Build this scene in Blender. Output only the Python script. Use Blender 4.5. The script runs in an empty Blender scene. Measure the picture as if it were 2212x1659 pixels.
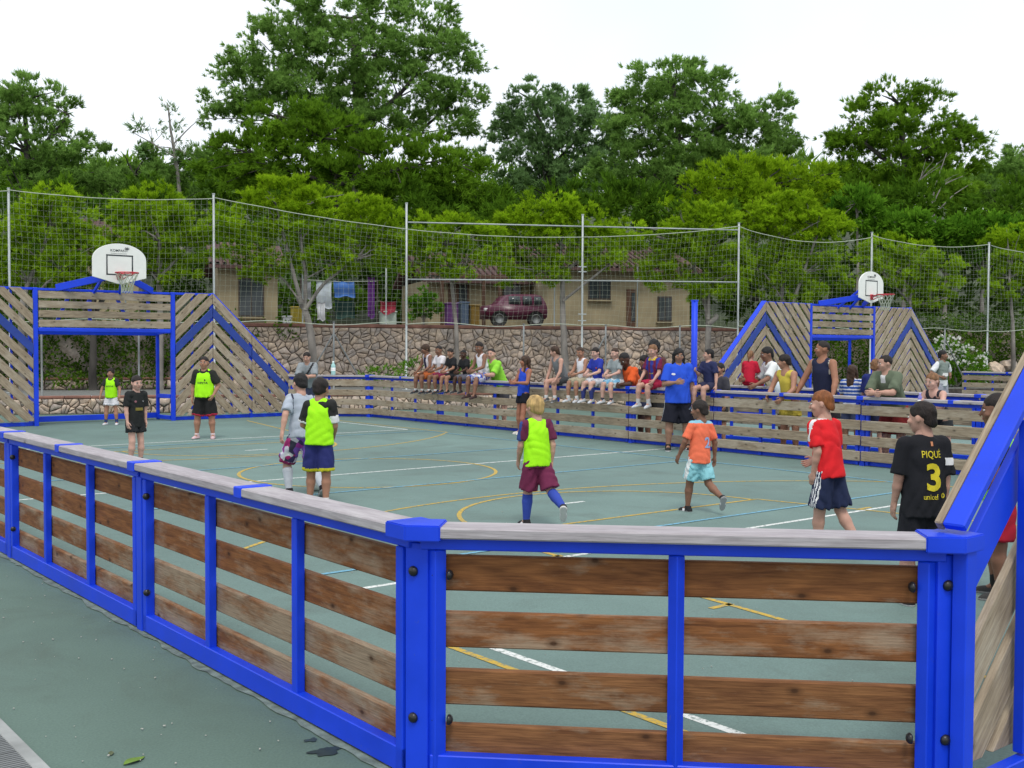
import bpy, bmesh, math, random
import numpy as np
from mathutils import Vector, Matrix
from mathutils.bvhtree import BVHTree

random.seed(11)
rng = np.random.default_rng(11)
scene = bpy.context.scene
COL = scene.collection

# ------------------------------------------------------------------ camera
# Ground coordinates: x across the pitch, y along it, corner post of the near fence at the origin.
CAM = np.array([-2.44193, -3.62402, 1.73457])
FWD = np.array([0.6280489, 0.77744173, -0.03374804])
RGT = np.array([0.77796966, -0.62828682, 0.00434389])
UPV = np.array([0.01782633, 0.02898313, 0.99942093])
FPX = 2377.05                    # focal length in pixels of a picture 2212 wide
cd = bpy.data.cameras.new('camera')
co = bpy.data.objects.new('camera', cd)
COL.objects.link(co)
co.matrix_world = Matrix(((RGT[0], UPV[0], -FWD[0], CAM[0]), (RGT[1], UPV[1], -FWD[1], CAM[1]),
                          (RGT[2], UPV[2], -FWD[2], CAM[2]), (0, 0, 0, 1)))
cd.sensor_width = 36.0
cd.lens = FPX / 2212 * 36.0
cd.clip_start = 0.05
cd.clip_end = 2000
scene.camera = co

# ------------------------------------------------------------------ sky, sun, exposure
SUN_EL, SUN_AZ = math.radians(62), math.radians(215)
w = bpy.data.worlds.new('World')
scene.world = w
w.use_nodes = True
nt = w.node_tree
nt.nodes.clear()
sky = nt.nodes.new('ShaderNodeTexSky')
sky.sky_type = 'NISHITA'
sky.sun_disc = False
sky.sun_elevation = SUN_EL
sky.sun_rotation = SUN_AZ
sky.dust_density = 3.0
bg1 = nt.nodes.new('ShaderNodeBackground')
bg1.inputs['Strength'].default_value = 0.05
nt.links.new(sky.outputs[0], bg1.inputs[0])
tc = nt.nodes.new('ShaderNodeTexCoord')
cn = nt.nodes.new('ShaderNodeTexNoise')
cn.inputs['Scale'].default_value = 2.2
cn.inputs['Detail'].default_value = 4
nt.links.new(tc.outputs['Generated'], cn.inputs['Vector'])
rp = nt.nodes.new('ShaderNodeValToRGB')
rp.color_ramp.elements[0].position = 0.3
rp.color_ramp.elements[0].color = (0.80, 0.84, 0.89, 1)
rp.color_ramp.elements[1].position = 0.7
rp.color_ramp.elements[1].color = (1.0, 1.0, 1.0, 1)
nt.links.new(cn.outputs[0], rp.inputs[0])
bg2 = nt.nodes.new('ShaderNodeBackground')
bg2.inputs['Strength'].default_value = 1.03
nt.links.new(rp.outputs[0], bg2.inputs[0])
add = nt.nodes.new('ShaderNodeAddShader')
nt.links.new(bg1.outputs[0], add.inputs[0])
nt.links.new(bg2.outputs[0], add.inputs[1])
wo = nt.nodes.new('ShaderNodeOutputWorld')
nt.links.new(add.outputs[0], wo.inputs[0])

sl = bpy.data.lights.new('sun', 'SUN')
sl.energy = 1.5
sl.angle = math.radians(13)
sl.color = (1.0, 0.96, 0.9)
so = bpy.data.objects.new('sun', sl)
COL.objects.link(so)
sd = Vector((math.sin(SUN_AZ) * math.cos(SUN_EL), math.cos(SUN_AZ) * math.cos(SUN_EL), math.sin(SUN_EL)))
so.rotation_euler = (-sd).to_track_quat('-Z', 'Y').to_euler()

scene.view_settings.view_transform = 'Standard'
scene.view_settings.look = 'None'
scene.view_settings.exposure = 0.0
scene.view_settings.gamma = 1.0
scene.view_settings.use_curve_mapping = False
scene.render.engine = 'CYCLES'
scene.cycles.use_denoising = True
scene.cycles.max_bounces = 6
scene.cycles.diffuse_bounces = 3
scene.cycles.glossy_bounces = 2
scene.cycles.transmission_bounces = 3
scene.cycles.transparent_max_bounces = 6

# ------------------------------------------------------------------ helpers
def campt(D, px, py):
    """point at depth D seen at (px, py) of the 2212-wide picture: used to survey where things stand"""
    return CAM + D * (FWD + RGT * (px - 1106) / FPX - UPV * (py - 829.5) / FPX)

def ground_at(px, py, z=0.0):
    d = FWD + RGT * (px - 1106) / FPX - UPV * (py - 829.5) / FPX
    return CAM + d * ((z - CAM[2]) / d[2])

def depth(p):
    return float((np.asarray(p, float) - CAM) @ FWD)

def z_at(p, py):
    """height of the point above/below p whose picture row is py"""
    p = np.array([p[0], p[1], 0.0])
    t = (829.5 - py) / FPX
    d = p - CAM
    return float((t * (d @ FWD) - d @ UPV) / (UPV[2] - t * FWD[2]))

def on_x(px, x, z=1.0):
    """y where the picture column px crosses the vertical plane at x (height z)"""
    t = (px - 1106) / FPX
    a = RGT - t * FWD
    return float((a @ CAM - a[0] * x - a[2] * z) / a[1])

def empty(name, loc, label, cat, group=None):
    o = bpy.data.objects.new(name, None)
    COL.objects.link(o)
    o.location = loc
    o['label'] = label
    o['category'] = cat
    if group:
        o['group'] = group
    return o

def tag(o, label, cat, group=None):
    o['label'] = label
    o['category'] = cat
    if group:
        o['group'] = group
    return o

def link(name, me, parent=None, mat=None, world=None):
    o = bpy.data.objects.new(name, me)
    COL.objects.link(o)
    if mat is not None and not me.materials:
        me.materials.append(mat)
    if parent is not None:
        o.parent = parent
        o.matrix_parent_inverse = wm(parent).inverted()
    if world is not None:
        o.matrix_basis = world
    WM[o.name] = Matrix.Identity(4) if world is None else world.copy()
    return o

WM = {}
def wm(o):
    return WM[o.name] if o.name in WM else Matrix.Translation(o.location)

def fast_mesh(name, verts, faces, smooth=False, mats=(), mat_idx=None):
    """faces: (n,k) array or list of such arrays"""
    me = bpy.data.meshes.new(name)
    verts = np.asarray(verts, np.float32)
    if not isinstance(faces, (list, tuple)) or np.ndim(faces[0]) == 1:
        faces = [faces]
    faces = [np.asarray(f, np.int32) for f in faces if len(f)]
    me.vertices.add(len(verts))
    me.vertices.foreach_set('co', verts.ravel())
    nl = sum(f.size for f in faces)
    nf = sum(len(f) for f in faces)
    me.loops.add(nl)
    me.loops.foreach_set('vertex_index', np.concatenate([f.ravel() for f in faces]))
    me.polygons.add(nf)
    starts, tot = [], 0
    for f in faces:
        k = f.shape[1]
        starts.append(tot + np.arange(len(f)) * k)
        tot += f.size
    me.polygons.foreach_set('loop_start', np.concatenate(starts).astype(np.int32))
    if smooth:
        me.polygons.foreach_set('use_smooth', np.ones(nf, bool))
    for m in mats:
        me.materials.append(m)
    if mat_idx is not None:
        me.polygons.foreach_set('material_index', np.asarray(mat_idx, np.int32))
    me.update(calc_edges=True)
    return me

def bm_mesh(name, bm, smooth=False):
    me = bpy.data.meshes.new(name)
    bm.normal_update()
    if smooth:
        for f in bm.faces:
            f.smooth = True
    bm.to_mesh(me)
    bm.free()
    return me

BOX = {}
def box_mesh(sx, sy, sz, mat, bev=0.004):
    """bevelled box centred at the origin, shared between alike pieces"""
    key = (round(sx, 3), round(sy, 3), round(sz, 3), mat.name, bev)
    if key not in BOX:
        bm = bmesh.new()
        bmesh.ops.create_cube(bm, size=1.0)
        bmesh.ops.scale(bm, vec=(sx, sy, sz), verts=bm.verts)
        if bev > 0:
            bmesh.ops.bevel(bm, geom=bm.edges[:], offset=min(bev, .3 * min(sx, sy, sz)), segments=1, affect='EDGES')
        me = bm_mesh('box', bm)
        me.materials.append(mat)
        BOX[key] = me
    return BOX[key]

def frame(p0, ux, uz=(0, 0, 1)):
    """matrix with local x along ux and local z as near uz as possible"""
    x = Vector(ux).normalized()
    z = Vector(uz)
    y = z.cross(x).normalized()
    z = x.cross(y)
    m = Matrix((x, y, z)).transposed().to_4x4()
    m.translation = Vector(p0)
    return m

def bar(name, a, b, wy, wz, mat, parent, bev=0.004, up=(0, 0, 1)):
    """box from a to b; wy across, wz along up"""
    a, b = Vector(a), Vector(b)
    d = b - a
    if abs(d.normalized().dot(Vector(up))) > 0.98:
        up = (1, 0, 0) if abs(d.normalized().x) < .9 else (0, 1, 0)
    return link(name, box_mesh(d.length, wy, wz, mat, bev), parent, None, frame((a + b) / 2, d, up))

def tube_arrays(pts, rad, n=6, cap=True):
    pts = np.asarray(pts, float)
    rad = np.broadcast_to(np.asarray(rad, float), (len(pts),))
    T = np.gradient(pts, axis=0)
    T /= np.linalg.norm(T, axis=1)[:, None] + 1e-12
    ref = np.array([0.31, 0.17, 0.93])
    V, F = [], []
    for i, p in enumerate(pts):
        u = np.cross(T[i], ref)
        if np.linalg.norm(u) < .15:
            u = np.cross(T[i], [1., 0, 0])
        u /= np.linalg.norm(u)
        v = np.cross(T[i], u)
        a = np.arange(n) * 2 * math.pi / n
        V.append(p + rad[i] * (np.cos(a)[:, None] * u + np.sin(a)[:, None] * v))
    V = np.concatenate(V)
    for i in range(len(pts) - 1):
        k = np.arange(n)
        F.append(np.stack([i * n + k, i * n + (k + 1) % n, (i + 1) * n + (k + 1) % n, (i + 1) * n + k], 1))
    F = np.concatenate(F)
    return V, F

class Geo:
    """collects quads of several shapes into one mesh"""
    def __init__(s):
        s.V, s.F4, s.F3, s.n = [], [], [], 0
    def add(s, V, F):
        V = np.asarray(V, float)
        F = np.asarray(F)
        (s.F4 if F.shape[1] == 4 else s.F3).append(F + s.n)
        s.V.append(V)
        s.n += len(V)
    def tube(s, pts, rad, n=6, cap=None):
        V, F = tube_arrays(pts, rad, n)
        k0 = s.n
        s.add(V, F)
        if cap or (cap is None and n >= 8):
            p = np.asarray(pts, float)
            k = np.arange(n)
            for c, o in ((p[0], 0), (p[-1], len(V) - n)):
                b = s.n
                s.add([c], np.stack([k0 + o + k - b, k0 + o + (k + 1) % n - b, np.zeros(n, int)], 1))
    def box(s, c, sx, sy, sz, m=None):
        q = np.array([[x, y, z] for x in (-.5, .5) for y in (-.5, .5) for z in (-.5, .5)]) * [sx, sy, sz]
        if m is not None:
            q = q @ np.array(m.to_3x3()).T
        F = [[0, 1, 3, 2], [4, 6, 7, 5], [0, 4, 5, 1], [2, 3, 7, 6], [0, 2, 6, 4], [1, 5, 7, 3]]
        s.add(q + np.asarray(c, float), F)
    def mesh(s, name, mat, smooth=False):
        fs = []
        if s.F4:
            fs.append(np.concatenate(s.F4))
        if s.F3:
            fs.append(np.concatenate(s.F3))
        return fast_mesh(name, np.concatenate(s.V), fs, smooth, [mat])

# ------------------------------------------------------------------ materials
def new_mat(name):
    m = bpy.data.materials.new(name)
    m.use_nodes = True
    n = m.node_tree.nodes
    return m, m.node_tree, n['Principled BSDF']

def node(nt, kind, **kw):
    n = nt.nodes.new(kind)
    for k, v in kw.items():
        if k in n.inputs:
            n.inputs[k].default_value = v
        else:
            setattr(n, k, v)
    return n

def ramp(nt, fac, stops):
    r = nt.nodes.new('ShaderNodeValToRGB')
    e = r.color_ramp.elements
    while len(e) < len(stops):
        e.new(0.5)
    for i, (p, c) in enumerate(stops):
        e[i].position = p
        e[i].color = (*c, 1) if len(c) == 3 else c
    nt.links.new(fac, r.inputs[0])
    return r.outputs[0]

def mixc(nt, fac, a, b, blend='MIX'):
    m = nt.nodes.new('ShaderNodeMix')
    m.data_type = 'RGBA'
    m.blend_type = blend
    for s, v in ((0, fac), (6, a), (7, b)):
        if hasattr(v, 'is_linked') or hasattr(v, 'links'):
            nt.links.new(v, m.inputs[s])
        else:
            m.inputs[s].default_value = v if s == 0 else (*v, 1)
    return m.outputs[2]

def obj_coord(nt, scale=(1, 1, 1), rnd=True):
    tc = nt.nodes.new('ShaderNodeTexCoord')
    mp = nt.nodes.new('ShaderNodeMapping')
    mp.inputs['Scale'].default_value = scale
    nt.links.new(tc.outputs['Object'], mp.inputs[0])
    if rnd:
        oi = nt.nodes.new('ShaderNodeObjectInfo')
        mu = nt.nodes.new('ShaderNodeMath')
        mu.operation = 'MULTIPLY'
        mu.inputs[1].default_value = 57.0
        nt.links.new(oi.outputs['Random'], mu.inputs[0])
        nt.links.new(mu.outputs[0], mp.inputs['Location'])
    return mp.outputs[0]

def pmat(name, base, rough=.6, var=.12, scale=6.0, bump=0.0, bscale=60, metallic=0.0, spec=.5, stretch=(1, 1, 1), detail=3):
    m, nt, p = new_mat(name)
    co_ = obj_coord(nt, stretch)
    nz = node(nt, 'ShaderNodeTexNoise', Scale=scale, Detail=detail)
    nt.links.new(co_, nz.inputs['Vector'])
    lo = tuple(max(0, c * (1 - var * 1.6)) for c in base)
    hi = tuple(min(1, c * (1 + var * 1.3)) for c in base)
    nt.links.new(ramp(nt, nz.outputs[0], [(.25, lo), (.75, hi)]), p.inputs['Base Color'])
    p.inputs['Roughness'].default_value = rough
    p.inputs['Metallic'].default_value = metallic
    p.inputs['Specular IOR Level'].default_value = spec
    if bump:
        n2 = node(nt, 'ShaderNodeTexNoise', Scale=bscale, Detail=4)
        nt.links.new(co_, n2.inputs['Vector'])
        b = node(nt, 'ShaderNodeBump', Strength=bump, Distance=.01)
        nt.links.new(n2.outputs[0], b.inputs['Height'])
        nt.links.new(b.outputs[0], p.inputs['Normal'])
    return m

def wood_mat(name, dark, mid, worn, wear=.5, grain=.6):
    """stained softwood: grain along local x, knots, worn grey patches"""
    m, nt, p = new_mat(name)
    co_ = obj_coord(nt, (1, 1, 1))
    st = node(nt, 'ShaderNodeMapping')
    st.inputs['Scale'].default_value = (1.3, 9, 9)
    nt.links.new(co_, st.inputs[0])
    g = node(nt, 'ShaderNodeTexNoise', Scale=4.0, Detail=6, Distortion=.6)
    nt.links.new(st.outputs[0], g.inputs['Vector'])
    fine = node(nt, 'ShaderNodeMapping')
    fine.inputs['Scale'].default_value = (1.5, 26, 26)
    nt.links.new(co_, fine.inputs[0])
    g2 = node(nt, 'ShaderNodeTexNoise', Scale=5.0, Detail=4)
    nt.links.new(fine.outputs[0], g2.inputs['Vector'])
    base = ramp(nt, g.outputs[0], [(.3, dark), (.68, mid)])
    wn = node(nt, 'ShaderNodeTexNoise', Scale=1.7, Detail=7, Roughness=.68)
    w2 = node(nt, 'ShaderNodeMapping')
    w2.inputs['Scale'].default_value = (1.6, 5, 5)
    nt.links.new(co_, w2.inputs[0])
    nt.links.new(w2.outputs[0], wn.inputs['Vector'])
    oi = node(nt, 'ShaderNodeObjectInfo')
    ad = node(nt, 'ShaderNodeMath', operation='MULTIPLY_ADD')
    ad.inputs[1].default_value = .22
    nt.links.new(oi.outputs['Random'], ad.inputs[0])
    nt.links.new(wn.outputs[0], ad.inputs[2])
    fac = ramp(nt, ad.outputs[0], [(.78 - wear * .4, (0, 0, 0)), (.98 - wear * .4, (1, 1, 1))])
    c = mixc(nt, fac, base, worn)
    c = mixc(nt, grain, c, ramp(nt, g2.outputs[0], [(.32, (.5, .48, .46)), (.5, (.95, .95, .95)), (.68, (1.3, 1.3, 1.3))]), 'MULTIPLY')
    sx = node(nt, 'ShaderNodeSeparateXYZ')
    nt.links.new(co_, sx.inputs[0])
    cx = node(nt, 'ShaderNodeCombineXYZ')
    nt.links.new(sx.outputs[0], cx.inputs[0])
    m2 = node(nt, 'ShaderNodeMath', operation='MULTIPLY')
    m2.inputs[1].default_value = 1.7
    nt.links.new(sx.outputs[2], m2.inputs[0])
    nt.links.new(m2.outputs[0], cx.inputs[1])
    kv = node(nt, 'ShaderNodeTexVoronoi', Scale=2.4)
    kv.voronoi_dimensions = '2D'
    nt.links.new(cx.outputs[0], kv.inputs['Vector'])
    kf = ramp(nt, kv.outputs['Distance'], [(.022, (.9, .9, .9)), (.045, (.45, .45, .45)), (.10, (0, 0, 0))])
    c = mixc(nt, kf, c, tuple(x * .35 for x in dark))
    nt.links.new(c, p.inputs['Base Color'])
    p.inputs['Roughness'].default_value = .75
    p.inputs['Specular IOR Level'].default_value = .25
    b = node(nt, 'ShaderNodeBump', Strength=.35, Distance=.006)
    nt.links.new(g2.outputs[0], b.inputs['Height'])
    nt.links.new(b.outputs[0], p.inputs['Normal'])
    return m

def paint_mat(name, base, rough=.4, scuff=.42):
    """gloss paint with dust and a few scuffs"""
    m, nt, p = new_mat(name)
    co_ = obj_coord(nt)
    n1 = node(nt, 'ShaderNodeTexNoise', Scale=2.4, Detail=6, Roughness=.6)
    nt.links.new(co_, n1.inputs['Vector'])
    c = ramp(nt, n1.outputs[0], [(.3, tuple(x * .82 for x in base)), (.7, tuple(min(1, x * 1.1) for x in base))])
    n2 = node(nt, 'ShaderNodeTexNoise', Scale=22, Detail=5, Roughness=.7)
    nt.links.new(co_, n2.inputs['Vector'])
    f = ramp(nt, n2.outputs[0], [(.70 - scuff * .12, (0, 0, 0)), (.78 - scuff * .1, (scuff,) * 3)])
    c = mixc(nt, f, c, (.10, .12, .26))
    nt.links.new(c, p.inputs['Base Color'])
    p.inputs['Specular IOR Level'].default_value = .35
    nt.links.new(ramp(nt, n1.outputs[0], [(.3, (rough - .08,) * 3), (.7, (rough + .15,) * 3)]), p.inputs['Roughness'])
    return m

BLUE = paint_mat('blue_paint', (.006, .052, .70))
BLUE_WORN_SHADED = paint_mat('worn_shaded_blue_planks', (.022, .056, .30), .55, .75)  # scuffed planks; the shade on the chevrons is darkened into this blue
WOOD_OUT = wood_mat('stained_planks', (.125, .046, .016), (.255, .102, .034), (.30, .21, .14), .38, .38)
WOOD_WORN = wood_mat('worn_stained_planks', (.125, .050, .019), (.235, .105, .040), (.27, .205, .14), .58, .5)
WOOD_IN = wood_mat('weathered_planks', (.225, .175, .120), (.36, .295, .21), (.40, .345, .265), .5, .45)
WOOD_RAIL = wood_mat('grey_rail_planks', (.30, .275, .29), (.40, .375, .395), (.44, .42, .43), .5, .25)
BLACK = pmat('black_plastic', (.012, .012, .014), .35, .1)
STEEL = pmat('galvanised_steel', (.42, .46, .46), .5, .10, 3, metallic=.2)
STEEL_D = pmat('dull_grey_steel', (.20, .215, .215), .6, .15, 3, metallic=.2)
WHITE_BOARD = pmat('white_board', (.78, .80, .76), .35, .03)
RED_PAINT = pmat('red_paint', (.52, .025, .045), .4, .08)
ROPE = pmat('net_cord', (.40, .45, .36), .8, .08)
DARK_LINE = pmat('dark_print', (.03, .04, .045), .6, .05)
GREY_LINE = pmat('grey_print', (.45, .47, .46), .6, .05)
# ------------------------------------------------------------------ ground
def court_mat(name, base, dirty):
    m, nt, p = new_mat(name)
    tc = nt.nodes.new('ShaderNodeTexCoord')
    n1 = node(nt, 'ShaderNodeTexNoise', Scale=.35, Detail=6, Roughness=.6)
    nt.links.new(tc.outputs['Object'], n1.inputs['Vector'])
    c = ramp(nt, n1.outputs[0], [(.3, tuple(x * .80 for x in base)), (.7, tuple(x * 1.15 for x in base))])
    n2 = node(nt, 'ShaderNodeTexNoise', Scale=1.1, Detail=9, Roughness=.68, Distortion=.7)
    nt.links.new(tc.outputs['Object'], n2.inputs['Vector'])
    f = ramp(nt, n2.outputs[0], [(.50, (0, 0, 0)), (.74, (.8,) * 3)])
    c = mixc(nt, f, c, dirty)
    n3 = node(nt, 'ShaderNodeTexNoise', Scale=90, Detail=3)
    nt.links.new(tc.outputs['Object'], n3.inputs['Vector'])
    c = mixc(nt, .5, c, ramp(nt, n3.outputs[0], [(.3, (.72,) * 3), (.7, (1.2,) * 3)]), 'MULTIPLY')
    n4 = node(nt, 'ShaderNodeTexNoise', Scale=7, Detail=2)
    nt.links.new(tc.outputs['Object'], n4.inputs['Vector'])
    f4 = ramp(nt, n4.outputs[0], [(.76, (0, 0, 0)), (.80, (.5,) * 3)])
    c = mixc(nt, f4, c, tuple(x * .6 for x in base))
    nt.links.new(c, p.inputs['Base Color'])
    p.inputs['Roughness'].default_value = .72
    p.inputs['Specular IOR Level'].default_value = .35
    b = node(nt, 'ShaderNodeBump', Strength=.3, Distance=.004)
    nt.links.new(n3.outputs[0], b.inputs['Height'])
    nt.links.new(b.outputs[0], p.inputs['Normal'])
    return m

GREEN = court_mat('green_court_paint', (.136, .212, .192), (.100, .142, .126))
GREEN2 = court_mat('worn_green_ground', (.108, .172, .142), (.078, .112, .090))
SOIL = pmat('dry_soil', (.16, .135, .115), .95, .3, 3, .5, 25)
GRAVEL = pmat('grey_gravel', (.155, .160, .150), .95, .3, 9, .6, 60)
GRASSY = pmat('dark_undergrowth_soil', (.035, .05, .018), 1, .4, .8, .5, 5)
CONC = pmat('pale_concrete', (.33, .35, .34), .85, .2, 5, .4, 40)

def sheet(name, pts, z, mat, parent=None, kind='structure'):
    me = fast_mesh(name, [(p[0], p[1], z) for p in pts], [list(range(len(pts)))], mats=[mat])
    o = link(name, me, parent)
    if parent is None:
        o['kind'] = kind
    return o

W, L, C, HR, TW = 11.76, 19.48, 1.45, 1.03, 2.95        # court width, straight length, corner cut, rail and wall heights
YN, YF = -C, L + C
WDIR = np.array([.9285, -.3714])                          # direction of the terrace wall
WNRM = np.array([.3714, .9285])
def wp(a, n):
    """plan point: a along the terrace, n metres behind"""
    return WDIR * a + WNRM * n

# the green sheet stops at the low wall; the terraces and the hill carry on to the horizon
R = 140
g = [wp(-R, 25.32), wp(R, 25.32), wp(R, -R), wp(-R, -R)]
gr = sheet('ground', g[::-1], 0.0, GREEN2)
octo = [(0, 0), (C, -C), (W - C, -C), (W, 0), (W, L), (W - C, YF), (C, YF), (0, L)]
sheet('sports_court', octo, 0.004, GREEN)
oc2 = [(13.95, -4), (30.5, -4), (30.5, 14.4), (29.6, 14.62), (17.6, 14.62), (13.95, 10.95)]
sheet('second_sports_court', oc2, 0.004, GREEN)
sheet('walkway', [(W + .12, -3), (13.8, -3), (13.8, 24), (W + .12, 24)], 0.003, GREEN)

# ------------------------------------------------------------------ painted lines
def line_mat(name, c):
    m, nt, p = new_mat(name)
    tc = nt.nodes.new('ShaderNodeTexCoord')
    n = node(nt, 'ShaderNodeTexNoise', Scale=28, Detail=6, Roughness=.7)
    nt.links.new(tc.outputs['Object'], n.inputs['Vector'])
    nt.links.new(ramp(nt, n.outputs[0], [(.37, (.12, .18, .16)), (.50, tuple(x * .88 for x in c)), (.8, c)]), p.inputs['Base Color'])
    p.inputs['Roughness'].default_value = .65
    return m
LW = line_mat('white_line_paint', (.74, .77, .74))
LY = line_mat('yellow_line_paint', (.56, .37, .035))
LB = line_mat('pale_blue_line_paint', (.15, .40, .55))

def strip_line(pts, wd, z, geo):
    pts = np.asarray(pts, float)
    T = np.gradient(pts, axis=0)
    T /= np.linalg.norm(T, axis=1)[:, None]
    N = np.stack([-T[:, 1], T[:, 0]], 1) * wd / 2
    V = np.concatenate([np.c_[pts + N, np.full(len(pts), z)], np.c_[pts - N, np.full(len(pts), z)]])
    n = len(pts)
    k = np.arange(n - 1)
    geo.add(V, np.stack([k + n, k + 1 + n, k + 1, k], 1))

def arc(cx, cy, r, a0, a1, n=64):
    a = np.radians(np.linspace(a0, a1, n))
    return np.stack([cx + r * np.cos(a), cy + r * np.sin(a)], 1)

def lines(name, mat, segs, wd, z, label=None):
    gg = Geo()
    for s in segs:
        strip_line(s, wd, z, gg)
    o = link(name, gg.mesh(name, mat))
    o['kind'] = 'structure'
    return o
yM = 9.33
mir = lambda seg: [(x, 2 * yM - y) for x, y in seg]
white = [[(.1, yM), (W - .1, yM)]]
for s in ([(1.42, -1.3), (1.42, 3.095)], [(1.42, 3.12), (10.25, 3.12)], [(10.25, 3.095), (10.25, -1.3)], [(5.52, 5.43), (5.92, 5.43)]):
    white += [s, mir(s)]
lines('white_court_lines', LW, white, .055, .0056)
yel = [arc(5.55, 9.4, 1.75, 0, 360, 90)]
far_a = [arc(5.6, -.1, 6.5, 41.3, 132.2, 90), [(1.24, -1.3), (1.24, 4.72)], [(10.48, -1.3), (10.48, 4.2)], arc(5.7, 4.37, 1.85, 0, 180, 60), [(3.7, 4.37), (7.6, 4.37)], [(3.05, -1.3), (3.68, 4.37)], [(8.75, -1.3), (7.62, 4.37)],
         [(3.14, 1.18), (3.36, 1.18)], [(8.25, 1.18), (8.45, 1.18)], [(3.36, 3.18), (3.6, 3.18)], [(7.86, 3.2), (8.1, 3.2)], [(3.2, 2.2), (3.45, 2.2)]]
for s in far_a:
    yel += [s, mir(s)]
lines('yellow_court_lines', LY, yel, .047, .0072)
blu = [[(1.2, 3.72), (10.32, 3.72)], [(1.2, 7.75), (10.32, 7.75)], [(1.2, 10.91), (10.32, 10.91)], [(1.2, 14.94), (10.32, 14.94)], [(1.2, 3.72), (1.2, 14.94)], [(10.32, 3.72), (10.32, 14.94)]]
lines('pale_blue_court_lines', LB, blu, .05, .0088)
lines('white_lines_of_second_court', LW, [[(15.2, 12.9), (29.5, 12.9)], [(15.2, 4), (29.5, 4)], [(15.2, 12.9), (15.2, -2)]], .06, .0056)

# ------------------------------------------------------------------ board fences
PZ = (.830, .605, .374, .150)         # plank centres
PH = .143

def bolt(p, d, parent, r=.022):
    """black dome-headed bolt cover at p facing d"""
    key = ('bolt', round(r, 3))
    if key not in BOX:
        bm = bmesh.new()
        bmesh.ops.create_icosphere(bm, subdivisions=2, radius=r)
        for v in bm.verts:
            v.co.x = max(v.co.x, -.2 * r) * .8
        me = bm_mesh('bolt', bm, True)
        me.materials.append(BLACK)
        BOX[key] = me
    return link('bolt', BOX[key], parent, None, frame(p, d))

class Run:
    def __init__(s, p0, p1, out):
        s.p0, s.p1 = np.array(p0, float), np.array(p1, float)
        d = s.p1 - s.p0
        s.len = float(np.linalg.norm(d))
        s.d = d / s.len
        n = np.array([s.d[1], -s.d[0]])
        s.n = n if n @ np.array(out, float) > 0 else -n
    def P(s, a, t, z):
        q = s.p0 + s.d * a + s.n * t
        return Vector((q[0], q[1], z))
    def D(s, a, t, z=0):
        q = s.d * a + s.n * t
        return Vector((q[0], q[1], z))

def fence_panels(root, run, joints, wood, bolts=False, first=True, last=True, hidden_mid=None):
    """board fence along run: planks on the pitch side, blue uprights outside"""
    J = joints
    for a, b in zip(J[:-1], J[1:]):
        n = 3 if b - a > 2.45 else 2
        if b - a < 1.3:
            n = 1
        e = .085
        bar('top_beam', run.P(a + .02, 0, .957), run.P(b - .02, 0, .957), .05, .050, BLUE, root)
        hb = .100 if wood is WOOD_OUT else .060
        tb = 0 if wood is WOOD_OUT else .035
        bar('bottom_beam', run.P(a + .06, tb, .012 + hb / 2), run.P(b - .06, tb, .012 + hb / 2), .055, hb, BLUE, root)
        for k in range(n + 1):
            s_ = a + e if k == 0 else b - e if k == n else a + (b - a) * k / n
            bar('upright', run.P(s_, 0, .014), run.P(s_, 0, .930), .05, .045 if 0 < k < n else .055, BLUE, root)
        for z in PZ:
            zz = z + random.uniform(-.004, .004)
            wd_ = WOOD_WORN if wood is WOOD_OUT and z < .5 and random.random() < .8 else wood
            bar('plank', run.P(a + .012, -.046, zz), run.P(b - .012, -.046, zz + random.uniform(-.003, .003)), .036, PH, wd_, root, .006)
        m = (a + b) / 2
        halves = [(a, m), (m, b)] if n == 3 else [(a, b)]
        for u, v in halves:
            bar('rail_plank', run.P(u + .006, -.01, 1.005), run.P(v - .006, -.01, 1.005), .165, .044, WOOD_RAIL, root, .006)
        if n == 3:
            bar('rail_strap', run.P(m - .04, -.01, 1.004), run.P(m + .04, -.01, 1.004), .176, .056, BLUE, root)
    for i, a in enumerate(J):
        if (i == 0 and not first) or (i == len(J) - 1 and not last):
            continue
        corner = i in (0, len(J) - 1)
        if not corner:
            ps = bar('post', run.P(a, .004, .0), run.P(a, .004, .940), .085, .05, BLUE, root)
            bar('rail_strap', run.P(a - .055, -.01, 1.004), run.P(a + .055, -.01, 1.004), .178, .057, BLUE, root)
            if bolts:
                for z in (.83, .25):
                    bolt(run.P(a - .105, .02, z), run.D(-1, .2), ps)

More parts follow.
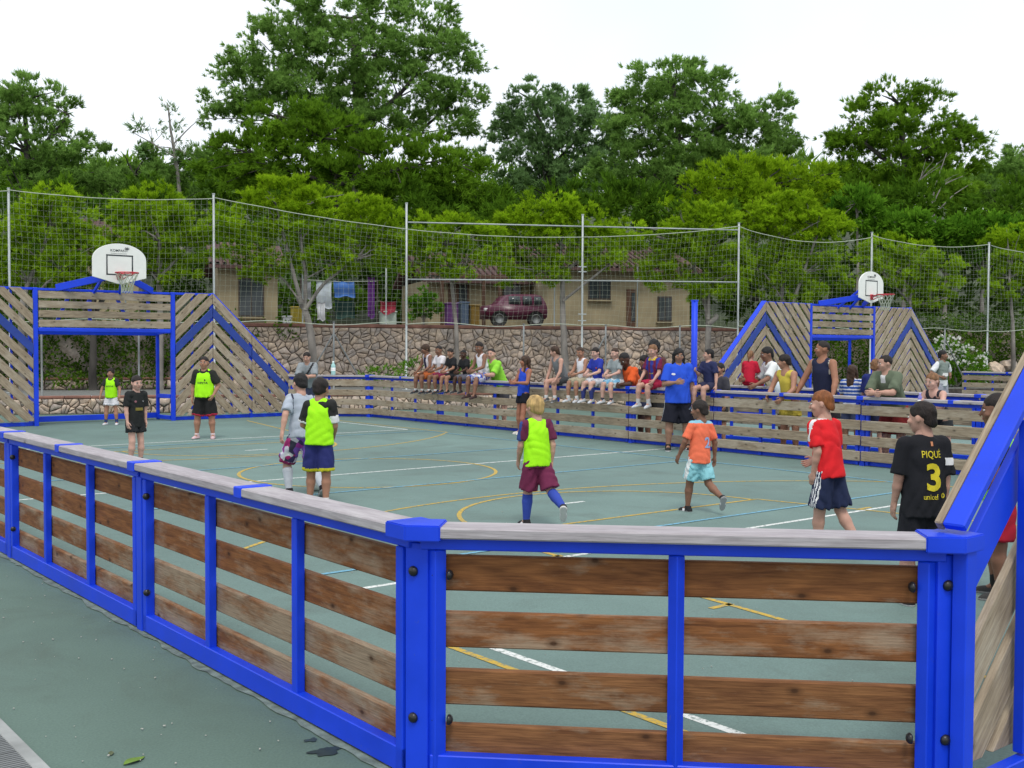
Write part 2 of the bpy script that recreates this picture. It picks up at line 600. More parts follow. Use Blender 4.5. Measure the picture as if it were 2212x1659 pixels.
def corner_post(root, p, dirs, out, bolts=False, cap=True, z1=.955):
    """post between two fence runs, with a folded cap plate over the rail ends"""
    p = np.array(p, float)
    o = np.array(out, float)
    o /= np.linalg.norm(o)
    side = np.array([-o[1], o[0]])
    q = p - o * .034
    ps = link('post', box_mesh(.105, .07, z1, BLUE), root, None, frame((q[0], q[1], z1 / 2), (side[0], side[1], 0)))
    if bolts:
        for z in (.84, .25):
            for sgn in (-.22,):
                c_ = q + o * .037 + side * .055 * sgn
                bolt((c_[0], c_[1], z), (o[0], o[1], 0), ps)
    if cap:
        d1, d2 = [np.array(d, float) / np.linalg.norm(d) for d in dirs]
        wd = .088
        n1 = np.array([-d1[1], d1[0]]); n1 = n1 if n1 @ o > 0 else -n1
        n2 = np.array([-d2[1], d2[0]]); n2 = n2 if n2 @ o > 0 else -n2
        e = .105
        mo = (n1 + n2); mo /= (mo @ n1)
        off = -np.array(o) * .01
        pts = [p + d1 * e + n1 * wd + off, p + mo * wd + off, p + d2 * e + n2 * wd + off,
               p + d2 * e - n2 * wd + off, p - mo * wd + off, p + d1 * e - n1 * wd + off]
        bm = bmesh.new()
        vs = [bm.verts.new((x[0], x[1], .972)) for x in pts]
        f = bm.faces.new(vs)
        r_ = bmesh.ops.extrude_face_region(bm, geom=[f])
        bmesh.ops.translate(bm, vec=(0, 0, .064), verts=[v for v in r_['geom'] if isinstance(v, bmesh.types.BMVert)])
        bmesh.ops.recalc_face_normals(bm, faces=bm.faces[:])
        bmesh.ops.bevel(bm, geom=bm.edges[:], offset=.005, segments=2, affect='EDGES')
        me = bm_mesh('cap_plate', bm)
        link('cap_plate', me, ps, BLUE)
    return ps

# near side fence, running away to the left from the front corner
f1 = empty('board_fence', (0, 0, 0), 'long board fence with brown planks receding to the left from the front corner', 'fence')
r1 = Run((0, 0), (0, L), (-1, 0))
fence_panels(f1, r1, [0, 2.96, 5.87, 8.77, 10.73, 13.6, 16.5, L], WOOD_OUT, True, False, False)
corner_post(f1, (0, 0), ((0, 1), (1, -1)), (-.93, -.38), True)
# front panel facing the camera
f2 = empty('board_fence', (C / 2, -C / 2, 0), 'single brown plank fence panel in front, facing the camera between two corner posts', 'fence')
r2 = Run((0, 0), (C, -C), (-1, -1))
fence_panels(f2, r2, [0, r2.len], WOOD_OUT, True, False, False)
corner_post(f2, (C, -C), ((-1, 1), (1, 0)), (-.38, -.93), True)
for pt, side in ((.105, -1), (.105, 1), (r2.len - .11, -1), (r2.len - .11, 1)):
    for z in (.83, .25):
        bolt(r2.P(pt + side * .028, .005, z), r2.D(side, .15), f2)
# far side fence with the spectators
f3 = empty('board_fence', (W, L / 2, 0), 'long grey board fence across the far side of the pitch where spectators sit', 'fence')
r3 = Run((W, L), (W, -C), (1, 0))
fence_panels(f3, r3, [0, 2.97, 5.95, 8.96, 10.95, 13.76, 16.6, L], WOOD_IN)
# far corner panel
f4 = empty('board_fence', (W - C / 2, L + C / 2, 0), 'short grey board fence panel across the far corner beside the left goal wall', 'fence')
r4 = Run((W - C, YF), (W, L), (1, 1))
fence_panels(f4, r4, [0, r4.len], WOOD_IN, False, False, False)
corner_post(f4, (W, L), ((-1, 1), (0, -1)), (.93, .38))
# second court: near side fence, corner, far right side
f5 = empty('board_fence', (13.9, 5, 0), 'second board fence just behind the spectators, with the girl in red sitting on it', 'fence')
r5 = Run((13.9, 10.95), (13.9, -3.6), (-1, 0))
fence_panels(f5, r5, [0, 2.94, 5.88, 8.8, 11.7, 14.5], WOOD_IN)
f5b = empty('board_fence', (15.7, 12.8, 0), 'board fence across the corner of the second court behind the boy in navy', 'fence')
r5b = Run((17.55, 14.6), (13.9, 10.95), (-1, 1))
fence_panels(f5b, r5b, [0, 2.6, r5b.len], WOOD_IN)
f6 = empty('board_fence', (30.6, 8, 0), 'board fence at the far right end of the second court beside the flowering bush', 'fence')
r6 = Run((30.45, 14.45), (30.45, -3), (1, 0))
fence_panels(f6, r6, [0, 2.94, 5.88, 8.8, 11.7, 14.6, 17.4], WOOD_IN)
# ------------------------------------------------------------------ goal walls with chevron boarding
def clip_poly(poly, a, b, c):
    """keep a*s + b*z <= c"""
    out = []
    for i in range(len(poly)):
        p, q = poly[i], poly[(i + 1) % len(poly)]
        fp, fq = a * p[0] + b * p[1] - c, a * q[0] + b * q[1] - c
        if fp <= 0:
            out.append(p)
        if fp * fq < 0:
            t = fp / (fp - fq)
            out.append((p[0] + t * (q[0] - p[0]), p[1] + t * (q[1] - p[1])))
    return out

def poly_area(p):
    return abs(sum(p[i][0] * p[(i + 1) % len(p)][1] - p[(i + 1) % len(p)][0] * p[i][1] for i in range(len(p)))) / 2

def slab(name, run, poly, t, th, ang, mat, parent):
    """board with outline poly in (s, z); local x runs along the grain"""
    cs = sum(p[0] for p in poly) / len(poly)
    cz = sum(p[1] for p in poly) / len(poly)
    ux = run.D(math.cos(ang), 0, math.sin(ang))
    m = frame(run.P(cs, t, cz), ux, run.D(-math.sin(ang), 0, math.cos(ang)))
    mi = m.inverted()
    bm = bmesh.new()
    vs = [bm.verts.new(mi @ run.P(p[0], t - th / 2, p[1])) for p in poly]
    f = bm.faces.new(vs)
    r_ = bmesh.ops.extrude_face_region(bm, geom=[f])
    bmesh.ops.translate(bm, vec=(mi.to_3x3() @ run.D(0, th)), verts=[v for v in r_['geom'] if isinstance(v, bmesh.types.BMVert)])
    bmesh.ops.recalc_face_normals(bm, faces=bm.faces[:])
    bmesh.ops.bevel(bm, geom=bm.edges[:], offset=.004, segments=1, affect='EDGES')
    return link(name, bm_mesh(name, bm), parent, mat, m)

def goal_wall(root, run, mid, pk, en, nsp, wood, sides=(-1, 1), goal=True, cover=False):
    sl_m = (TW - HR) / (en - pk)
    ang = math.atan(sl_m)
    dv = .315
    th_v = .166 / math.cos(ang)
    for sg in sides:
        S = lambda q: mid + sg * q
        edges = [1.5 + (pk - 1.5) * k / nsp for k in range(nsp + 1)]
        panels = [(edges[k], edges[k + 1], 0) for k in range(nsp)] + [(pk, (pk + en) / 2, 1), ((pk + en) / 2, en, 1)]
        for q0, q1, sloped in panels:
            lo, hi = q0 + (.055 if q0 == 1.5 else .006), q1 - .006
            if sloped:
                rect = [(lo, .115), (hi, .115), (hi, TW - sl_m * (hi - pk)), (lo, TW - sl_m * (lo - pk))]
                fam = 1
            else:
                rect = [(lo, .115), (hi, .115), (hi, TW - .012), (lo, TW - .012)]
                fam = -1
            for k in range(-7, 13):
                # z + fam*sl_m*(q-pk) between top-th and top
                top = TW - k * dv + (.125 if cover and k == 1 else 0)
                p = clip_poly(rect, fam * sl_m, 1, top + fam * sl_m * pk)
                if len(p) > 2:
                    p = clip_poly(p, -fam * sl_m, -1, -(top - th_v) - fam * sl_m * pk)
                if len(p) < 3 or poly_area(p) < .012:
                    continue
                pp = [(S(q), z) for q, z in p]
                if cover and k == 0:
                    continue
                m_ = (BLUE if cover else BLUE_WORN_SHADED) if k == 1 else wood
                slab('plank', run, pp, -.02 + random.uniform(-.002, .002), .034, -fam * ang * sg, m_, root)
        for q in edges[1:] + [(pk + en) / 2, en - .03]:
            zt = TW - .02 if q <= pk + .01 else TW - sl_m * (q - pk) - .05
            bar('upright', run.P(S(q), .04, 0), run.P(S(q), .04, zt), .06, .07, BLUE, root)
        for q in [(a_ + b_) / 2 for a_, b_ in zip(edges[:-1], edges[1:])] + [pk + (en - pk) * .25, pk + (en - pk) * .75]:
            zt = TW - .02 if q <= pk else TW - sl_m * (q - pk) - .06
            bar('upright', run.P(S(q), .04, .1), run.P(S(q), .04, zt), .045, .045, BLUE, root)
        bar('bottom_beam', run.P(S(1.55), .05, .05), run.P(S(en - .06), .05, .05), .055, .08, BLUE, root)
        bar('top_beam', run.P(S(1.55), .035, TW - .025), run.P(S(pk), .035, TW - .025), .07, .05, BLUE, root)
        if cover:
            bar('slope_trim', run.P(S(pk), -.048, TW + .006), run.P(S(en), -.048, HR + .028), .03, .046, WOOD_IN, root, .005, run.D(sg * math.sin(ang), 0, math.cos(ang)))
        bar('slope_rail', run.P(S(pk), (.012 if cover else .045), TW + .008), run.P(S(en), (.012 if cover else .045), HR + .03), (.088 if cover else .150), .036, BLUE, root, .006, run.D(sg * math.sin(ang), 0, math.cos(ang)))
        if goal:
            bar('goal_post', run.P(S(1.5), 0, 0), run.P(S(1.5), 0, TW), .09, .09, BLUE, root, .01)
            bar('cage_post', run.P(S(1.42), .72, 0), run.P(S(1.42), .72, 2.03), .07, .07, BLUE, root, .01)
            bar('cage_beam', run.P(S(1.45), .06, 2.06), run.P(S(1.42), .74, 2.0), .06, .06, BLUE, root)
            bar('cage_beam', run.P(S(1.47), .06, .56), run.P(S(1.42), .68, .56), .06, .09, BLUE, root)
            bar('cage_beam', run.P(S(1.47), .06, .07), run.P(S(1.42), .68, .07), .06, .09, BLUE, root)
    if goal:
        cb = bar('crossbar', run.P(mid - 1.45, 0, 2.055), run.P(mid + 1.45, 0, 2.055), .09, .10, BLUE, root, .02)
        bar('cage_beam', run.P(mid - 1.38, .72, .10), run.P(mid + 1.38, .72, .10), .06, .12, BLUE, root)
        bar('cage_beam', run.P(mid - 1.38, .72, 1.99), run.P(mid + 1.38, .72, 1.99), .06, .06, BLUE, root)
        for k in range(4):
            z = 2.195 + .203 * k
            bar('plank', run.P(mid - 1.44, -.02, z), run.P(mid + 1.44, -.02, z), .034, .150, wood, root, .005)
        for a_, b_ in ((-.75, -1.1), (.2, .55), (0.95, .95), (-.35, -.35)):
            bar('header_brace', run.P(mid + a_, .05, 2.88), run.P(mid + b_, .05, 2.12), .05, .07, BLUE, root)
        bar('top_beam', run.P(mid - 1.44, .05, TW - .03), run.P(mid + 1.44, .05, TW - .03), .06, .05, BLUE, root)

def text_mesh(body, width, height=None, extrude=0.0, bold=0.0):
    cu = bpy.data.curves.new('print', 'FONT')
    cu.body = body
    cu.size = 1.0
    cu.offset = bold
    cu.align_x = 'CENTER'
    cu.resolution_u = 3
    to = bpy.data.objects.new('print', cu)
    me = bpy.data.meshes.new_from_object(to)
    bpy.data.objects.remove(to)
    bpy.data.curves.remove(cu)
    co_ = np.empty(len(me.vertices) * 3)
    me.vertices.foreach_get('co', co_)
    co_ = co_.reshape(-1, 3)
    lo, hi = co_.min(0), co_.max(0)
    co_ -= (lo + hi) / 2
    sx = width / (hi[0] - lo[0])
    sy = sx if height is None else height / (hi[1] - lo[1])
    co_ *= [sx, sy, 1]
    co_[:, 2] = 0
    me.vertices.foreach_set('co', co_.ravel())
    me.update()
    return me

def hoop(run, mid, over, zb, label, mark):
    root = empty('basketball_hoop', run.P(mid, 0, TW), label, 'basketball hoop', 'basketball hoops above the goal walls')
    Bw, Bh = 1.155, .858
    out = [(-.05, 0), (.05, 0), (Bw / 2, .137)]
    for k in range(25):
        a_ = math.pi * k / 24
        out.append((Bw / 2 * math.cos(a_), .51 + .348 * math.sin(a_)))
    out.append((-Bw / 2, .137))
    bm = bmesh.new()
    # local x along the wall seen from the pitch, y up, z towards the pitch
    ux = run.d * run_sign(run)
    m = Matrix(((ux[0], 0, -run.n[0], 0), (ux[1], 0, -run.n[1], 0), (0, 1, 0, 0), (0, 0, 0, 1)))
    m.translation = run.P(mid, -over, zb)
    vs = [bm.verts.new((x, y, 0)) for x, y in out]
    f = bm.faces.new(vs)
    r_ = bmesh.ops.extrude_face_region(bm, geom=[f])
    bmesh.ops.translate(bm, vec=(0, 0, -.035), verts=[v for v in r_['geom'] if isinstance(v, bmesh.types.BMVert)])
    bmesh.ops.recalc_face_normals(bm, faces=bm.faces[:])
    bmesh.ops.bevel(bm, geom=[e for e in bm.edges if e.calc_face_angle(0) > 1], offset=.005, segments=1, affect='EDGES')
    bd = link('backboard', bm_mesh('backboard', bm), root, WHITE_BOARD, m)
    g_ = Geo()
    for cx, cy, sx, sy in ((0, .604, .574, .028), (0, .195, .574, .028), (-.273, .4, .028, .409), (.273, .4, .028, .409)):
        g_.box((cx, cy, .002), sx, sy, .004)
    link('target_square', g_.mesh('target_square', DARK_LINE), bd, None, m)
    if mark:
        me = text_mesh('KOMPAN', .32, .055, bold=.012)
        link('board_lettering', me, bd, DARK_LINE, m @ Matrix.Translation((-.035, .708, .003)))
        g_ = Geo()
        for a_, b_ in (((.155, .69), (.155, .75)), ((.155, .735), (.10, .755)), ((.155, .735), (.205, .745)), ((.155, .745), (.135, .79)), ((.155, .745), (.18, .795)), ((.155, .75), (.21, .775)), ((.155, .75), (.115, .78))):
            g_.tube([(a_[0], a_[1], .003), ((a_[0] + b_[0]) / 2, (a_[1] + b_[1]) / 2, .003), (b_[0], b_[1], .003)], [.006, .007, .004], 4)
        link('board_emblem', g_.mesh('board_emblem', DARK_LINE), bd, None, m)
        g_ = Geo()
        x_ = -.19
        while x_ < .15:
            w_ = random.uniform(.008, .02)
            g_.box((x_ + w_ / 2, .648, .002), w_, .016, .003)
            x_ += w_ + .007
        link('board_small_print', g_.mesh('board_small_print', GREY_LINE), bd, None, m)
    # ring, bracket, net
    rr, off = .235, .43
    a_ = np.linspace(0, 2 * math.pi, 29)
    ring = np.stack([rr * np.cos(a_), np.full(29, .215), off + rr * np.sin(a_)], 1)
    V, F = tube_arrays(ring, .013, 6)
    rg = link('ring', fast_mesh('ring', V, F, True, [RED_PAINT]), root, None, m)
    g_ = Geo()
    g_.box((0, .16, .012), .11, .15, .022)
    g_.box((0, .205, .11), .09, .02, .2)
    g_.tube([(-.05, .09, .02), (-.11, .15, .12), (-.18, .2, .29)], .012, 5)
    g_.tube([(.05, .09, .02), (.11, .15, .12), (.18, .2, .29)], .012, 5)
    link('ring_bracket', g_.mesh('ring_bracket', RED_PAINT), rg, None, m)
    g_ = Geo()
    n = 12
    prof = [(.215, .235), (.12, .195), (.03, .155), (-.06, .125), (-.17, .115), (-.21, .12)]
    for k in range(n):
        for sgn in (-1, 1):
            pts = []
            for i, (y, r_) in enumerate(prof):
                th = 2 * math.pi * (k + (i % 2) * .5 * sgn) / n
                pts.append((r_ * math.cos(th), y, off + r_ * math.sin(th)))
            g_.tube(pts, .0065, 4)
    link('net', g_.mesh('net', ROPE), rg, None, m)
    for sgn in (-1, 1):
        bar('support_arm', run.P(mid + sgn * 1.05, .06, TW + .01), run.P(mid + sgn * .12, -over + .06, zb + .18), .05, .15, BLUE, root, .006)
        bar('support_arm', run.P(mid + sgn * .35, .3, TW - .35), run.P(mid + sgn * .12, -over + .06, zb + .52), .05, .06, BLUE, root, .006)
    bar('board_frame', run.P(mid - .3, -over + .05, zb + .42), run.P(mid + .3, -over + .05, zb + .42), .04, .06, BLUE, bd)
    return root

def run_sign(run):
    # +1 when the wall's own direction reads left to right from the pitch
    return 1 if np.cross(np.append(run.d, 0), np.append(-run.n, 0))[2] < 0 else -1

rw1 = Run((C, YF), (W - C, YF), (0, 1))
gw1 = empty('goal_wall', (W / 2, YF, 0), 'tall wooden goal wall at left with a keeper standing in its blue-framed goal', 'goal wall', 'goal walls')
goal_wall(gw1, rw1, W / 2 - C, 2.457, W / 2 - C, 1, WOOD_IN)
hoop(rw1, W / 2 - C, .85, 3.05, 'white basketball backboard with red ring above the left goal wall', True)
rw2 = Run((18.8, 14.6), (29.6, 14.6), (0, 1))
gw2 = empty('goal_wall', (24.2, 14.6, 0), 'farther wooden goal wall of the second court at right, with both chevron wings visible', 'goal wall', 'goal walls')
goal_wall(gw2, rw2, 5.4, 3.43, 5.4, 2, WOOD_IN)
hoop(rw2, 5.4, .9, 2.98, 'smaller white basketball backboard at right, above the farther goal wall', True)
rw3 = Run((C, YN), (W - C, YN), (0, -1))
gw3 = empty('goal_wall', (C + 1, YN, 0), 'near goal wall rising at the right edge with a bright blue sloping beam', 'goal wall', 'goal walls')
goal_wall(gw3, rw3, W / 2 - C, 2.457, W / 2 - C, 1, WOOD_IN, (-1, 1), True, True)

# volleyball post between the courts
g_ = Geo()
vp = empty('volleyball_post', (12.3, 9.5, 0), 'tall round blue post standing behind the woman in the blue polo shirt', 'post')
a_ = [(12.3, 9.5, 0), (12.3, 9.5, 1.2), (12.3, 9.5, 2.55)]
g_.tube(a_, .055, 14)
link('pole', g_.mesh('pole', BLUE, True), vp)
bar('pole_cap', (12.3, 9.5, 2.551), (12.3, 9.5, 2.575), .10, .10, BLUE, vp)
bar('base_plate', (12.3, 9.5, .0), (12.3, 9.5, .02), .2, .2, BLUE, vp)
# ------------------------------------------------------------------ terraces, stone walls, net fence
def wall_a(px, n, z=1.5):
    """position along the terrace wall line (n metres back) under picture column px"""
    t = (px - 1106) / FPX
    a = RGT - t * FWD
    # a . (WDIR*s + WNRM*n, z) = a . CAM
    k = a[:2] @ WDIR
    return float((a @ CAM - a[:2] @ WNRM * n - a[2] * z) / k)

N1, N2 = 25.32, 30.5
Z1, Z2 = .45, 2.42
def strip_sheet(name, n0, n1, z0, z1, mat, a0=-140, a1=140):
    q = [(*wp(a0, n0), z0), (*wp(a1, n0), z0), (*wp(a1, n1), z1), (*wp(a0, n1), z1)]
    o = link(name, fast_mesh(name, q, [[0, 1, 2, 3]], mats=[mat]))
    o['kind'] = 'structure'
    return o
strip_sheet('lower_terrace', N1 + .25, N2 + .1, Z1, Z1, GRAVEL)
strip_sheet('upper_terrace', N2 + .2, N2 + 16, Z2 - .02, Z2 + .1, SOIL)
strip_sheet('hillside', N2 + 16, N2 + 130, Z2 + .1, Z2 + 24, GRASSY, -220, 220)

def stone_mat(name):
    m, nt, p = new_mat(name)
    oi = nt.nodes.new('ShaderNodeObjectInfo')
    tc = nt.nodes.new('ShaderNodeTexCoord')
    n0 = node(nt, 'ShaderNodeTexNoise', Scale=3.1, Detail=2)
    nt.links.new(tc.outputs['Object'], n0.inputs['Vector'])
    ad = node(nt, 'ShaderNodeMath', operation='ADD')
    nt.links.new(oi.outputs['Random'], ad.inputs[0])
    nt.links.new(n0.outputs[0], ad.inputs[1])
    md = node(nt, 'ShaderNodeMath', operation='FRACT')
    nt.links.new(ad.outputs[0], md.inputs[0])
    c = ramp(nt, md.outputs[0], [(0, (.47, .37, .29)), (.2, (.60, .49, .40)), (.4, (.34, .30, .27)), (.55, (.55, .47, .41)), (.7, (.40, .33, .27)), (.85, (.66, .53, .41)), (1, (.47, .37, .29))])
    n1 = node(nt, 'ShaderNodeTexNoise', Scale=14, Detail=6, Roughness=.65)
    nt.links.new(tc.outputs['Object'], n1.inputs['Vector'])
    c = mixc(nt, .75, c, ramp(nt, n1.outputs[0], [(.3, (.55, .55, .55)), (.7, (1.25, 1.25, 1.22))]), 'MULTIPLY')
    nt.links.new(c, p.inputs['Base Color'])
    p.inputs['Roughness'].default_value = .9
    p.inputs['Specular IOR Level'].default_value = .2
    b = node(nt, 'ShaderNodeBump', Strength=.6, Distance=.02)
    nt.links.new(n1.outputs[0], b.inputs['Height'])
    nt.links.new(b.outputs[0], p.inputs['Normal'])
    return m
STONE = stone_mat('rough_limestone')
MORTAR = pmat('dark_mortar', (.075, .064, .054), .95, .3, 8, .6, 30)
COPING = pmat('red_brick_coping', (.24, .115, .085), .9, .3, 3, .5, 30)

def voronoi(x0, x1, y0, y1, cell, squash=1.15, split=.75):
    nx, ny = int((x1 - x0) / (cell * squash)), max(1, round((y1 - y0) / cell))
    pts = []
    for j in range(ny):
        for i in range(nx):
            if rng.random() < .13:
                continue
            pts.append((x0 + (i + .5 + (j % 2) * .4 + rng.uniform(-.42, .42)) * (x1 - x0) / nx, y0 + (j + .5 + rng.uniform(-.42, .42)) * (y1 - y0) / ny))
    pts = np.array(pts)
    cells = []
    for i, p in enumerate(pts):
        d = ((pts - p) ** 2).sum(1)
        nb = np.argsort(d)[1:22]
        poly = [(x0, y0), (x1, y0), (x1, y1), (x0, y1)]
        poly = [(max(x0, min(x1, p[0] + dx)), max(y0, min(y1, p[1] + dy))) for dx, dy in ((-.9, -.9), (.9, -.9), (.9, .9), (-.9, .9))]
        for j in nb:
            q = pts[j]
            a, b = q - p
            c = (q @ q - p @ p) / 2
            poly = clip_poly(poly, a, b, c)
            if len(poly) < 3:
                break
        if len(poly) >= 3 and poly_area(poly) > .004:
            cells.append(poly)
    # split most of the cells along a chord, so the pieces come out angular and uneven
    out = []
    for poly in cells:
        if split and poly_area(poly) > cell * cell * .45 and rng.random() < split:
            c = np.mean(poly, 0) + rng.normal(0, cell * .08, 2)
            th = rng.choice([.6, -.5, 1.2, .1, -1.1]) + rng.normal(0, .25)
            a, b = -math.sin(th), math.cos(th)
            for sg in (-1, 1):
                p_ = clip_poly(poly, sg * a, sg * b, sg * (a * c[0] + b * c[1]))
                if len(p_) > 2 and poly_area(p_) > .003:
                    out.append(p_)
        else:
            out.append(poly)
    return out

def stone_geo(poly, depth_, gap):
    """(V, F3, F4) of one rough stone: outline shrunk by the joint, rim, bulged face"""
    p = np.array(poly)
    c = p.mean(0)
    # break long edges and roughen the outline
    q = []
    for i in range(len(p)):
        a, b = p[i], p[(i + 1) % len(p)]
        q.append(a)
        if np.linalg.norm(b - a) > .12:
            q.append((a + b) / 2 + rng.normal(0, .008, 2))
    q = np.array(q)
    if len(q) > 14:
        q = q[::2]
    n = len(q)
    r_ = np.linalg.norm(q - c, axis=1)[:, None]
    o = c + (q - c) * np.maximum(.3, 1 - gap / np.maximum(r_, .03))
    i_ = c + (o - c) * rng.uniform(.68, .86)
    tilt = rng.normal(0, .12, 2)
    h1 = depth_ + (i_ - c) @ tilt + rng.normal(0, .006, n)
    V = np.concatenate([np.c_[o, np.full(n, -.03)], np.c_[o, np.full(n, depth_ * .45)], np.c_[i_, h1], [[c[0], c[1], depth_ * 1.08]]])
    k = np.arange(n)
    k2 = (k + 1) % n
    F4 = np.concatenate([np.stack([k, k2, k2 + n, k + n], 1), np.stack([k + n, k2 + n, k2 + 2 * n, k + 2 * n], 1)])
    F3 = np.stack([k + 2 * n, k2 + 2 * n, np.full(n, 3 * n)], 1)
    return V, F3, F4

def stone_wall(root, a0, a1, z0, z1, n, cell, parts_max, gap=.0095, back=.3, vis=None):
    """rubble wall facing the courts; local (a, z, out) -> world"""
    def Wd(V):
        q = np.asarray(V)
        xy = WDIR[None] * q[:, :1] + WNRM[None] * (n - q[:, 2:3])
        return np.c_[xy, q[:, 1]]
    m_ = Matrix(((WDIR[0], 0, -WNRM[0], n * WNRM[0]), (WDIR[1], 0, -WNRM[1], n * WNRM[1]), (0, 1, 0, 0), (0, 0, 0, 1)))
    cells = voronoi(a0, a1, z0, z1, cell)
    score = [poly_area(p) * (1 if vis is None or vis(p) else .05) for p in cells]
    order = np.argsort(score)[::-1]
    rest = Geo()
    for rk, i in enumerate(order):
        V, F3, F4 = stone_geo(cells[i], rng.uniform(.02, .065), gap)
        if rk < parts_max:
            c = V.mean(0)
            me = fast_mesh('stone', V - c, [F3, F4], mats=[STONE])
            link('stone', me, root, None, m_ @ Matrix.Translation(c))
        else:
            Vw = Wd(V)
            rest.V.append(Vw)
            rest.F3.append(F3 + rest.n)
            rest.F4.append(F4 + rest.n)
            rest.n += len(V)
    if rest.n:
        o = link('small_stones', rest.mesh('small_stones', STONE), root)
        o['kind'] = 'stuff'
    ang = math.atan2(WDIR[1], WDIR[0])
    cc = wp((a0 + a1) / 2, n + back / 2 + .005)
    link('mortar_core', box_mesh(a1 - a0, back, z1 - z0, MORTAR, 0), root, None, frame((cc[0], cc[1], (z0 + z1) / 2), (WDIR[0], WDIR[1], 0)))

sw = empty('stone_wall', (*wp(wall_a(1060, N2), N2), Z1), 'high rubble stone retaining wall behind the spectators, below the bungalows', 'wall')
aL, aR = wall_a(470, N2), wall_a(1700, N2)
stone_wall(sw, aL, aR, Z1, Z2 - .10, N2, .235, 298, vis=lambda p: np.mean([q[1] for q in p]) > 1.15 and wall_a(520, N2) < p[0][0] < wall_a(1620, N2))
cc = wp((aL + aR) / 2, N2 + .12)
link('coping', box_mesh(aR - aL, .36, .11, COPING, .02), sw, None, frame((cc[0], cc[1], Z2 - .043), (WDIR[0], WDIR[1], 0)))
lw_ = empty('stone_wall', (*wp(wall_a(230, N1), N1), 0), 'low rubble wall with red brick coping behind the left goal', 'wall')
bL, bR = wall_a(-160, N1), wall_a(1500, N1)
stone_wall(lw_, bL, bR, 0, Z1 - .06, N1, .185, 200, .009, .25, vis=lambda p: wall_a(0, N1) < p[0][0] < wall_a(1300, N1))
cc = wp((bL + bR) / 2, N1 + .12)
nb_ = int((bR - bL) / .62)
for k in range(nb_):
    a_ = bL + (k + .5) * (bR - bL) / nb_
    q = wp(a_, N1 + .11)
    link('coping_brick', box_mesh((bR - bL) / nb_ - .012, .30, .062, COPING, .008), lw_, None, frame((q[0], q[1], Z1 - .028 + random.uniform(-.004, .004)), (WDIR[0], WDIR[1], 0)))
# third, lower row of stones at the foot of the hedge behind the goal
hw = empty('stone_wall', (*wp(wall_a(200, N2 - .9), N2 - .9), Z1), 'low stone edging with red coping under the ivy hedge behind the left goal', 'wall')
stone_wall(hw, wall_a(-200, N2 - .9), wall_a(560, N2 - .9), Z1, Z1 + .28, N2 - .9, .2, 60, .012, .2)
cc = wp((wall_a(-200, N2 - .9) + wall_a(560, N2 - .9)) / 2, N2 - .8)
link('coping', box_mesh(wall_a(560, N2 - .9) - wall_a(-200, N2 - .9), .28, .06, COPING, .01), hw, None, frame((cc[0], cc[1], Z1 + .31), (WDIR[0], WDIR[1], 0)))
# plain retaining walls under the greenery at both sides
for nm, x0, x1 in (('retaining_wall', -900, 470), ('retaining_wall', 1700, 3200)):
    u, v = wall_a(x0, N2) if x0 > 0 else aL - 25, wall_a(x1, N2) if x1 < 2500 else aR + 30
    if x0 < 0:
        v = aL
    else:
        u = aR
    q = wp((u + v) / 2, N2 + .2)
    lab = 'ivy-covered stone retaining wall behind the left goal' if x0 < 0 else 'overgrown stone retaining wall behind the right-hand court'
    o = link(nm, box_mesh(v - u, .4, Z2 - Z1, STONE, 0), None, None, frame((q[0], q[1], (Z1 + Z2) / 2), (WDIR[0], WDIR[1], 0)))
    tag(o, lab, 'wall')
q = wp((bR + 40) / 2 + bR / 2 + 0, N1 + .13)
o = link('kerb', box_mesh(60, .25, Z1 + .004, MORTAR, 0), None, None, frame((*wp(bR + 30, N1 + .13), Z1 / 2), (WDIR[0], WDIR[1], 0)))
o['kind'] = 'structure'
o = link('kerb', box_mesh(60, .25, Z1 + .004, MORTAR, 0), None, None, frame((*wp(bL - 30, N1 + .13), Z1 / 2), (WDIR[0], WDIR[1], 0)))
o['kind'] = 'structure'

# ---- tall poles with the ball net
NP = 27.5
poles = []
pole_px = [(-360, 398), (20, 408), (462, 420), (878, 440), (1258, 465), (1595, 483), (1882, 503), (2135, 525), (2370, 545)]
plabels = ['galvanised net pole off the left edge', 'galvanised net pole at the far left edge of the net', 'galvanised net pole rising beside the left goal wall peak', 'galvanised net pole at the left end of the two steel crossbars',
           'galvanised net pole in the middle of the two steel crossbars', 'galvanised net pole at the right end of the two steel crossbars', 'galvanised net pole behind the right-hand backboard',
           'galvanised net pole near the right edge above the white flowers', 'galvanised net pole off the right edge']
bars_z = (5.36, 3.70)
for (px, ty), lb in zip(pole_px, plabels):
    a_ = wall_a(px, NP, 4)
    p = wp(a_, NP)
    zt = z_at(p, ty)
    poles.append((a_, zt))
    g_ = Geo()
    g_.tube([(p[0], p[1], Z1 - .05), (p[0], p[1], 3), (p[0], p[1], zt)], .031, 10)
    r_ = empty('net_pole', (p[0], p[1], Z1), lb, 'pole', 'net poles')
    link('tube', g_.mesh('tube', STEEL, True), r_)
    bar('pole_cap', (p[0], p[1], zt), (p[0], p[1], zt + .03), .065, .065, STEEL, r_)
    bar('foot_plate', (p[0], p[1], Z1 + .001), (p[0], p[1], Z1 + .021), .18, .18, STEEL, r_)
    if px == 1258:
        for z in (2.55, 2.75, 4.05, 4.2):
            bar('clamp', (*(p - WDIR * .13), z), (*(p + WDIR * .13), z), .05, .03, STEEL, r_)
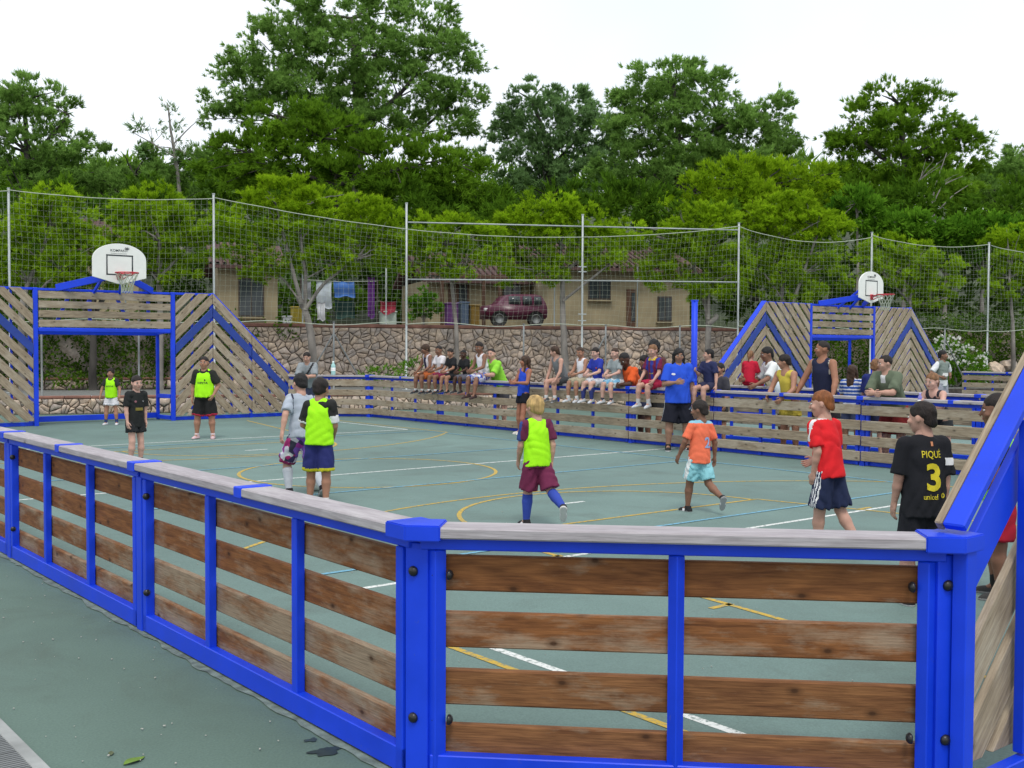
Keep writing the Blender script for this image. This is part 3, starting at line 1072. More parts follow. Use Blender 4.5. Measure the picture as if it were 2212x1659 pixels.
for z, lab in ((0, 'upper galvanised crossbar between the tall net poles'), (1, 'lower galvanised crossbar between the tall net poles')):
    for k, side in ((3, 'left'), (4, 'right')):
        p, q = wp(poles[k][0], NP), wp(poles[k + 1][0], NP)
        za = z_at(p, 480 if z == 0 else 603.5) if k == 3 else z_at(p, 489 if z == 0 else 606)
        zb = z_at(q, 489 if z == 0 else 606) if k == 3 else z_at(q, 497 if z == 0 else 609.5)
        g_ = Geo()
        P0 = np.array([*p, za]); P1 = np.array([*q, zb])
        dd = (P1 - P0) / np.linalg.norm(P1 - P0)
        g_.tube([P0 + dd * .04, (P0 + P1) / 2, P1 - dd * .04], .022, 8)
        o = link('crossbar', g_.mesh('crossbar', STEEL, True))
        tag(o, lab + ', %s half' % side, 'bar')

def net_panel(k, top_y, label, sag, bot=2.42):
    """square-mesh cord net hung between poles k and k+1"""
    a0, a1 = poles[k][0], poles[k + 1][0]
    p0, p1 = wp(a0, NP - .05), wp(a1, NP - .05)
    zt0, zt1 = z_at(p0, top_y[0]), z_at(p1, top_y[1])
    r_ = empty('ball_net', (*wp((a0 + a1) / 2, NP), bot), label, 'net', 'ball net panels')
    s = .145
    nv = int((a1 - a0) / s)
    nh = int((zt0 - bot) / s)
    tt = np.linspace(0, 1, nv + 1)
    top = zt0 + (zt1 - zt0) * tt - sag * 4 * tt * (1 - tt)
    bo = bot - .05 * np.sin(tt * math.pi * 3 + k) - .03
    ph = rng.uniform(0, 6, 4)
    def pos(t_, f):
        zt_ = np.interp(t_, tt, top)
        zb_ = np.interp(t_, tt, bo)
        a_ = a0 + (a1 - a0) * t_ + .05 * np.sin(f * 5 + ph[0] + t_ * 7) * np.sin(math.pi * t_) + .03 * np.sin(9 * f + ph[1])
        n_ = NP - .05 + .13 * np.sin(math.pi * t_) * np.sin(math.pi * f) * np.sin(4 * t_ + ph[2]) + .03 * np.sin(t_ * 21 + f * 6)
        zz = zb_ + (zt_ - zb_) * f - .03 * np.sin(t_ * math.pi * 5 + ph[3]) * f * (1 - f)
        return np.c_[WDIR[0] * a_ + WNRM[0] * n_, WDIR[1] * a_ + WNRM[1] * n_, zz]
    g_ = Geo()
    for i in range(nv + 1):
        f = np.linspace(0, 1, 9)
        g_.tube(pos(np.full(9, tt[i]), f), .0023, 3)
    for j in range(1, nh):
        t_ = np.linspace(0, 1, 25)
        g_.tube(pos(t_, np.full(25, j / nh)), .0023, 3)
    o = link('mesh_cords', g_.mesh('mesh_cords', ROPE), r_)
    o['kind'] = 'stuff'
    t_ = np.linspace(0, 1, 25)
    for nm, f in (('top_rope', 1.0), ('bottom_rope', 0.0)):
        g_ = Geo()
        g_.tube(pos(t_, np.full(25, f)), .012, 5)
        link(nm, g_.mesh(nm, ROPE), r_)
net_panel(0, (400, 412), 'ball net panel off the left edge of the picture', .1)
net_panel(1, (410, 429), 'ball net panel above the left goal wall, at the far left', .12)
net_panel(2, (427, 495), 'ball net panel in front of the pine left of the steel crossbars', .06)
net_panel(3, (495, 512), 'ball net panel inside the left half of the steel crossbars', .09)
net_panel(4, (512, 488), 'ball net panel inside the right half of the steel crossbars', .08)
net_panel(5, (490, 512), 'ball net panel just right of the steel crossbars', .32)
net_panel(6, (508, 528), 'ball net panel above the right-hand goal wall', .22)
net_panel(7, (530, 548), 'ball net panel at the far right edge', .2)

# lower wire fence with braced posts along the terrace edge
for i, (px, brace) in enumerate([(721, True), (1131, False), (1308, True), (1468, False), (300, False), (90, False), (1700, False), (2040, True)]):
    p = wp(wall_a(px, N1 + .5), N1 + .5)
    lab = ['grey braced fence post before the stone wall beside the man leaning at the far corner', 'thin grey fence post before the stone wall above the girl in the blue vest', 'grey braced fence post before the stone wall among the seated boys',
           'thin grey fence post before the stone wall left of the tall blue post', 'thin grey fence post seen through the left goal, right side', 'thin grey fence post seen through the left goal beside its left post', 'grey fence post behind the right-hand goal wall', 'grey braced fence post beside the white flowering bush'][i]
    r_ = empty('fence_post', (p[0], p[1], Z1), lab, 'post', 'terrace fence posts')
    g_ = Geo()
    g_.tube([(p[0], p[1], Z1 - .02), (p[0], p[1], 1.5), (p[0], p[1], 2.38)], .026, 8)
    link('tube', g_.mesh('tube', STEEL_D, True), r_)
    bar('post_cap', (p[0], p[1], 2.38), (p[0], p[1], 2.40), .06, .06, STEEL_D, r_)
    if brace:
        for sg in ((-1, 1) if px == 721 else (-1,) if px == 1308 else (1,)):
            q = p + WDIR * sg * .95
            g_ = Geo()
            g_.tube([(*(p + WDIR * .02 * sg), 2.05), (*((p + q) / 2), (2.05 + Z1) / 2), (*q, Z1)], .02, 6)
            link('brace', g_.mesh('brace', STEEL_D, True), r_)
# thin rails of the upper terrace
for i, px in enumerate((654, 834, 1376, 1197, 572 - 300)):
    p = wp(wall_a(px, N2 + .35), N2 + .35)
    o = empty('fence_post', (p[0], p[1], Z2), ['thin pale post on the upper terrace before the clothes line', 'thin pale post on the upper terrace right of the hanging towels', 'thin pale post on the upper terrace before the right-hand bungalow',
                                              'thin pale post on the upper terrace beside the maroon car', 'thin pale post on the upper terrace behind the left backboard'][i], 'post', 'upper terrace posts')
    g_ = Geo()
    g_.tube([(p[0], p[1], Z2 - .03), (p[0], p[1], Z2 + 1), (p[0], p[1], Z2 + 2.1)], .022, 8)
    link('tube', g_.mesh('tube', STEEL, True), o)
    bar('post_cap', (p[0], p[1], Z2 + 2.1), (p[0], p[1], Z2 + 2.12), .05, .05, STEEL, o)
# ------------------------------------------------------------------ vegetation
def leaf_mat(name, dark, light, trans=.35, tipc=None):
    m, nt, p = new_mat(name)
    at = nt.nodes.new('ShaderNodeAttribute')
    at.attribute_name = 'tint'
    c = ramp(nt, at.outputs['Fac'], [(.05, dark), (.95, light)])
    nt.nodes.remove(p)
    d = node(nt, 'ShaderNodeBsdfDiffuse')
    t = node(nt, 'ShaderNodeBsdfTranslucent')
    nt.links.new(c, d.inputs[0])
    nt.links.new(c, t.inputs[0])
    mx = nt.nodes.new('ShaderNodeMixShader')
    mx.inputs[0].default_value = trans
    nt.links.new(d.outputs[0], mx.inputs[1])
    nt.links.new(t.outputs[0], mx.inputs[2])
    out = [n for n in nt.nodes if n.type == 'OUTPUT_MATERIAL'][0]
    nt.links.new(mx.outputs[0], out.inputs[0])
    return m
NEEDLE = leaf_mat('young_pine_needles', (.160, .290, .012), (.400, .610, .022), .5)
NEEDLE_FAR = leaf_mat('hazed_pine_needles', (.125, .240, .045), (.310, .520, .120), .5)  # paler and bluer: haze over the tall crowns is mixed into the colour
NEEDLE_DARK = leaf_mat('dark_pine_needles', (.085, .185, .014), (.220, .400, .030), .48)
NEEDLE_HAZE = leaf_mat('haze_blue_pine_needles', (.130, .235, .085), (.260, .430, .160), .5)  # distance haze painted as a blue cast in the needles
IVY = leaf_mat('ivy_leaves', (.045, .110, .012), (.140, .260, .026), .35)
BROAD = leaf_mat('broad_leaves', (.055, .16, .012), (.17, .36, .026), .45)
SHRUB = leaf_mat('shrub_leaves', (.045, .110, .010), (.130, .260, .018), .35)
PETAL = leaf_mat('white_petals', (.62, .64, .58), (.80, .80, .76), .25)
BARK = pmat('grey_pine_bark', (.21, .195, .175), .95, .3, 4, .9, 14, stretch=(1, 1, .4))
BARK_D = pmat('dark_bark', (.060, .055, .048), .95, .3, 4, .9, 14, stretch=(1, 1, .4))

def rand_dir(n):
    v = rng.normal(size=(n, 3))
    return v / np.linalg.norm(v, axis=1)[:, None]

def blades(centers, nrm, tint, nb, ln, wd, spread=.8, up=.25, jitter=.12, broad=False):
    """nb narrow leaf quads round every centre, fanning out along nrm"""
    n = len(centers)
    c = np.repeat(centers, nb, 0)
    d = np.repeat(nrm, nb, 0) + rand_dir(n * nb) * spread
    d[:, 2] += up
    d /= np.linalg.norm(d, axis=1)[:, None]
    c = c + rng.normal(0, jitter * ln, c.shape)
    s = np.cross(d, rand_dir(len(d)))
    s /= np.linalg.norm(s, axis=1)[:, None] + 1e-9
    L_ = ln * rng.uniform(.65, 1.25, len(d))[:, None]
    w_ = wd * rng.uniform(.7, 1.2, len(d))[:, None] / 2
    if broad:
        V = np.stack([c, c + d * L_ * .5 + s * w_, c + d * L_, c + d * L_ * .5 - s * w_], 1).reshape(-1, 3)
    else:
        V = np.stack([c + s * w_, c + d * L_, c - s * w_], 1).reshape(-1, 3)
    k = 4 if broad else 3
    F = np.arange(len(V)).reshape(-1, k)
    t = np.repeat(np.clip(np.repeat(tint, nb) + rng.normal(0, .10, n * nb), 0, 1), k)
    return V, F, t

def leaf_obj(name, parts, mat, parent=None):
    V = np.concatenate([p[0] for p in parts])
    n, F = 0, []
    for p in parts:
        F.append(p[1] + n)
        n += len(p[0])
    me = fast_mesh(name, V, [np.concatenate(F)], mats=[mat])
    a = me.attributes.new('tint', 'FLOAT', 'POINT')
    a.data.foreach_set('value', np.concatenate([p[2] for p in parts]).astype(np.float32))
    return link(name, me, parent)

EX = np.array([RGT[0], RGT[1], 0.0]); EX /= np.linalg.norm(EX)
EY = np.array([FWD[0], FWD[1], 0.0]); EY /= np.linalg.norm(EY)

def lobe_tufts(D, lobes, clump, per, fill=1.0, depth_r=.8, under=.55):
    """clumped tuft positions through the shells of a crown's lobes"""
    C_, N_, T_ = [], [], []
    for lb in lobes:
        px, py, rx, ry = lb[:4]
        dd = lb[4] if len(lb) > 4 else 0
        c = campt(D + dd, px, py)
        k = (D + dd) / FPX
        R_ = np.array([rx * k, rx * k * depth_r, ry * k])
        area = 4 * math.pi * ((R_[0] * R_[1]) ** 1.6 / 3 + (R_[0] * R_[2]) ** 1.6 / 3 + (R_[1] * R_[2]) ** 1.6 / 3) ** (1 / 1.6)
        m = max(6, int(fill * area / (clump * clump * 2.6)))
        u = rand_dir(m)
        keep = (u[:, 2] > -under) | (rng.random(m) < .25)
        u = u[keep]
        rad = np.where(rng.random(len(u)) < .72, rng.uniform(.82, 1.08, len(u)), rng.uniform(.4, .82, len(u)))
        q = u * rad[:, None] * R_
        cc = c + q[:, :1] * EX + q[:, 1:2] * EY + q[:, 2:3] * np.array([0, 0, 1.])
        nn = u / R_
        nn /= np.linalg.norm(nn, axis=1)[:, None]
        nw = nn[:, :1] * EX + nn[:, 1:2] * EY + nn[:, 2:3] * np.array([0, 0, 1.])
        for cpt, nv, rr in zip(cc, nw, rad):
            kk = max(3, int(per * rng.uniform(.5, 1.4)))
            sc = clump * rng.uniform(.55, 1.25)
            off = np.clip(rng.normal(0, .44, (kk, 3)), -.85, .85) * sc
            off[:, 2] *= .62
            C_.append(cpt + off)
            ndir = nv * .8 + off / (sc + 1e-6) * .5
            N_.append(ndir)
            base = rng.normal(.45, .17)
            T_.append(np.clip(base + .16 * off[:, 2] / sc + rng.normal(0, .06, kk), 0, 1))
    C_ = np.concatenate(C_)
    N_ = np.concatenate(N_)
    N_ /= np.linalg.norm(N_, axis=1)[:, None] + 1e-9
    return C_, N_, np.concatenate(T_)

def limb(geo, pts, r0, r1, n=7, wob=.0):
    pts = np.array(pts, float)
    # smooth the course
    t = np.linspace(0, 1, len(pts))
    tt = np.linspace(0, 1, max(6, 4 * len(pts)))
    q = np.stack([np.interp(tt, t, pts[:, i]) for i in range(3)], 1)
    for _ in range(2):
        q[1:-1] = .25 * q[:-2] + .5 * q[1:-1] + .25 * q[2:]
    if wob:
        q[1:-1] += rng.normal(0, wob, q[1:-1].shape)
    geo.tube(q, np.linspace(r0, r1, len(q)), n)

def tree(name, label, D, lobes, trunks, leaf, clump=.28, per=22, nb=14, ln=.13, wd=.031, bark=None, fill=1.0, twigs=3, base_n=None, group=None, under=.55, depth_r=.8, cat='tree', limb_r=.035, foot=None):
    """trunks: [([(px, py), ...], r0, r1), ...] at depth D; limbs run on to the lobes"""
    first = trunks[0][0][0]
    b = campt(D, *first)
    if foot is not None:
        q = campt(D, first[0], 800)
        b = np.array([q[0], q[1], foot])
    root = empty(name, b, label, cat, group)
    g_ = Geo()
    nodes_ = []
    for path, r0, r1 in trunks:
        pts = [campt(D + (0 if i == 0 else rng.uniform(-.25, .25)), *p) for i, p in enumerate(path)]
        if foot is not None and path[0] == first:
            pts[0] = b
        limb(g_, pts, r0, r1, 8, r0 * .08)
        nodes_ += [(np.array(p), r1) for p in pts[1:]]
    for lb in lobes:
        dd = lb[4] if len(lb) > 4 else 0
        c = campt(D + dd, lb[0], lb[1])
        k = (D + dd) / FPX
        src, rr = min(nodes_, key=lambda q: np.linalg.norm(q[0] - c) + max(0, q[0][2] - c[2]) * 2)
        for _ in range(twigs):
            e = c + EX * rng.uniform(-.75, .75) * lb[2] * k + EY * rng.uniform(-.6, .6) * lb[2] * k + np.array([0, 0, rng.uniform(-.2, .7) * lb[3] * k])
            mid = (src * .55 + e * .45) + rng.normal(0, .05 * np.linalg.norm(e - src) + 1e-6, 3) + np.array([0, 0, .05 * np.linalg.norm(e - src)])
            limb(g_, [src, mid, e], min(rr, limb_r * 1.4), limb_r * .2, 5, .01)
    link('trunk', g_.mesh('trunk', bark or BARK, True), root)
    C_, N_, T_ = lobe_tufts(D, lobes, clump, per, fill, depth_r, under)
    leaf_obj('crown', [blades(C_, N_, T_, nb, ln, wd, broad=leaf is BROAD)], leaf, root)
    return root

# --- row of young pines on the lower terrace, their crowns behind the ball net
def depth_n(px, n):
    p = wp(wall_a(px, n, 2.5), n)
    return depth((p[0], p[1], 2.5))
YG = 'young pines in a row behind the net'
def young(label, D, lobes, trunks, **k):
    D = depth_n(trunks[0][0][0][0], 29.2)
    k.setdefault('depth_r', .6)
    tree('pine_tree', label, D, lobes, trunks, NEEDLE, group=YG, foot=Z1 - .04, **k)
young('young pine with a leaning grey trunk at the far left behind the net', 33, [(115, 470, 75, 55), (60, 500, 55, 50), (165, 500, 45, 45), (110, 430, 60, 30), (30, 590, 60, 50), (140, 580, 50, 40), (190, 560, 45, 45), (10, 520, 50, 60)],
      [([(48, 835), (46, 660), (60, 610), (85, 560), (105, 500)], .10, .04), ([(46, 680), (100, 610), (130, 590)], .05, .02)])
young('young pine behind the left backboard', 33.5, [(340, 450, 80, 42), (275, 490, 55, 45), (400, 485, 65, 50), (335, 510, 80, 50), (430, 540, 50, 45), (260, 560, 45, 40), (300, 580, 50, 38), (380, 585, 50, 35), (460, 490, 45, 45)],
      [([(345, 835), (347, 690), (343, 600), (345, 520)], .11, .05), ([(345, 600), (400, 540), (420, 510)], .05, .02), ([(343, 610), (290, 540)], .04, .02)])
young('young pine with a three-forked trunk standing before the stone wall, beside the towels', 33, [(610, 425, 75, 42), (690, 450, 85, 45), (790, 470, 70, 42), (560, 470, 60, 50), (640, 500, 80, 45), (750, 520, 85, 42), (540, 540, 55, 45), (830, 500, 45, 40), (560, 600, 40, 25), (790, 570, 45, 28), (700, 565, 60, 25), (610, 560, 50, 35), (840, 545, 35, 35)],
      [([(680, 838), (676, 760), (668, 700), (652, 655), (645, 640)], .135, .085), ([(652, 655), (628, 570), (606, 480), (596, 440)], .07, .03), ([(660, 670), (660, 590), (650, 520), (645, 450)], .065, .03),
       ([(662, 665), (700, 610), (770, 560), (800, 520)], .06, .025), ([(664, 600), (720, 570), (745, 545)], .03, .012), ([(640, 640), (610, 600), (590, 585)], .03, .012)])
young('low young pine leaf mass left of the middle net pole', 35, [(960, 500, 75, 40), (1020, 515, 60, 40), (920, 550, 60, 45), (1000, 575, 55, 30), (900, 580, 40, 35), (1060, 560, 45, 45)],
      [([(990, 840), (985, 700), (975, 600), (965, 530)], .08, .04)], twigs=4)
young('young pine with a pale trunk behind the middle net pole', 34, [(1180, 455, 70, 42), (1120, 490, 55, 40), (1245, 480, 60, 42), (1180, 510, 80, 42), (1290, 510, 45, 35), (1130, 555, 55, 38), (1240, 560, 65, 38), (1190, 590, 50, 28), (1290, 560, 45, 38), (1100, 590, 40, 28)],
      [([(1222, 838), (1219, 740), (1214, 650), (1216, 590), (1210, 540)], .13, .05), ([(1216, 650), (1280, 600), (1330, 560), (1350, 540)], .05, .02), ([(1214, 600), (1180, 560), (1150, 530)], .045, .02)])
young('young pine with a lopped branch stump just right of the tall blue post', 34.5, [(1500, 475, 55, 32), (1555, 480, 45, 34), (1460, 510, 45, 40), (1530, 520, 75, 38), (1480, 560, 70, 42), (1580, 560, 50, 42), (1430, 590, 45, 35), (1560, 610, 60, 35), (1380, 550, 45, 45), (1480, 620, 50, 30), (1350, 510, 45, 35)],
      [([(1528, 838), (1530, 740), (1530, 680), (1518, 630), (1500, 580), (1490, 530)], .12, .045), ([(1530, 690), (1532, 610), (1535, 560)], .06, .025), ([(1530, 700), (1546, 688), (1547, 682)], .09, .085), ([(1512, 620), (1475, 590)], .03, .012)])
young('broad young pine with twin trunks above the left wing of the farther goal wall', 35, [(1680, 450, 55, 35), (1740, 455, 55, 35), (1640, 480, 50, 42), (1710, 490, 80, 42), (1785, 490, 45, 38), (1650, 540, 50, 45), (1760, 545, 60, 42), (1690, 580, 60, 40), (1620, 590, 45, 40), (1780, 600, 50, 40), (1700, 630, 60, 30)],
      [([(1690, 838), (1688, 700), (1692, 600), (1690, 520)], .10, .045), ([(1694, 838), (1705, 680), (1735, 590), (1765, 510)], .09, .035), ([(1700, 660), (1650, 590), (1630, 560)], .04, .015), ([(1725, 600), (1790, 550)], .035, .015)])
young('small young pine with a forked trunk right of the farther backboard', 35.5, [(1915, 540, 45, 30), (1975, 560, 55, 40), (1930, 590, 55, 42), (2030, 590, 50, 45), (2010, 640, 45, 35), (1880, 570, 40, 30)],
      [([(1955, 838), (1960, 720), (1968, 660), (1962, 640)], .08, .05), ([(1964, 650), (1985, 590), (1995, 550)], .045, .015), ([(1962, 650), (1925, 610), (1905, 590)], .035, .012), ([(1968, 656), (2010, 655), (2050, 640)], .035, .012)])
young('young pine at the far right edge behind the net', 36, [(2160, 545, 45, 40), (2200, 520, 50, 35), (2190, 590, 55, 50), (2150, 620, 40, 40)],
      [([(2190, 838), (2188, 700), (2180, 600)], .09, .04)])

young('dark-trunked pine seen through the left goal, its crown behind the backboard', 32.2, [(180, 560, 50, 38), (240, 540, 45, 38), (200, 600, 55, 35), (150, 620, 40, 30), (260, 600, 40, 30)],
      [([(200, 852), (200, 780), (202, 690), (205, 570)], .125, .06)], bark=BARK_D)
# --- tall trees behind
TG = 'tall trees behind the bungalows'
def tall(label, D, lobes, trunks, leaf=None, clump=.66, per=24, nb=13, ln=.26, wd=.062, fill=1.5, **k):
    tree('pine_tree', label, D, lobes, trunks, leaf or NEEDLE_FAR, clump=clump, per=per, nb=nb, ln=ln, wd=wd, bark=BARK_D, group=TG, limb_r=.09, **k)
tall('dark tall pine cut off by the left edge', 55, [(20, 200, 60, 50), (80, 215, 70, 45), (40, 260, 90, 45), (120, 235, 50, 25), (70, 310, 90, 50), (150, 310, 35, 30), (30, 370, 90, 55), (-60, 260, 90, 80), (110, 365, 70, 45)],
     [([(70, 640), (66, 480), (60, 330), (50, 220)], .28, .08), ([(62, 360), (110, 290), (150, 250)], .10, .03)], NEEDLE_FAR)
tall('low round trees between the left pine and the biggest pine', 58, [(270, 350, 60, 40), (210, 385, 50, 38), (340, 380, 70, 42), (430, 370, 60, 50), (290, 410, 90, 40), (400, 420, 80, 40), (160, 410, 60, 40)],
     [([(300, 640), (300, 480), (290, 380)], .2, .08)], NEEDLE_FAR)
tree('thin_tree', 'thin sparse tree with open twigs against the sky, left of the biggest pine', 57, [(335, 270, 45, 22), (380, 300, 40, 22), (300, 280, 25, 14), (370, 240, 12, 8), (350, 325, 50, 18), (405, 330, 30, 18)],
     [([(395, 560), (385, 380), (375, 320), (365, 250), (362, 222)], .13, .02), ([(380, 340), (330, 310), (285, 285)], .05, .015), ([(376, 310), (410, 275), (425, 262)], .04, .012)], NEEDLE_HAZE, clump=.5, per=6, nb=6, ln=.3, wd=.06, fill=.45, group=TG, limb_r=.05)
tall('biggest tall pine, its crown reaching the top edge of the picture', 62, [(760, 30, 130, 60), (640, 60, 90, 65), (890, 70, 110, 70), (960, 130, 75, 60), (600, 120, 95, 60), (760, 120, 150, 70), (540, 180, 90, 55), (680, 190, 120, 60), (850, 200, 130, 60), (980, 210, 70, 50), (480, 225, 55, 35), (600, 235, 90, 45), (930, 265, 90, 45), (800, 265, 120, 40), (480, 260, 60, 30), (700, 270, 110, 40)],
     [([(770, 560), (772, 380), (775, 260), (765, 120), (760, 40)], .45, .10), ([(773, 300), (680, 220), (620, 140)], .2, .05), ([(774, 280), (860, 210), (930, 120)], .2, .05), ([(774, 330), (900, 290), (970, 230)], .15, .05), ([(772, 330), (620, 270), (520, 210)], .15, .04)], NEEDLE_FAR)
tall('dark spreading pine below the biggest crown', 52, [(620, 265, 90, 45), (700, 300, 110, 50), (560, 330, 90, 50), (830, 345, 120, 50), (950, 350, 90, 50), (640, 370, 120, 45), (760, 390, 130, 45), (490, 350, 60, 60), (900, 400, 120, 40), (1000, 395, 70, 45), (530, 400, 80, 40)],
     [([(740, 620), (735, 480), (720, 380), (690, 300)], .3, .1), ([(725, 400), (850, 370), (930, 350)], .12, .04), ([(722, 400), (600, 360), (550, 330)], .12, .04)], NEEDLE_DARK)
tall('haze-blue pine in the gap right of the biggest pine', 68, [(1140, 215, 65, 42), (1220, 225, 60, 38), (1090, 265, 50, 45), (1180, 275, 100, 50), (1270, 280, 70, 50), (1130, 340, 95, 50), (1240, 350, 100, 50), (1300, 320, 60, 60), (1180, 400, 120, 45)],
     [([(1190, 620), (1188, 430), (1180, 300), (1150, 220)], .3, .08), ([(1186, 340), (1120, 280)], .1, .03), ([(1187, 360), (1250, 300)], .1, .03)], NEEDLE_HAZE)
tall('tall rounded pine right of the middle', 60, [(1450, 170, 85, 45), (1520, 195, 70, 50), (1370, 215, 50, 35), (1430, 235, 100, 50), (1540, 260, 90, 50), (1380, 285, 80, 50), (1480, 310, 110, 50), (1600, 300, 80, 50), (1660, 245, 55, 38), (1690, 290, 40, 30), (1360, 360, 80, 50), (1560, 360, 120, 50), (1680, 350, 80, 50), (1450, 390, 110, 50)],
     [([(1470, 620), (1468, 430), (1465, 300), (1455, 180)], .38, .09), ([(1466, 330), (1560, 270), (1640, 250)], .14, .04), ([(1466, 330), (1390, 260)], .12, .04)], NEEDLE_FAR)
tall('lower bright pine before the tall rounded one', 50, [(1600, 390, 85, 42), (1680, 400, 80, 45), (1540, 420, 70, 40), (1640, 440, 120, 38), (1760, 400, 60, 40), (1500, 450, 60, 30)],
     [([(1630, 650), (1628, 500), (1620, 410)], .2, .08)], NEEDLE)
tall('dark broad pine near the right with bare branches in front', 54, [(1930, 215, 65, 38), (2000, 235, 60, 45), (1870, 270, 70, 45), (1960, 290, 110, 50), (2070, 300, 50, 45), (1840, 320, 50, 50), (1930, 350, 110, 50), (2050, 360, 75, 50), (1860, 400, 80, 50), (1980, 420, 120, 45), (2100, 300, 25, 20), (1815, 295, 25, 20)],
     [([(1960, 640), (1958, 480), (1955, 350), (1945, 230)], .36, .09), ([(1955, 380), (2040, 310), (2090, 290)], .14, .04), ([(1956, 380), (1870, 310), (1820, 290)], .14, .04)], NEEDLE_DARK)
tall('pine cut off by the right edge', 58, [(2180, 365, 45, 30), (2220, 350, 50, 45), (2150, 410, 60, 45), (2210, 430, 70, 50)],
     [([(2200, 640), (2198, 500), (2195, 380)], .22, .08)], NEEDLE_FAR)
tree('bare_tree', 'bare pale branches standing before the dark broad pine at right', 50, [(2020, 350, 40, 40), (2060, 390, 40, 30)],
     [([(2015, 600), (2010, 470), (1995, 420), (1985, 390)], .07, .02), ([(2010, 460), (2020, 400), (2045, 330)], .05, .012), ([(2012, 470), (2060, 420), (2100, 395)], .04, .01), ([(2011, 450), (2035, 400), (2080, 380)], .035, .01)], NEEDLE_DARK, clump=.4, per=2, nb=4, ln=.3, wd=.05, fill=.15, twigs=4, group=TG, limb_r=.035)
# broad-leaved shrubs above the right-hand net
for i, (px, py, rx, ry) in enumerate([(1950, 490, 85, 26), (2120, 500, 90, 30), (1850, 440, 55, 25), (2040, 520, 60, 30)]):
    tree('broadleaf_shrub', ['flat-topped bright shrub above the farther backboard', 'flat-topped bright shrub at the right edge above the net', 'small bright broadleaf tree beside the broad young pine', 'rounded bright shrub between the two flat-topped ones'][i], 44, [(px, py, rx, ry), (px + rx * .4, py + ry, rx * .7, ry), (px - rx * .4, py + ry, rx * .7, ry)],
         [([(px, 690), (px + 4, 600), (px, py)], .09, .03)], BROAD, clump=.4, per=12, nb=6, ln=.28, wd=.10, group='bright broadleaf shrubs at right', cat='shrub')

# dark belt of shrubs behind the bungalows, one mass
bl = []
for k in range(34):
    x_ = -80 + k * 72
    bl.append((x_ + rng.uniform(-20, 20), rng.uniform(440, 500), rng.uniform(60, 95), rng.uniform(45, 65), rng.uniform(-2, 6)))
    bl.append((x_ + rng.uniform(-20, 20), rng.uniform(550, 590), rng.uniform(60, 95), rng.uniform(55, 70), rng.uniform(-3, 3)))
    bl.append((x_ + rng.uniform(-20, 20), rng.uniform(640, 670), rng.uniform(50, 85), rng.uniform(45, 55), rng.uniform(-3, 2)))
C_, N_, T_ = lobe_tufts(48, bl, .75, 15, .9)
o = leaf_obj('shrub_belt', [blades(C_, N_, T_ * .8, 7, .36, .13)], SHRUB)
o['kind'] = 'stuff'
bl = []
for k in range(30):
    x_ = -120 + k * 84
    bl.append((x_, rng.uniform(395, 440), 95, 60, rng.uniform(-4, 8)))
C_, N_, T_ = lobe_tufts(74, bl, 1.2, 14, .8)
o = leaf_obj('far_wood', [blades(C_, N_, T_, 7, .8, .2)], NEEDLE_DARK)
o['kind'] = 'stuff'

# ivy hanging over the retaining walls
def wall_leaves(name, label, a0, a1, z0, z1, n, dens, mat, ln=.12, wd=.08, thick=.28, holes=.2, cat='ivy'):
    k = int((a1 - a0) * (z1 - z0) * dens)
    a_ = rng.uniform(a0, a1, k)
    z_ = rng.uniform(z0, z1, k)
    bump_ = np.sin(a_ * 2.1) * np.sin(z_ * 3.3 + a_) + .6 * np.sin(a_ * 5.3 + z_ * 4)
    keep = bump_ > -1.6 + holes * 2.2
    a_, z_, bump_ = a_[keep], z_[keep], bump_[keep]
    out = np.abs(rng.normal(0, 1, len(a_))) * thick * .5 + (bump_ + 1.2) * thick * .4
    xy = WDIR * a_[:, None] + WNRM * (n - out)[:, None]
    N_ = np.tile(np.array([-WNRM[0], -WNRM[1], .2]), (len(a_), 1))
    t = np.clip(.45 + .2 * bump_ + rng.normal(0, .15, len(a_)), 0, 1)
    o = leaf_obj(name, [blades(np.c_[xy, z_], N_, t, 3, ln, wd, .9, -.2, .4, True)], mat)
    if label:
        tag(o, label, cat)
    else:
        o['kind'] = 'stuff'
    return o
wall_leaves('ivy', 'ivy hedge covering the wall behind the left goal', aL - 9, wall_a(505, N2), Z1 + .3, Z2 + .35, N2, 170, IVY, holes=.28)
wall_leaves('ivy', 'dark ivy and hedge behind the farther goal and the flowering bush', wall_a(1600, N2), aR + 16, Z1 + .05, Z2 + .6, N2, 170, IVY, thick=.5, holes=.1)
wall_leaves('ivy', 'ivy spilling over the low stone edging behind the left goal', aL - 9, wall_a(480, N2 - 1), Z1 + .12, Z1 + .5, N2 - .93, 130, IVY, thick=.2, holes=.42)
wall_leaves('ivy', 'sparse green creeper on the stone wall top near the goal wall slope', wall_a(500, N2), wall_a(640, N2), Z2 - .5, Z2 + .15, N2 + .05, 40, IVY, thick=.12, holes=.5)
for px, lab in ((915, 'rounded dark bush on the upper terrace beside the left bungalow'), (1330, None)):
    if lab:
        tree('round_bush', lab, 38.5, [(px, 655, 32, 34), (px - 14, 670, 24, 24), (px + 12, 668, 24, 24)], [([(px, 705), (px, 690), (px, 660)], .05, .02)], BROAD, clump=.25, per=12, nb=6, ln=.13, wd=.06, cat='bush')
# weeds along the terrace edge
for i, (px, py) in enumerate(((900, 800), (820, 812), (1010, 806))):
    C_, N_, T_ = lobe_tufts(30.5, [(px, py, 34, 20)], .2, 8)
    o = leaf_obj('weed_clump', [blades(C_, N_, T_, 5, .14, .03, broad=True)], BROAD)
    o['kind'] = 'stuff'
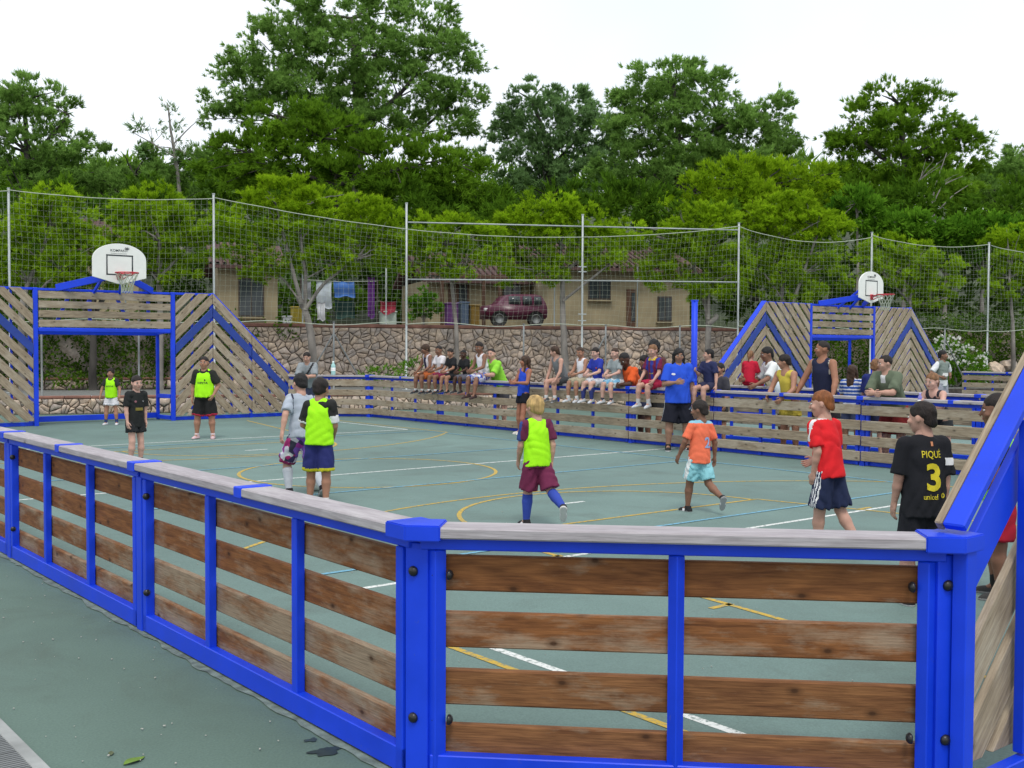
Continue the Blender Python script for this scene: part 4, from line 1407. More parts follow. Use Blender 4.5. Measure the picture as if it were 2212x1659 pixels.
# flowering oleander
ol = tree('flowering_bush', 'bush full of white flowers beside the farther goal wall at right', 37.2, [(2050, 768, 48, 38), (2100, 785, 40, 34), (2010, 775, 30, 30), (2075, 810, 70, 30)], [([(2065, 840), (2064, 810), (2060, 770)], .06, .02), ([(2066, 838), (2095, 800)], .03, .01)], BROAD, clump=.28, per=14, nb=6, ln=.16, wd=.04, cat='bush')
C_, N_, T_ = lobe_tufts(36.9, [(2045, 760, 50, 36), (2095, 778, 40, 30), (2060, 780, 60, 30)], .22, 3, .75)
leaf_obj('blossom', [blades(C_, N_, T_, 7, .075, .06, 1.0, broad=True)], PETAL, ol)
# pale rocks at the foot of the right hedge
for i, (px, py, s_) in enumerate(((2150, 800, .34), (2178, 790, .3), (2090, 815, .22), (2120, 806, .2))):
    bm = bmesh.new()
    bmesh.ops.create_icosphere(bm, subdivisions=2, radius=s_)
    for v in bm.verts:
        v.co *= 1 + rng.normal(0, .12)
        v.co.z *= .85
    p = wp(wall_a(px, N2 - 1.0), N2 - 1.0)
    z_ = z_at(p, py)
    o = link('rock', bm_mesh('rock', bm), None, STONE, Matrix.Translation((p[0], p[1], max(Z1 + .05, z_))))
    tag(o, ['tall pale rock under the hedge near the right edge', 'pale rock under the hedge, farthest right', 'small pale rock below the white flowers', 'low pale rock between the taller rocks and the flowers'][i], 'rock', 'pale rocks under the hedge')
# ------------------------------------------------------------------ bungalows on the upper terrace
CREAM = pmat('cream_plaster', (.30, .255, .155), .85, .12, 2, .3, 30)
ROOF = pmat('brown_roof_tiles', (.085, .045, .040), .85, .25, 5, .5, 20)
FRAME_D = pmat('dark_window_frame', (.05, .035, .025), .6)
GLASS = pmat('dark_window_glass', (.035, .045, .050), .12, .2, 2)
WHITE_P = pmat('white_plastic', (.68, .70, .70), .5, .06)
DOORW = pmat('brown_door', (.085, .040, .020), .6)

def facade(root, a0, a1, n, z0, z1, dep):
    c = wp((a0 + a1) / 2, n + dep / 2)
    return frame((c[0], c[1], (z0 + z1) / 2), (WDIR[0], WDIR[1], 0))

def bungalow(label, px0, px1, n, eave, ridge, wins=(), doors=(), posts=()):
    zb = Z2 + .0
    a0, a1 = wall_a(px0, n, 3.3), wall_a(px1, n, 3.3)
    root = empty('bungalow', (*wp((a0 + a1) / 2, n), zb), label, 'bungalow', 'cream bungalows above the stone wall')
    dep = 5.0
    m = facade(root, a0, a1, n, zb, eave, dep)
    link('wall', box_mesh(a1 - a0, dep, eave - zb, CREAM, .01), root, None, m)
    ov = .45
    prof = [(-ov, eave + .0), (dep / 2, ridge), (dep + ov, eave), (dep + ov, eave - .12), (dep / 2, ridge - .14), (-ov, eave - .12)]
    bm = bmesh.new()
    vs = []
    for a_ in (a0 - .3, a1 + .3):
        for d_, z_ in prof:
            q = wp(a_, n + d_)
            vs.append(bm.verts.new((q[0], q[1], z_)))
    k = len(prof)
    for i in range(k):
        bm.faces.new([vs[i], vs[(i + 1) % k], vs[k + (i + 1) % k], vs[k + i]])
    bm.faces.new(vs[:k][::-1])
    bm.faces.new(vs[k:])
    bmesh.ops.recalc_face_normals(bm, faces=bm.faces[:])
    rf = link('roof', bm_mesh('roof', bm), root, ROOF)
    # rows of tiles seen edge on under the eaves
    g_ = Geo()
    nt_ = int((a1 - a0 + .5) / .24)
    for i in range(nt_):
        a_ = a0 - .25 + i * .24
        pts = []
        for t in (0, .5, 1):
            d_ = -ov - .02 + (dep / 2 + ov) * t
            q = wp(a_, n + d_)
            pts.append((q[0], q[1], eave + .03 + (ridge - eave) * t))
        g_.tube(pts, .07, 5)
    o = link('roof_tiles', g_.mesh('roof_tiles', ROOF), rf)
    o['kind'] = 'stuff'
    for u0, u1, y0, y1 in wins:
        b0, b1 = wall_a(u0, n, 3.3), wall_a(u1, n, 3.3)
        q = wp((b0 + b1) / 2, n - .02)
        za, zc = z_at(q, y1), z_at(q, y0)
        fr = link('window', box_mesh(b1 - b0, .10, zc - za, FRAME_D, .01), root, None, frame((q[0], q[1], (za + zc) / 2), (WDIR[0], WDIR[1], 0)))
        q2 = wp((b0 + b1) / 2, n - .055)
        h = (b1 - b0 - .12) / 2
        for sg in (-1, 1):
            q3 = q2 + WDIR * sg * (h / 2 + .02)
            link('pane', box_mesh(h, .04, zc - za - .12, GLASS, 0), fr, None, frame((q3[0], q3[1], (za + zc) / 2), (WDIR[0], WDIR[1], 0)))
        q4 = wp((b0 + b1) / 2, n - .08)
        link('sill', box_mesh(b1 - b0 + .12, .14, .05, CREAM, .008), fr, None, frame((q4[0], q4[1], za - .03), (WDIR[0], WDIR[1], 0)))
    for u0, u1, y0 in doors:
        b0, b1 = wall_a(u0, n, 3.3), wall_a(u1, n, 3.3)
        q = wp((b0 + b1) / 2, n - .02)
        zc = z_at(q, y0)
        d_ = link('door', box_mesh(b1 - b0, .08, zc - zb, DOORW, .01), root, None, frame((q[0], q[1], (zb + zc) / 2), (WDIR[0], WDIR[1], 0)))
        q2 = wp((b0 * .3 + b1 * .7), n - .07)
        link('pane', box_mesh((b1 - b0) * .4, .03, (zc - zb) * .7, GLASS, 0), d_, None, frame((q2[0], q2[1], (zb + zc) / 2 + .1), (WDIR[0], WDIR[1], 0)))
    for u in posts:
        q = wp(wall_a(u, n - 1.5, 3.3), n - 1.5)
        bar('porch_post', (q[0], q[1], zb), (q[0], q[1], eave - .02), .10, .10, DOORW, root)
    if posts:
        q0, q1 = wp(a0 - .2, n - 1.5), wp(a1 + .2, n - 1.5)
        bar('porch_beam', (*q0, eave + .06), (*q1, eave + .06), .12, .14, DOORW, root)
    return root
NB = N2 + 5.2
bungalow('cream bungalow with dark roof left of the pine with the forked trunk', 470, 600, NB, 4.55, 5.5, [(515, 570, 600, 685)], (), ())
bungalow('cream bungalow with a porch behind the maroon car', 925, 1145, NB + .6, 4.25, 5.4, [(1085, 1125, 612, 660)], [(968, 1012, 606)], (955, 1045, 1080))
bungalow('cream bungalow with a window behind the middle net pole', 1170, 1490, NB - .6, 4.75, 5.8, [(1270, 1318, 604, 648), (1420, 1450, 640, 695)], [(1353, 1372, 625)], ())
bungalow('bungalow roof showing between the pines behind the left backboard', 190, 300, NB + 2, 5.2, 6.4, [(205, 250, 545, 590)], (), ())

# ---- belongings on the upper terrace
def cloth(name, label, px, y0, y1, wpx, colr, n=N2 + 2.0, wave=.06, group=None):
    mat = pmat(name + '_fabric_%d' % px, colr, .9, .1, 6)
    a0, a1 = wall_a(px - wpx / 2, n, 3), wall_a(px + wpx / 2, n, 3)
    q = wp((a0 + a1) / 2, n)
    zt, zb = z_at(q, y0), z_at(q, y1)
    U, V_ = np.meshgrid(np.linspace(0, 1, 15), np.linspace(0, 1, 11))
    ph = rng.uniform(0, 6)
    nn = n + wave * np.sin(U * 9 + ph) * (1 - .5 * V_) + .03 * np.sin(V_ * 6 + ph)
    aa = a0 + (a1 - a0) * (U + .03 * np.sin(V_ * 5 + ph))
    zz = zb + (zt - zb) * V_ - .03 * np.sin(U * math.pi) - .04 * np.sin(U * 7 + ph) * (1 - V_)
    P_ = np.stack([WDIR[0] * aa + WNRM[0] * nn, WDIR[1] * aa + WNRM[1] * nn, zz], -1).reshape(-1, 3)
    idx = np.arange(15 * 11).reshape(11, 15)
    F = np.stack([idx[:-1, :-1].ravel(), idx[:-1, 1:].ravel(), idx[1:, 1:].ravel(), idx[1:, :-1].ravel()], 1)
    P2 = P_ + np.array([WNRM[0], WNRM[1], 0]) * .012
    V = np.concatenate([P_, P2])
    rim = np.concatenate([idx[0], idx[1:, -1], idx[-1, -2::-1], idx[-2:0:-1, 0]])
    r2_ = np.roll(rim, -1)
    F = np.concatenate([F, F[:, ::-1] + 165, np.stack([rim, r2_, r2_ + 165, rim + 165], 1)])
    o = link(name, fast_mesh(name, V, [F], True, [mat]))
    tag(o, label, 'towel', group)
    return o
TWL = 'towels on the clothes line'
cloth('hanging_towel', 'pale blue-white towel on the clothes line', 700, 606, 664, 32, (.50, .56, .62), group=TWL)
cloth('hanging_towel', 'small white rag hanging lowest on the clothes line', 694, 652, 690, 16, (.62, .64, .68), N2 + 1.9, group=TWL)
cloth('hanging_towel', 'bright blue towel on the clothes line', 744, 606, 640, 44, (.07, .19, .55), group=TWL)
cloth('hanging_towel', 'dark green towel under the bright blue one', 745, 648, 686, 42, (.02, .06, .05), N2 + 2.3, group=TWL)
cloth('hanging_towel', 'purple towel at the right end of the clothes line', 802, 598, 685, 15, (.11, .025, .19), group=TWL)
cloth('hanging_towel', 'grey towel behind the forked pine trunk', 662, 606, 645, 20, (.30, .32, .36), group=TWL)
p0, p1 = wp(wall_a(650, N2 + 2.0, 3), N2 + 2), wp(wall_a(815, N2 + 2.0, 3), N2 + 2)
cl = empty('clothes_line', (*((p0 + p1) / 2), Z2), 'clothes line strung between two thin posts above the stone wall', 'clothes line')
zc = z_at(p0, 604)
g_ = Geo(); g_.tube([(*p0, zc), (*((p0 + p1) / 2), zc - .04), (*p1, zc)], .012, 5)
link('line', g_.mesh('line', ROPE), cl)
for p in (p0, p1):
    bar('line_post', (*p, Z2), (*p, zc + .05), .05, .05, FRAME_D, cl)

def crate(label, px, n, wpx, y0, colr, name='storage_bin', cat='bin', ribs=True):
    mat = pmat('%s_plastic_%d' % (name, px), colr, .45, .08)
    a0, a1 = wall_a(px - wpx / 2, n, 3), wall_a(px + wpx / 2, n, 3)
    q = wp((a0 + a1) / 2, n)
    zt = z_at(q, y0)
    root = empty(name, (*q, Z2), label, cat)
    h = zt - Z2
    link('body', box_mesh(a1 - a0, .45, h - .05, mat, .03), root, None, frame((*q, Z2 + (h - .05) / 2 + .01), (WDIR[0], WDIR[1], 0)))
    link('lid', box_mesh(a1 - a0 + .05, .5, .05, mat, .015), root, None, frame((*q, zt - .03), (WDIR[0], WDIR[1], 0)))
    if ribs:
        for t in (.2, .5, .8):
            r_ = wp(a0 + (a1 - a0) * t, n - .235)
            link('rib', box_mesh(.04, .03, h - .12, mat, .005), root, None, frame((*r_, Z2 + h / 2 - .02), (WDIR[0], WDIR[1], 0)))
    return root
crate('purple bin beside the porch of the middle bungalow', 975, N2 + 2.2, 24, 654, (.10, .02, .14))
crate('slate blue bin next to the purple one', 1001, N2 + 2.4, 18, 652, (.08, .12, .19))
crate('ochre bin left of the maroon car', 1024, N2 + 2.2, 18, 658, (.20, .12, .012))
crate('small white box on the wall top left of the clothes line', 620, N2 + .9, 16, 682, (.66, .68, .68), 'white_box', 'box', False)
crate('yellow crate beside the forked pine trunk', 646, N2 + 1.6, 34, 662, (.38, .29, .012), 'plastic_crate', 'crate')
crate('pale green box with a red cloth on it', 838, N2 + 1.6, 32, 672, (.40, .48, .42), 'pale_box', 'box', False)
cloth('red_cloth', 'red cloth lying over the pale green box', 838, 650, 676, 34, (.30, .02, .045), N2 + 1.33)

# maroon car parked behind the net
MAROON = pmat('maroon_car_paint', (.085, .010, .034), .35, .08)
TYRE = pmat('tyre_rubber', (.02, .02, .02), .9)
nC = N2 + 3.0
a0, a1 = wall_a(1040, nC, 3), wall_a(1170, nC, 3)
cl_ = a1 - a0
car = empty('parked_car', (*wp((a0 + a1) / 2, nC), Z2), 'maroon car parked before the porch of the middle bungalow', 'car')
def car_pt(u, v, z):
    q = wp(a0 + u * cl_, nC + v)
    return (q[0], q[1], Z2 + z)
prof = [(0, .30), (.01, .66), (.06, .78), (.24, .82), (.33, 1.10), (.40, 1.17), (.84, 1.18), (.93, 1.10), (.985, .80), (1, .6), (.99, .30)]
bm = bmesh.new()
ringA = [bm.verts.new(car_pt(u, -.72 + (.10 if z > .9 else 0), z)) for u, z in prof]
ringB = [bm.verts.new(car_pt(u, .72 - (.10 if z > .9 else 0), z)) for u, z in prof]
for i in range(len(prof)):
    j = (i + 1) % len(prof)
    bm.faces.new([ringA[i], ringA[j], ringB[j], ringB[i]])
bm.faces.new(ringA[::-1]); bm.faces.new(ringB)
bmesh.ops.recalc_face_normals(bm, faces=bm.faces[:])
bmesh.ops.bevel(bm, geom=bm.edges[:], offset=.05, segments=2, affect='EDGES')
link('body', bm_mesh('body', bm, True), car, MAROON)
for us in ((.34, .55), (.57, .74), (.76, .90)):
    g_ = Geo()
    V = [car_pt(us[0] + .01, -.705, .82), car_pt(us[1], -.705, .82), car_pt(us[1] - .01, -.635, 1.10), car_pt(us[0] + .02, -.635, 1.10)]
    V += [tuple(np.array(v) - np.append(WNRM, 0) * .02) for v in V]
    g_.add(V, [[0, 1, 2, 3], [7, 6, 5, 4], [0, 4, 5, 1], [1, 5, 6, 2], [2, 6, 7, 3], [3, 7, 4, 0]])
    link('side_window', g_.mesh('side_window', GLASS), car)
for u in (.2, .8):
    g_ = Geo()
    g_.tube([car_pt(u, -.74, .3), car_pt(u, -.66, .3), car_pt(u, -.55, .3)], .29, 18)
    tyr = link('wheel', g_.mesh('wheel', TYRE, True), car)
    g_ = Geo()
    c0 = np.array(car_pt(u, -.75, .3))
    g_.tube([c0, c0 + np.append(WNRM, 0) * .02, c0 + np.append(WNRM, 0) * .05], [.16, .19, .19], 14)
    link('rim', g_.mesh('rim', STEEL_D, True), tyr)
link('headlight', box_mesh(.12, .2, .10, WHITE_P, .02), car, None, frame(car_pt(.012, -.5, .62), (WDIR[0], WDIR[1], 0)))
# ------------------------------------------------------------------ people
class Sdf:
    """signed distance grid; shapes blend smoothly, then a surface is netted out of it"""
    def __init__(s, lo, hi, vs):
        s.vs = vs
        s.lo = np.asarray(lo, float) - 2 * vs
        n = np.ceil((np.asarray(hi, float) + 2 * vs - s.lo) / vs).astype(int) + 1
        s.n = n
        s.V = np.full(n, .25, np.float32)
        s.ax = [s.lo[i] + vs * np.arange(n[i]) for i in range(3)]
    def win(s, lo, hi, m):
        a = np.clip(np.floor((np.asarray(lo) - m - s.lo) / s.vs).astype(int), 0, s.n - 1)
        b = np.clip(np.ceil((np.asarray(hi) + m - s.lo) / s.vs).astype(int) + 1, 1, s.n)
        sl = tuple(slice(a[i], max(b[i], a[i] + 1)) for i in range(3))
        P = np.stack(np.meshgrid(*[s.ax[i][sl[i]] for i in range(3)], indexing='ij'), -1)
        return sl, P
    def blend(s, sl, d, k):
        a = s.V[sl]
        if k <= 0:
            s.V[sl] = np.minimum(a, d)
        else:
            h = np.clip(.5 + .5 * (a - d) / k, 0, 1)
            s.V[sl] = a * (1 - h) + d * h - k * h * (1 - h)
    def cone(s, p1, r1, p2, r2, k=.02, sq=None, cut=False, cut0=False, hollow=None):
        p1, p2 = np.asarray(p1, float), np.asarray(p2, float)
        R_ = max(r1, r2) * (1.0 if sq is None else 1.0)
        sl, P = s.win(np.minimum(p1, p2) - R_, np.maximum(p1, p2) + R_, k + 3 * s.vs)
        d = p2 - p1
        L2 = d @ d + 1e-12
        q = P - p1
        t_ = (q @ d) / L2
        t = np.clip(t_, 0, 1)
        e = q - t[..., None] * d
        if sq is not None:
            ax_, f_ = sq
            e = e + (f_ - 1) * (e @ ax_)[..., None] * ax_
        dist = np.linalg.norm(e, axis=-1) - (r1 + t * (r2 - r1))
        if sq is not None:
            dist = dist / (1 + (sq[1] - 1) * .35)
        if cut:
            dist = np.maximum(dist, (t_ - 1) * math.sqrt(L2))
        if cut0:
            dist = np.maximum(dist, -t_ * math.sqrt(L2))
        s.blend(sl, dist, k)
    def ell(s, c, M, r, k=.02, sub=False):
        """M rows: axes"""
        c, r = np.asarray(c, float), np.asarray(r, float)
        R_ = r.max()
        sl, P = s.win(c - R_, c + R_, k + 3 * s.vs)
        q = (P - c) @ np.asarray(M).T / r
        nq = np.linalg.norm(q, axis=-1)
        dist = (nq - 1) * np.minimum(r.min() * 1.3, R_) 
        if sub:
            s.V[sl] = np.maximum(s.V[sl], -dist)
        else:
            s.blend(sl, dist, k)
    def cut(s, p, n):
        sl, P = s.win(s.lo, s.lo + s.vs * s.n, 0)
        s.V = np.maximum(s.V, ((P - p) @ np.asarray(n, float)).astype(np.float32))
    def folds(s, amp, size, seed):
        """soft cloth folds: slanting creases that fade in and out"""
        X, Y, Z = np.meshgrid(*s.ax, indexing='ij', sparse=True)
        r_ = np.random.default_rng(seed)
        w = 0
        for k in range(6):
            d = r_.normal(size=3) * [1, 1, .55]
            d /= np.linalg.norm(d)
            q = r_.normal(size=3)
            q /= np.linalg.norm(q)
            ph = r_.uniform(0, 6, 2)
            a = np.sin((X * d[0] + Y * d[1] + Z * d[2]) * (6.3 / size) * r_.uniform(.7, 1.5) + ph[0])
            m = np.sin((X * q[0] + Y * q[1] + Z * q[2]) * (6.3 / size) * .33 + ph[1])
            w = w + (1 - 2 * np.abs(a) ** .7) * np.clip(m, 0, 1)
        s.V = s.V + (amp * w).astype(np.float32)
    def ripple(s, amp, f, ph):
        X, Y, Z = np.meshgrid(*s.ax, indexing='ij', sparse=True)
        w = np.sin(f * (X * 1.0 + .55 * Z) + ph) * np.sin(f * .8 * (Y - .4 * Z) + 1.7 * ph) + .6 * np.sin(f * 1.9 * (.5 * X + .35 * Y + Z) + 3 * ph)
        s.V = s.V + (amp * w).astype(np.float32)
    def net(s):
        V = s.V
        ins = V < 0
        c = np.zeros(np.array(V.shape) - 1, np.int8)
        for i in (0, 1):
            for j in (0, 1):
                for k in (0, 1):
                    c += ins[i:V.shape[0] - 1 + i, j:V.shape[1] - 1 + j, k:V.shape[2] - 1 + k]
        mixed = (c > 0) & (c < 8)
        idx = np.argwhere(mixed)
        if len(idx) == 0:
            return np.zeros((0, 3)), np.zeros((0, 4), int)
        num = np.full(mixed.shape, -1, np.int64)
        num[mixed] = np.arange(len(idx))
        cor = {}
        for i in (0, 1):
            for j in (0, 1):
                for k in (0, 1):
                    cor[i, j, k] = V[idx[:, 0] + i, idx[:, 1] + j, idx[:, 2] + k].astype(float)
        S, cnt = np.zeros((len(idx), 3)), np.zeros(len(idx))
        for a in range(3):
            for u in (0, 1):
                for v in (0, 1):
                    k0, k1 = [0, 0, 0], [0, 0, 0]
                    o = [x for x in range(3) if x != a]
                    k0[o[0]] = k1[o[0]] = u
                    k0[o[1]] = k1[o[1]] = v
                    k1[a] = 1
                    f0, f1 = cor[tuple(k0)], cor[tuple(k1)]
                    m = (f0 < 0) != (f1 < 0)
                    t = np.where(m, f0 / np.where(m, f0 - f1, 1), 0)
                    p = np.tile(np.array(k0, float), (len(idx), 1))
                    p[:, a] = t
                    S += p * m[:, None]
                    cnt += m
        verts = s.lo + s.vs * (idx + S / cnt[:, None])
        F = []
        for a in range(3):
            o = [(a + 1) % 3, (a + 2) % 3]
            sh = list(V.shape)
            sl0 = [slice(None)] * 3
            sl1 = [slice(None)] * 3
            sl0[a] = slice(0, sh[a] - 1)
            sl1[a] = slice(1, sh[a])
            e = ins[tuple(sl0)] != ins[tuple(sl1)]
            q = np.argwhere(e)
            q = q[(q[:, o[0]] > 0) & (q[:, o[0]] < sh[o[0]] - 1) & (q[:, o[1]] > 0) & (q[:, o[1]] < sh[o[1]] - 1)]
            if not len(q):
                continue
            pos = ins[q[:, 0], q[:, 1], q[:, 2]]
            def cell(du, dv):
                c_ = q.copy()
                c_[:, o[0]] += du
                c_[:, o[1]] += dv
                return num[c_[:, 0], c_[:, 1], c_[:, 2]]
            quad = np.stack([cell(-1, -1), cell(0, -1), cell(0, 0), cell(-1, 0)], 1)
            quad[~pos] = quad[~pos][:, ::-1]
            F.append(quad)
        F = np.concatenate(F)
        F = F[(F >= 0).all(1)]
        # relax once so the steps of the grid do not show
        A, Bn = np.zeros_like(verts), np.zeros(len(verts))
        for i in range(4):
            a, b = F[:, i], F[:, (i + 1) % 4]
            np.add.at(A, a, verts[b]); np.add.at(Bn, a, 1)
            np.add.at(A, b, verts[a]); np.add.at(Bn, b, 1)
        verts = .55 * verts + .45 * A / np.maximum(Bn, 1)[:, None]
        return verts, F

def unit(v):
    v = np.asarray(v, float)
    return v / (np.linalg.norm(v) + 1e-12)

SKINS = {}
def skin_mat(c):
    if c not in SKINS:
        m = pmat('skin_tone_%d' % len(SKINS), c, .55, .07, 9, spec=.3)
        p = m.node_tree.nodes['Principled BSDF']
        p.inputs['Subsurface Weight'].default_value = .0
        SKINS[c] = m
    return SKINS[c]
CLOTH = {}
def cloth_mat(c, rough=.85):
    if c not in CLOTH:
        CLOTH[c] = pmat('fabric_%d' % len(CLOTH), c, rough, .07, 7, .5, 16, spec=.25)
    return CLOTH[c]
HAIRM = {}
def hair_mat(c):
    if c not in HAIRM:
        HAIRM[c] = pmat('hair_%d' % len(HAIRM), c, .6, .35, 18, .8, 90, stretch=(1.6, 1.6, .35), spec=.35)
    return HAIRM[c]
EYE_D = pmat('dark_eye', (.02, .014, .01), .25, 0)
EYE_W = pmat('eye_white', (.6, .58, .55), .4, 0)
LIP = pmat('lip', (.34, .12, .10), .6, 0)
def floral_mat(name, cols):
    m, nt, p = new_mat(name)
    co_ = obj_coord(nt, (1, 1, 1), False)
    v = node(nt, 'ShaderNodeTexVoronoi', Scale=15)
    nt.links.new(co_, v.inputs['Vector'])
    n = node(nt, 'ShaderNodeSeparateColor')
    nt.links.new(v.outputs['Color'], n.inputs[0])
    st = [(i / len(cols), c) for i, c in enumerate(cols)]
    r_ = nt.nodes.new('ShaderNodeValToRGB')
    r_.color_ramp.interpolation = 'CONSTANT'
    e = r_.color_ramp.elements
    while len(e) < len(st):
        e.new(.5)
    for i, (q, c) in enumerate(st):
        e[i].position = q
        e[i].color = (*c, 1)
    nt.links.new(n.outputs[0], r_.inputs[0])
    nt.links.new(r_.outputs[0], p.inputs['Base Color'])
    p.inputs['Roughness'].default_value = .85
    return m
def as_mat(c):
    return c if not isinstance(c, tuple) else cloth_mat(c)

NEON = (.36, .86, .012)
def neon_mat():
    m = pmat('neon_yellow_fabric', NEON, .7, .05, 7, .5, 16, spec=.2)
    return m
NEON_M = neon_mat()
CLOTH[NEON] = NEON_M

LIGHT, FAIR, TAN, BROWN, DARK = (.50, .29, .22), (.56, .34, .27), (.36, .185, .12), (.22, .11, .07), (.075, .034, .022)
H_DARK, H_BROWN, H_BLOND, H_GINGER, H_BLACK, H_LTBR = (.014, .009, .007), (.05, .026, .014), (.46, .31, .12), (.22, .075, .022), (.008, .007, .007), (.20, .10, .045)

def pose(**k):
    d = dict(tl=3, ts=0, tw=0, hy=0, hp=0, Ll=(2, 5, 4, 0), Lr=(2, 5, 4, 0), Al=(2, 10, 12, 5), Ar=(2, 10, 12, 5), sit=False)
    d.update(k)
    return d

def joints(ps, hr=.155, bulk=1.0, sh=.096):
    J = {}
    rad = math.radians
    tl, ts = rad(ps['tl']), rad(ps['ts'])
    U = unit([math.sin(ts), math.sin(tl), math.cos(tl)])
    tw = rad(ps['tw'])
    X0 = np.array([math.cos(tw), math.sin(tw), 0])
    Rt = unit(X0 - (X0 @ U) * U)
    Ft = np.cross(U, Rt)
    J['U'], J['Rt'], J['Ft'] = U, Rt, Ft
    scale_leg = 1 - (hr - .13) * .6
    l1 = .238 * scale_leg
    l2 = .232 * scale_leg
    J['hipc'] = np.zeros(3)
    J['chest'] = U * .215
    J['neck'] = U * .315
    for sd, nm in ((-1, 'l'), (1, 'r')):
        fl, ab, kn, fp = ps['L' + nm]
        hip = np.array([sd * .047 * (.7 + .3 * bulk), 0, -.012])
        d1 = unit([sd * math.sin(rad(ab)), math.sin(rad(fl)), -math.cos(rad(fl)) if abs(fl) < 89 else -.02])
        knee = hip + l1 * d1
        a2 = rad(fl - kn)
        d2 = unit([sd * math.sin(rad(ab)) * .35, math.sin(a2), -math.cos(a2)])
        ank = knee + l2 * d2
        fd = unit([sd * .22, math.cos(rad(fp)), math.sin(rad(fp))])
        J['hip' + nm], J['knee' + nm], J['ank' + nm], J['fd' + nm], J['d2' + nm] = hip, knee, ank, fd, d2
        fu = unit(np.array([0, 0, 1.0]) - fd * fd[2])
        J['fu' + nm] = fu
        fl, ab, el, inn = ps['A' + nm]
        sho = U * .285 + Rt * sd * sh * (.75 + .25 * bulk)
        loc = lambda x, y, z: unit(Rt * x + Ft * y + U * z)
        u1 = loc(sd * math.sin(rad(ab)), math.sin(rad(fl)) * math.cos(rad(ab)), -math.cos(rad(fl)) * math.cos(rad(ab)))
        elb = sho + .165 * u1
        a2 = rad(fl + el)
        ii = rad(inn)
        u2 = loc(sd * math.sin(rad(ab)) * .5 * max(0, math.cos(rad(el))) - sd * math.sin(ii), math.sin(a2) * math.cos(ii), -math.cos(a2) * math.cos(ii))
        wri = elb + .138 * u2
        J['sho' + nm], J['elb' + nm], J['wri' + nm], J['u2' + nm] = sho, elb, wri, u2
    hb = rad(ps['hp'])
    up = unit(U * .45 + np.array([0, 0, .55]))
    f0 = unit(Ft - (Ft @ up) * up)
    hy = rad(ps['hy'])
    r0 = np.cross(f0, up)
    f1 = unit(f0 * math.cos(hy) - r0 * math.sin(hy))      # positive yaw looks left
    r1 = np.cross(f1, up)
    hu = unit(up * math.cos(hb) + f1 * math.sin(hb))
    hf = unit(f1 * math.cos(hb) - up * math.sin(hb))
    J['hu'], J['hf'], J['hrgt'] = hu, hf, r1
    J['hh'] = hr
    J['headc'] = J['neck'] + up * .012 + hu * (hr * .56)
    J['top'] = J['headc'] + hu * hr * .5
    low = min((J['ank' + n] - J['fu' + n] * .045)[2] for n in 'lr')
    low = min(low, min((J['ank' + n] - J['fu' + n] * .04 + J['fd' + n] * .10)[2] for n in 'lr'))
    if ps['sit']:
        low = -.066 * bulk
    for k_, v in list(J.items()):
        if isinstance(v, np.ndarray) and k_ not in ('U', 'Rt', 'Ft', 'hu', 'hf', 'hrgt') and not k_.startswith(('fd', 'fu', 'd2', 'u2')):
            J[k_] = v - np.array([0, 0, low])
    J['topz'] = max(J['top'][2], J['headc'][2] + hr * .5)
    return J

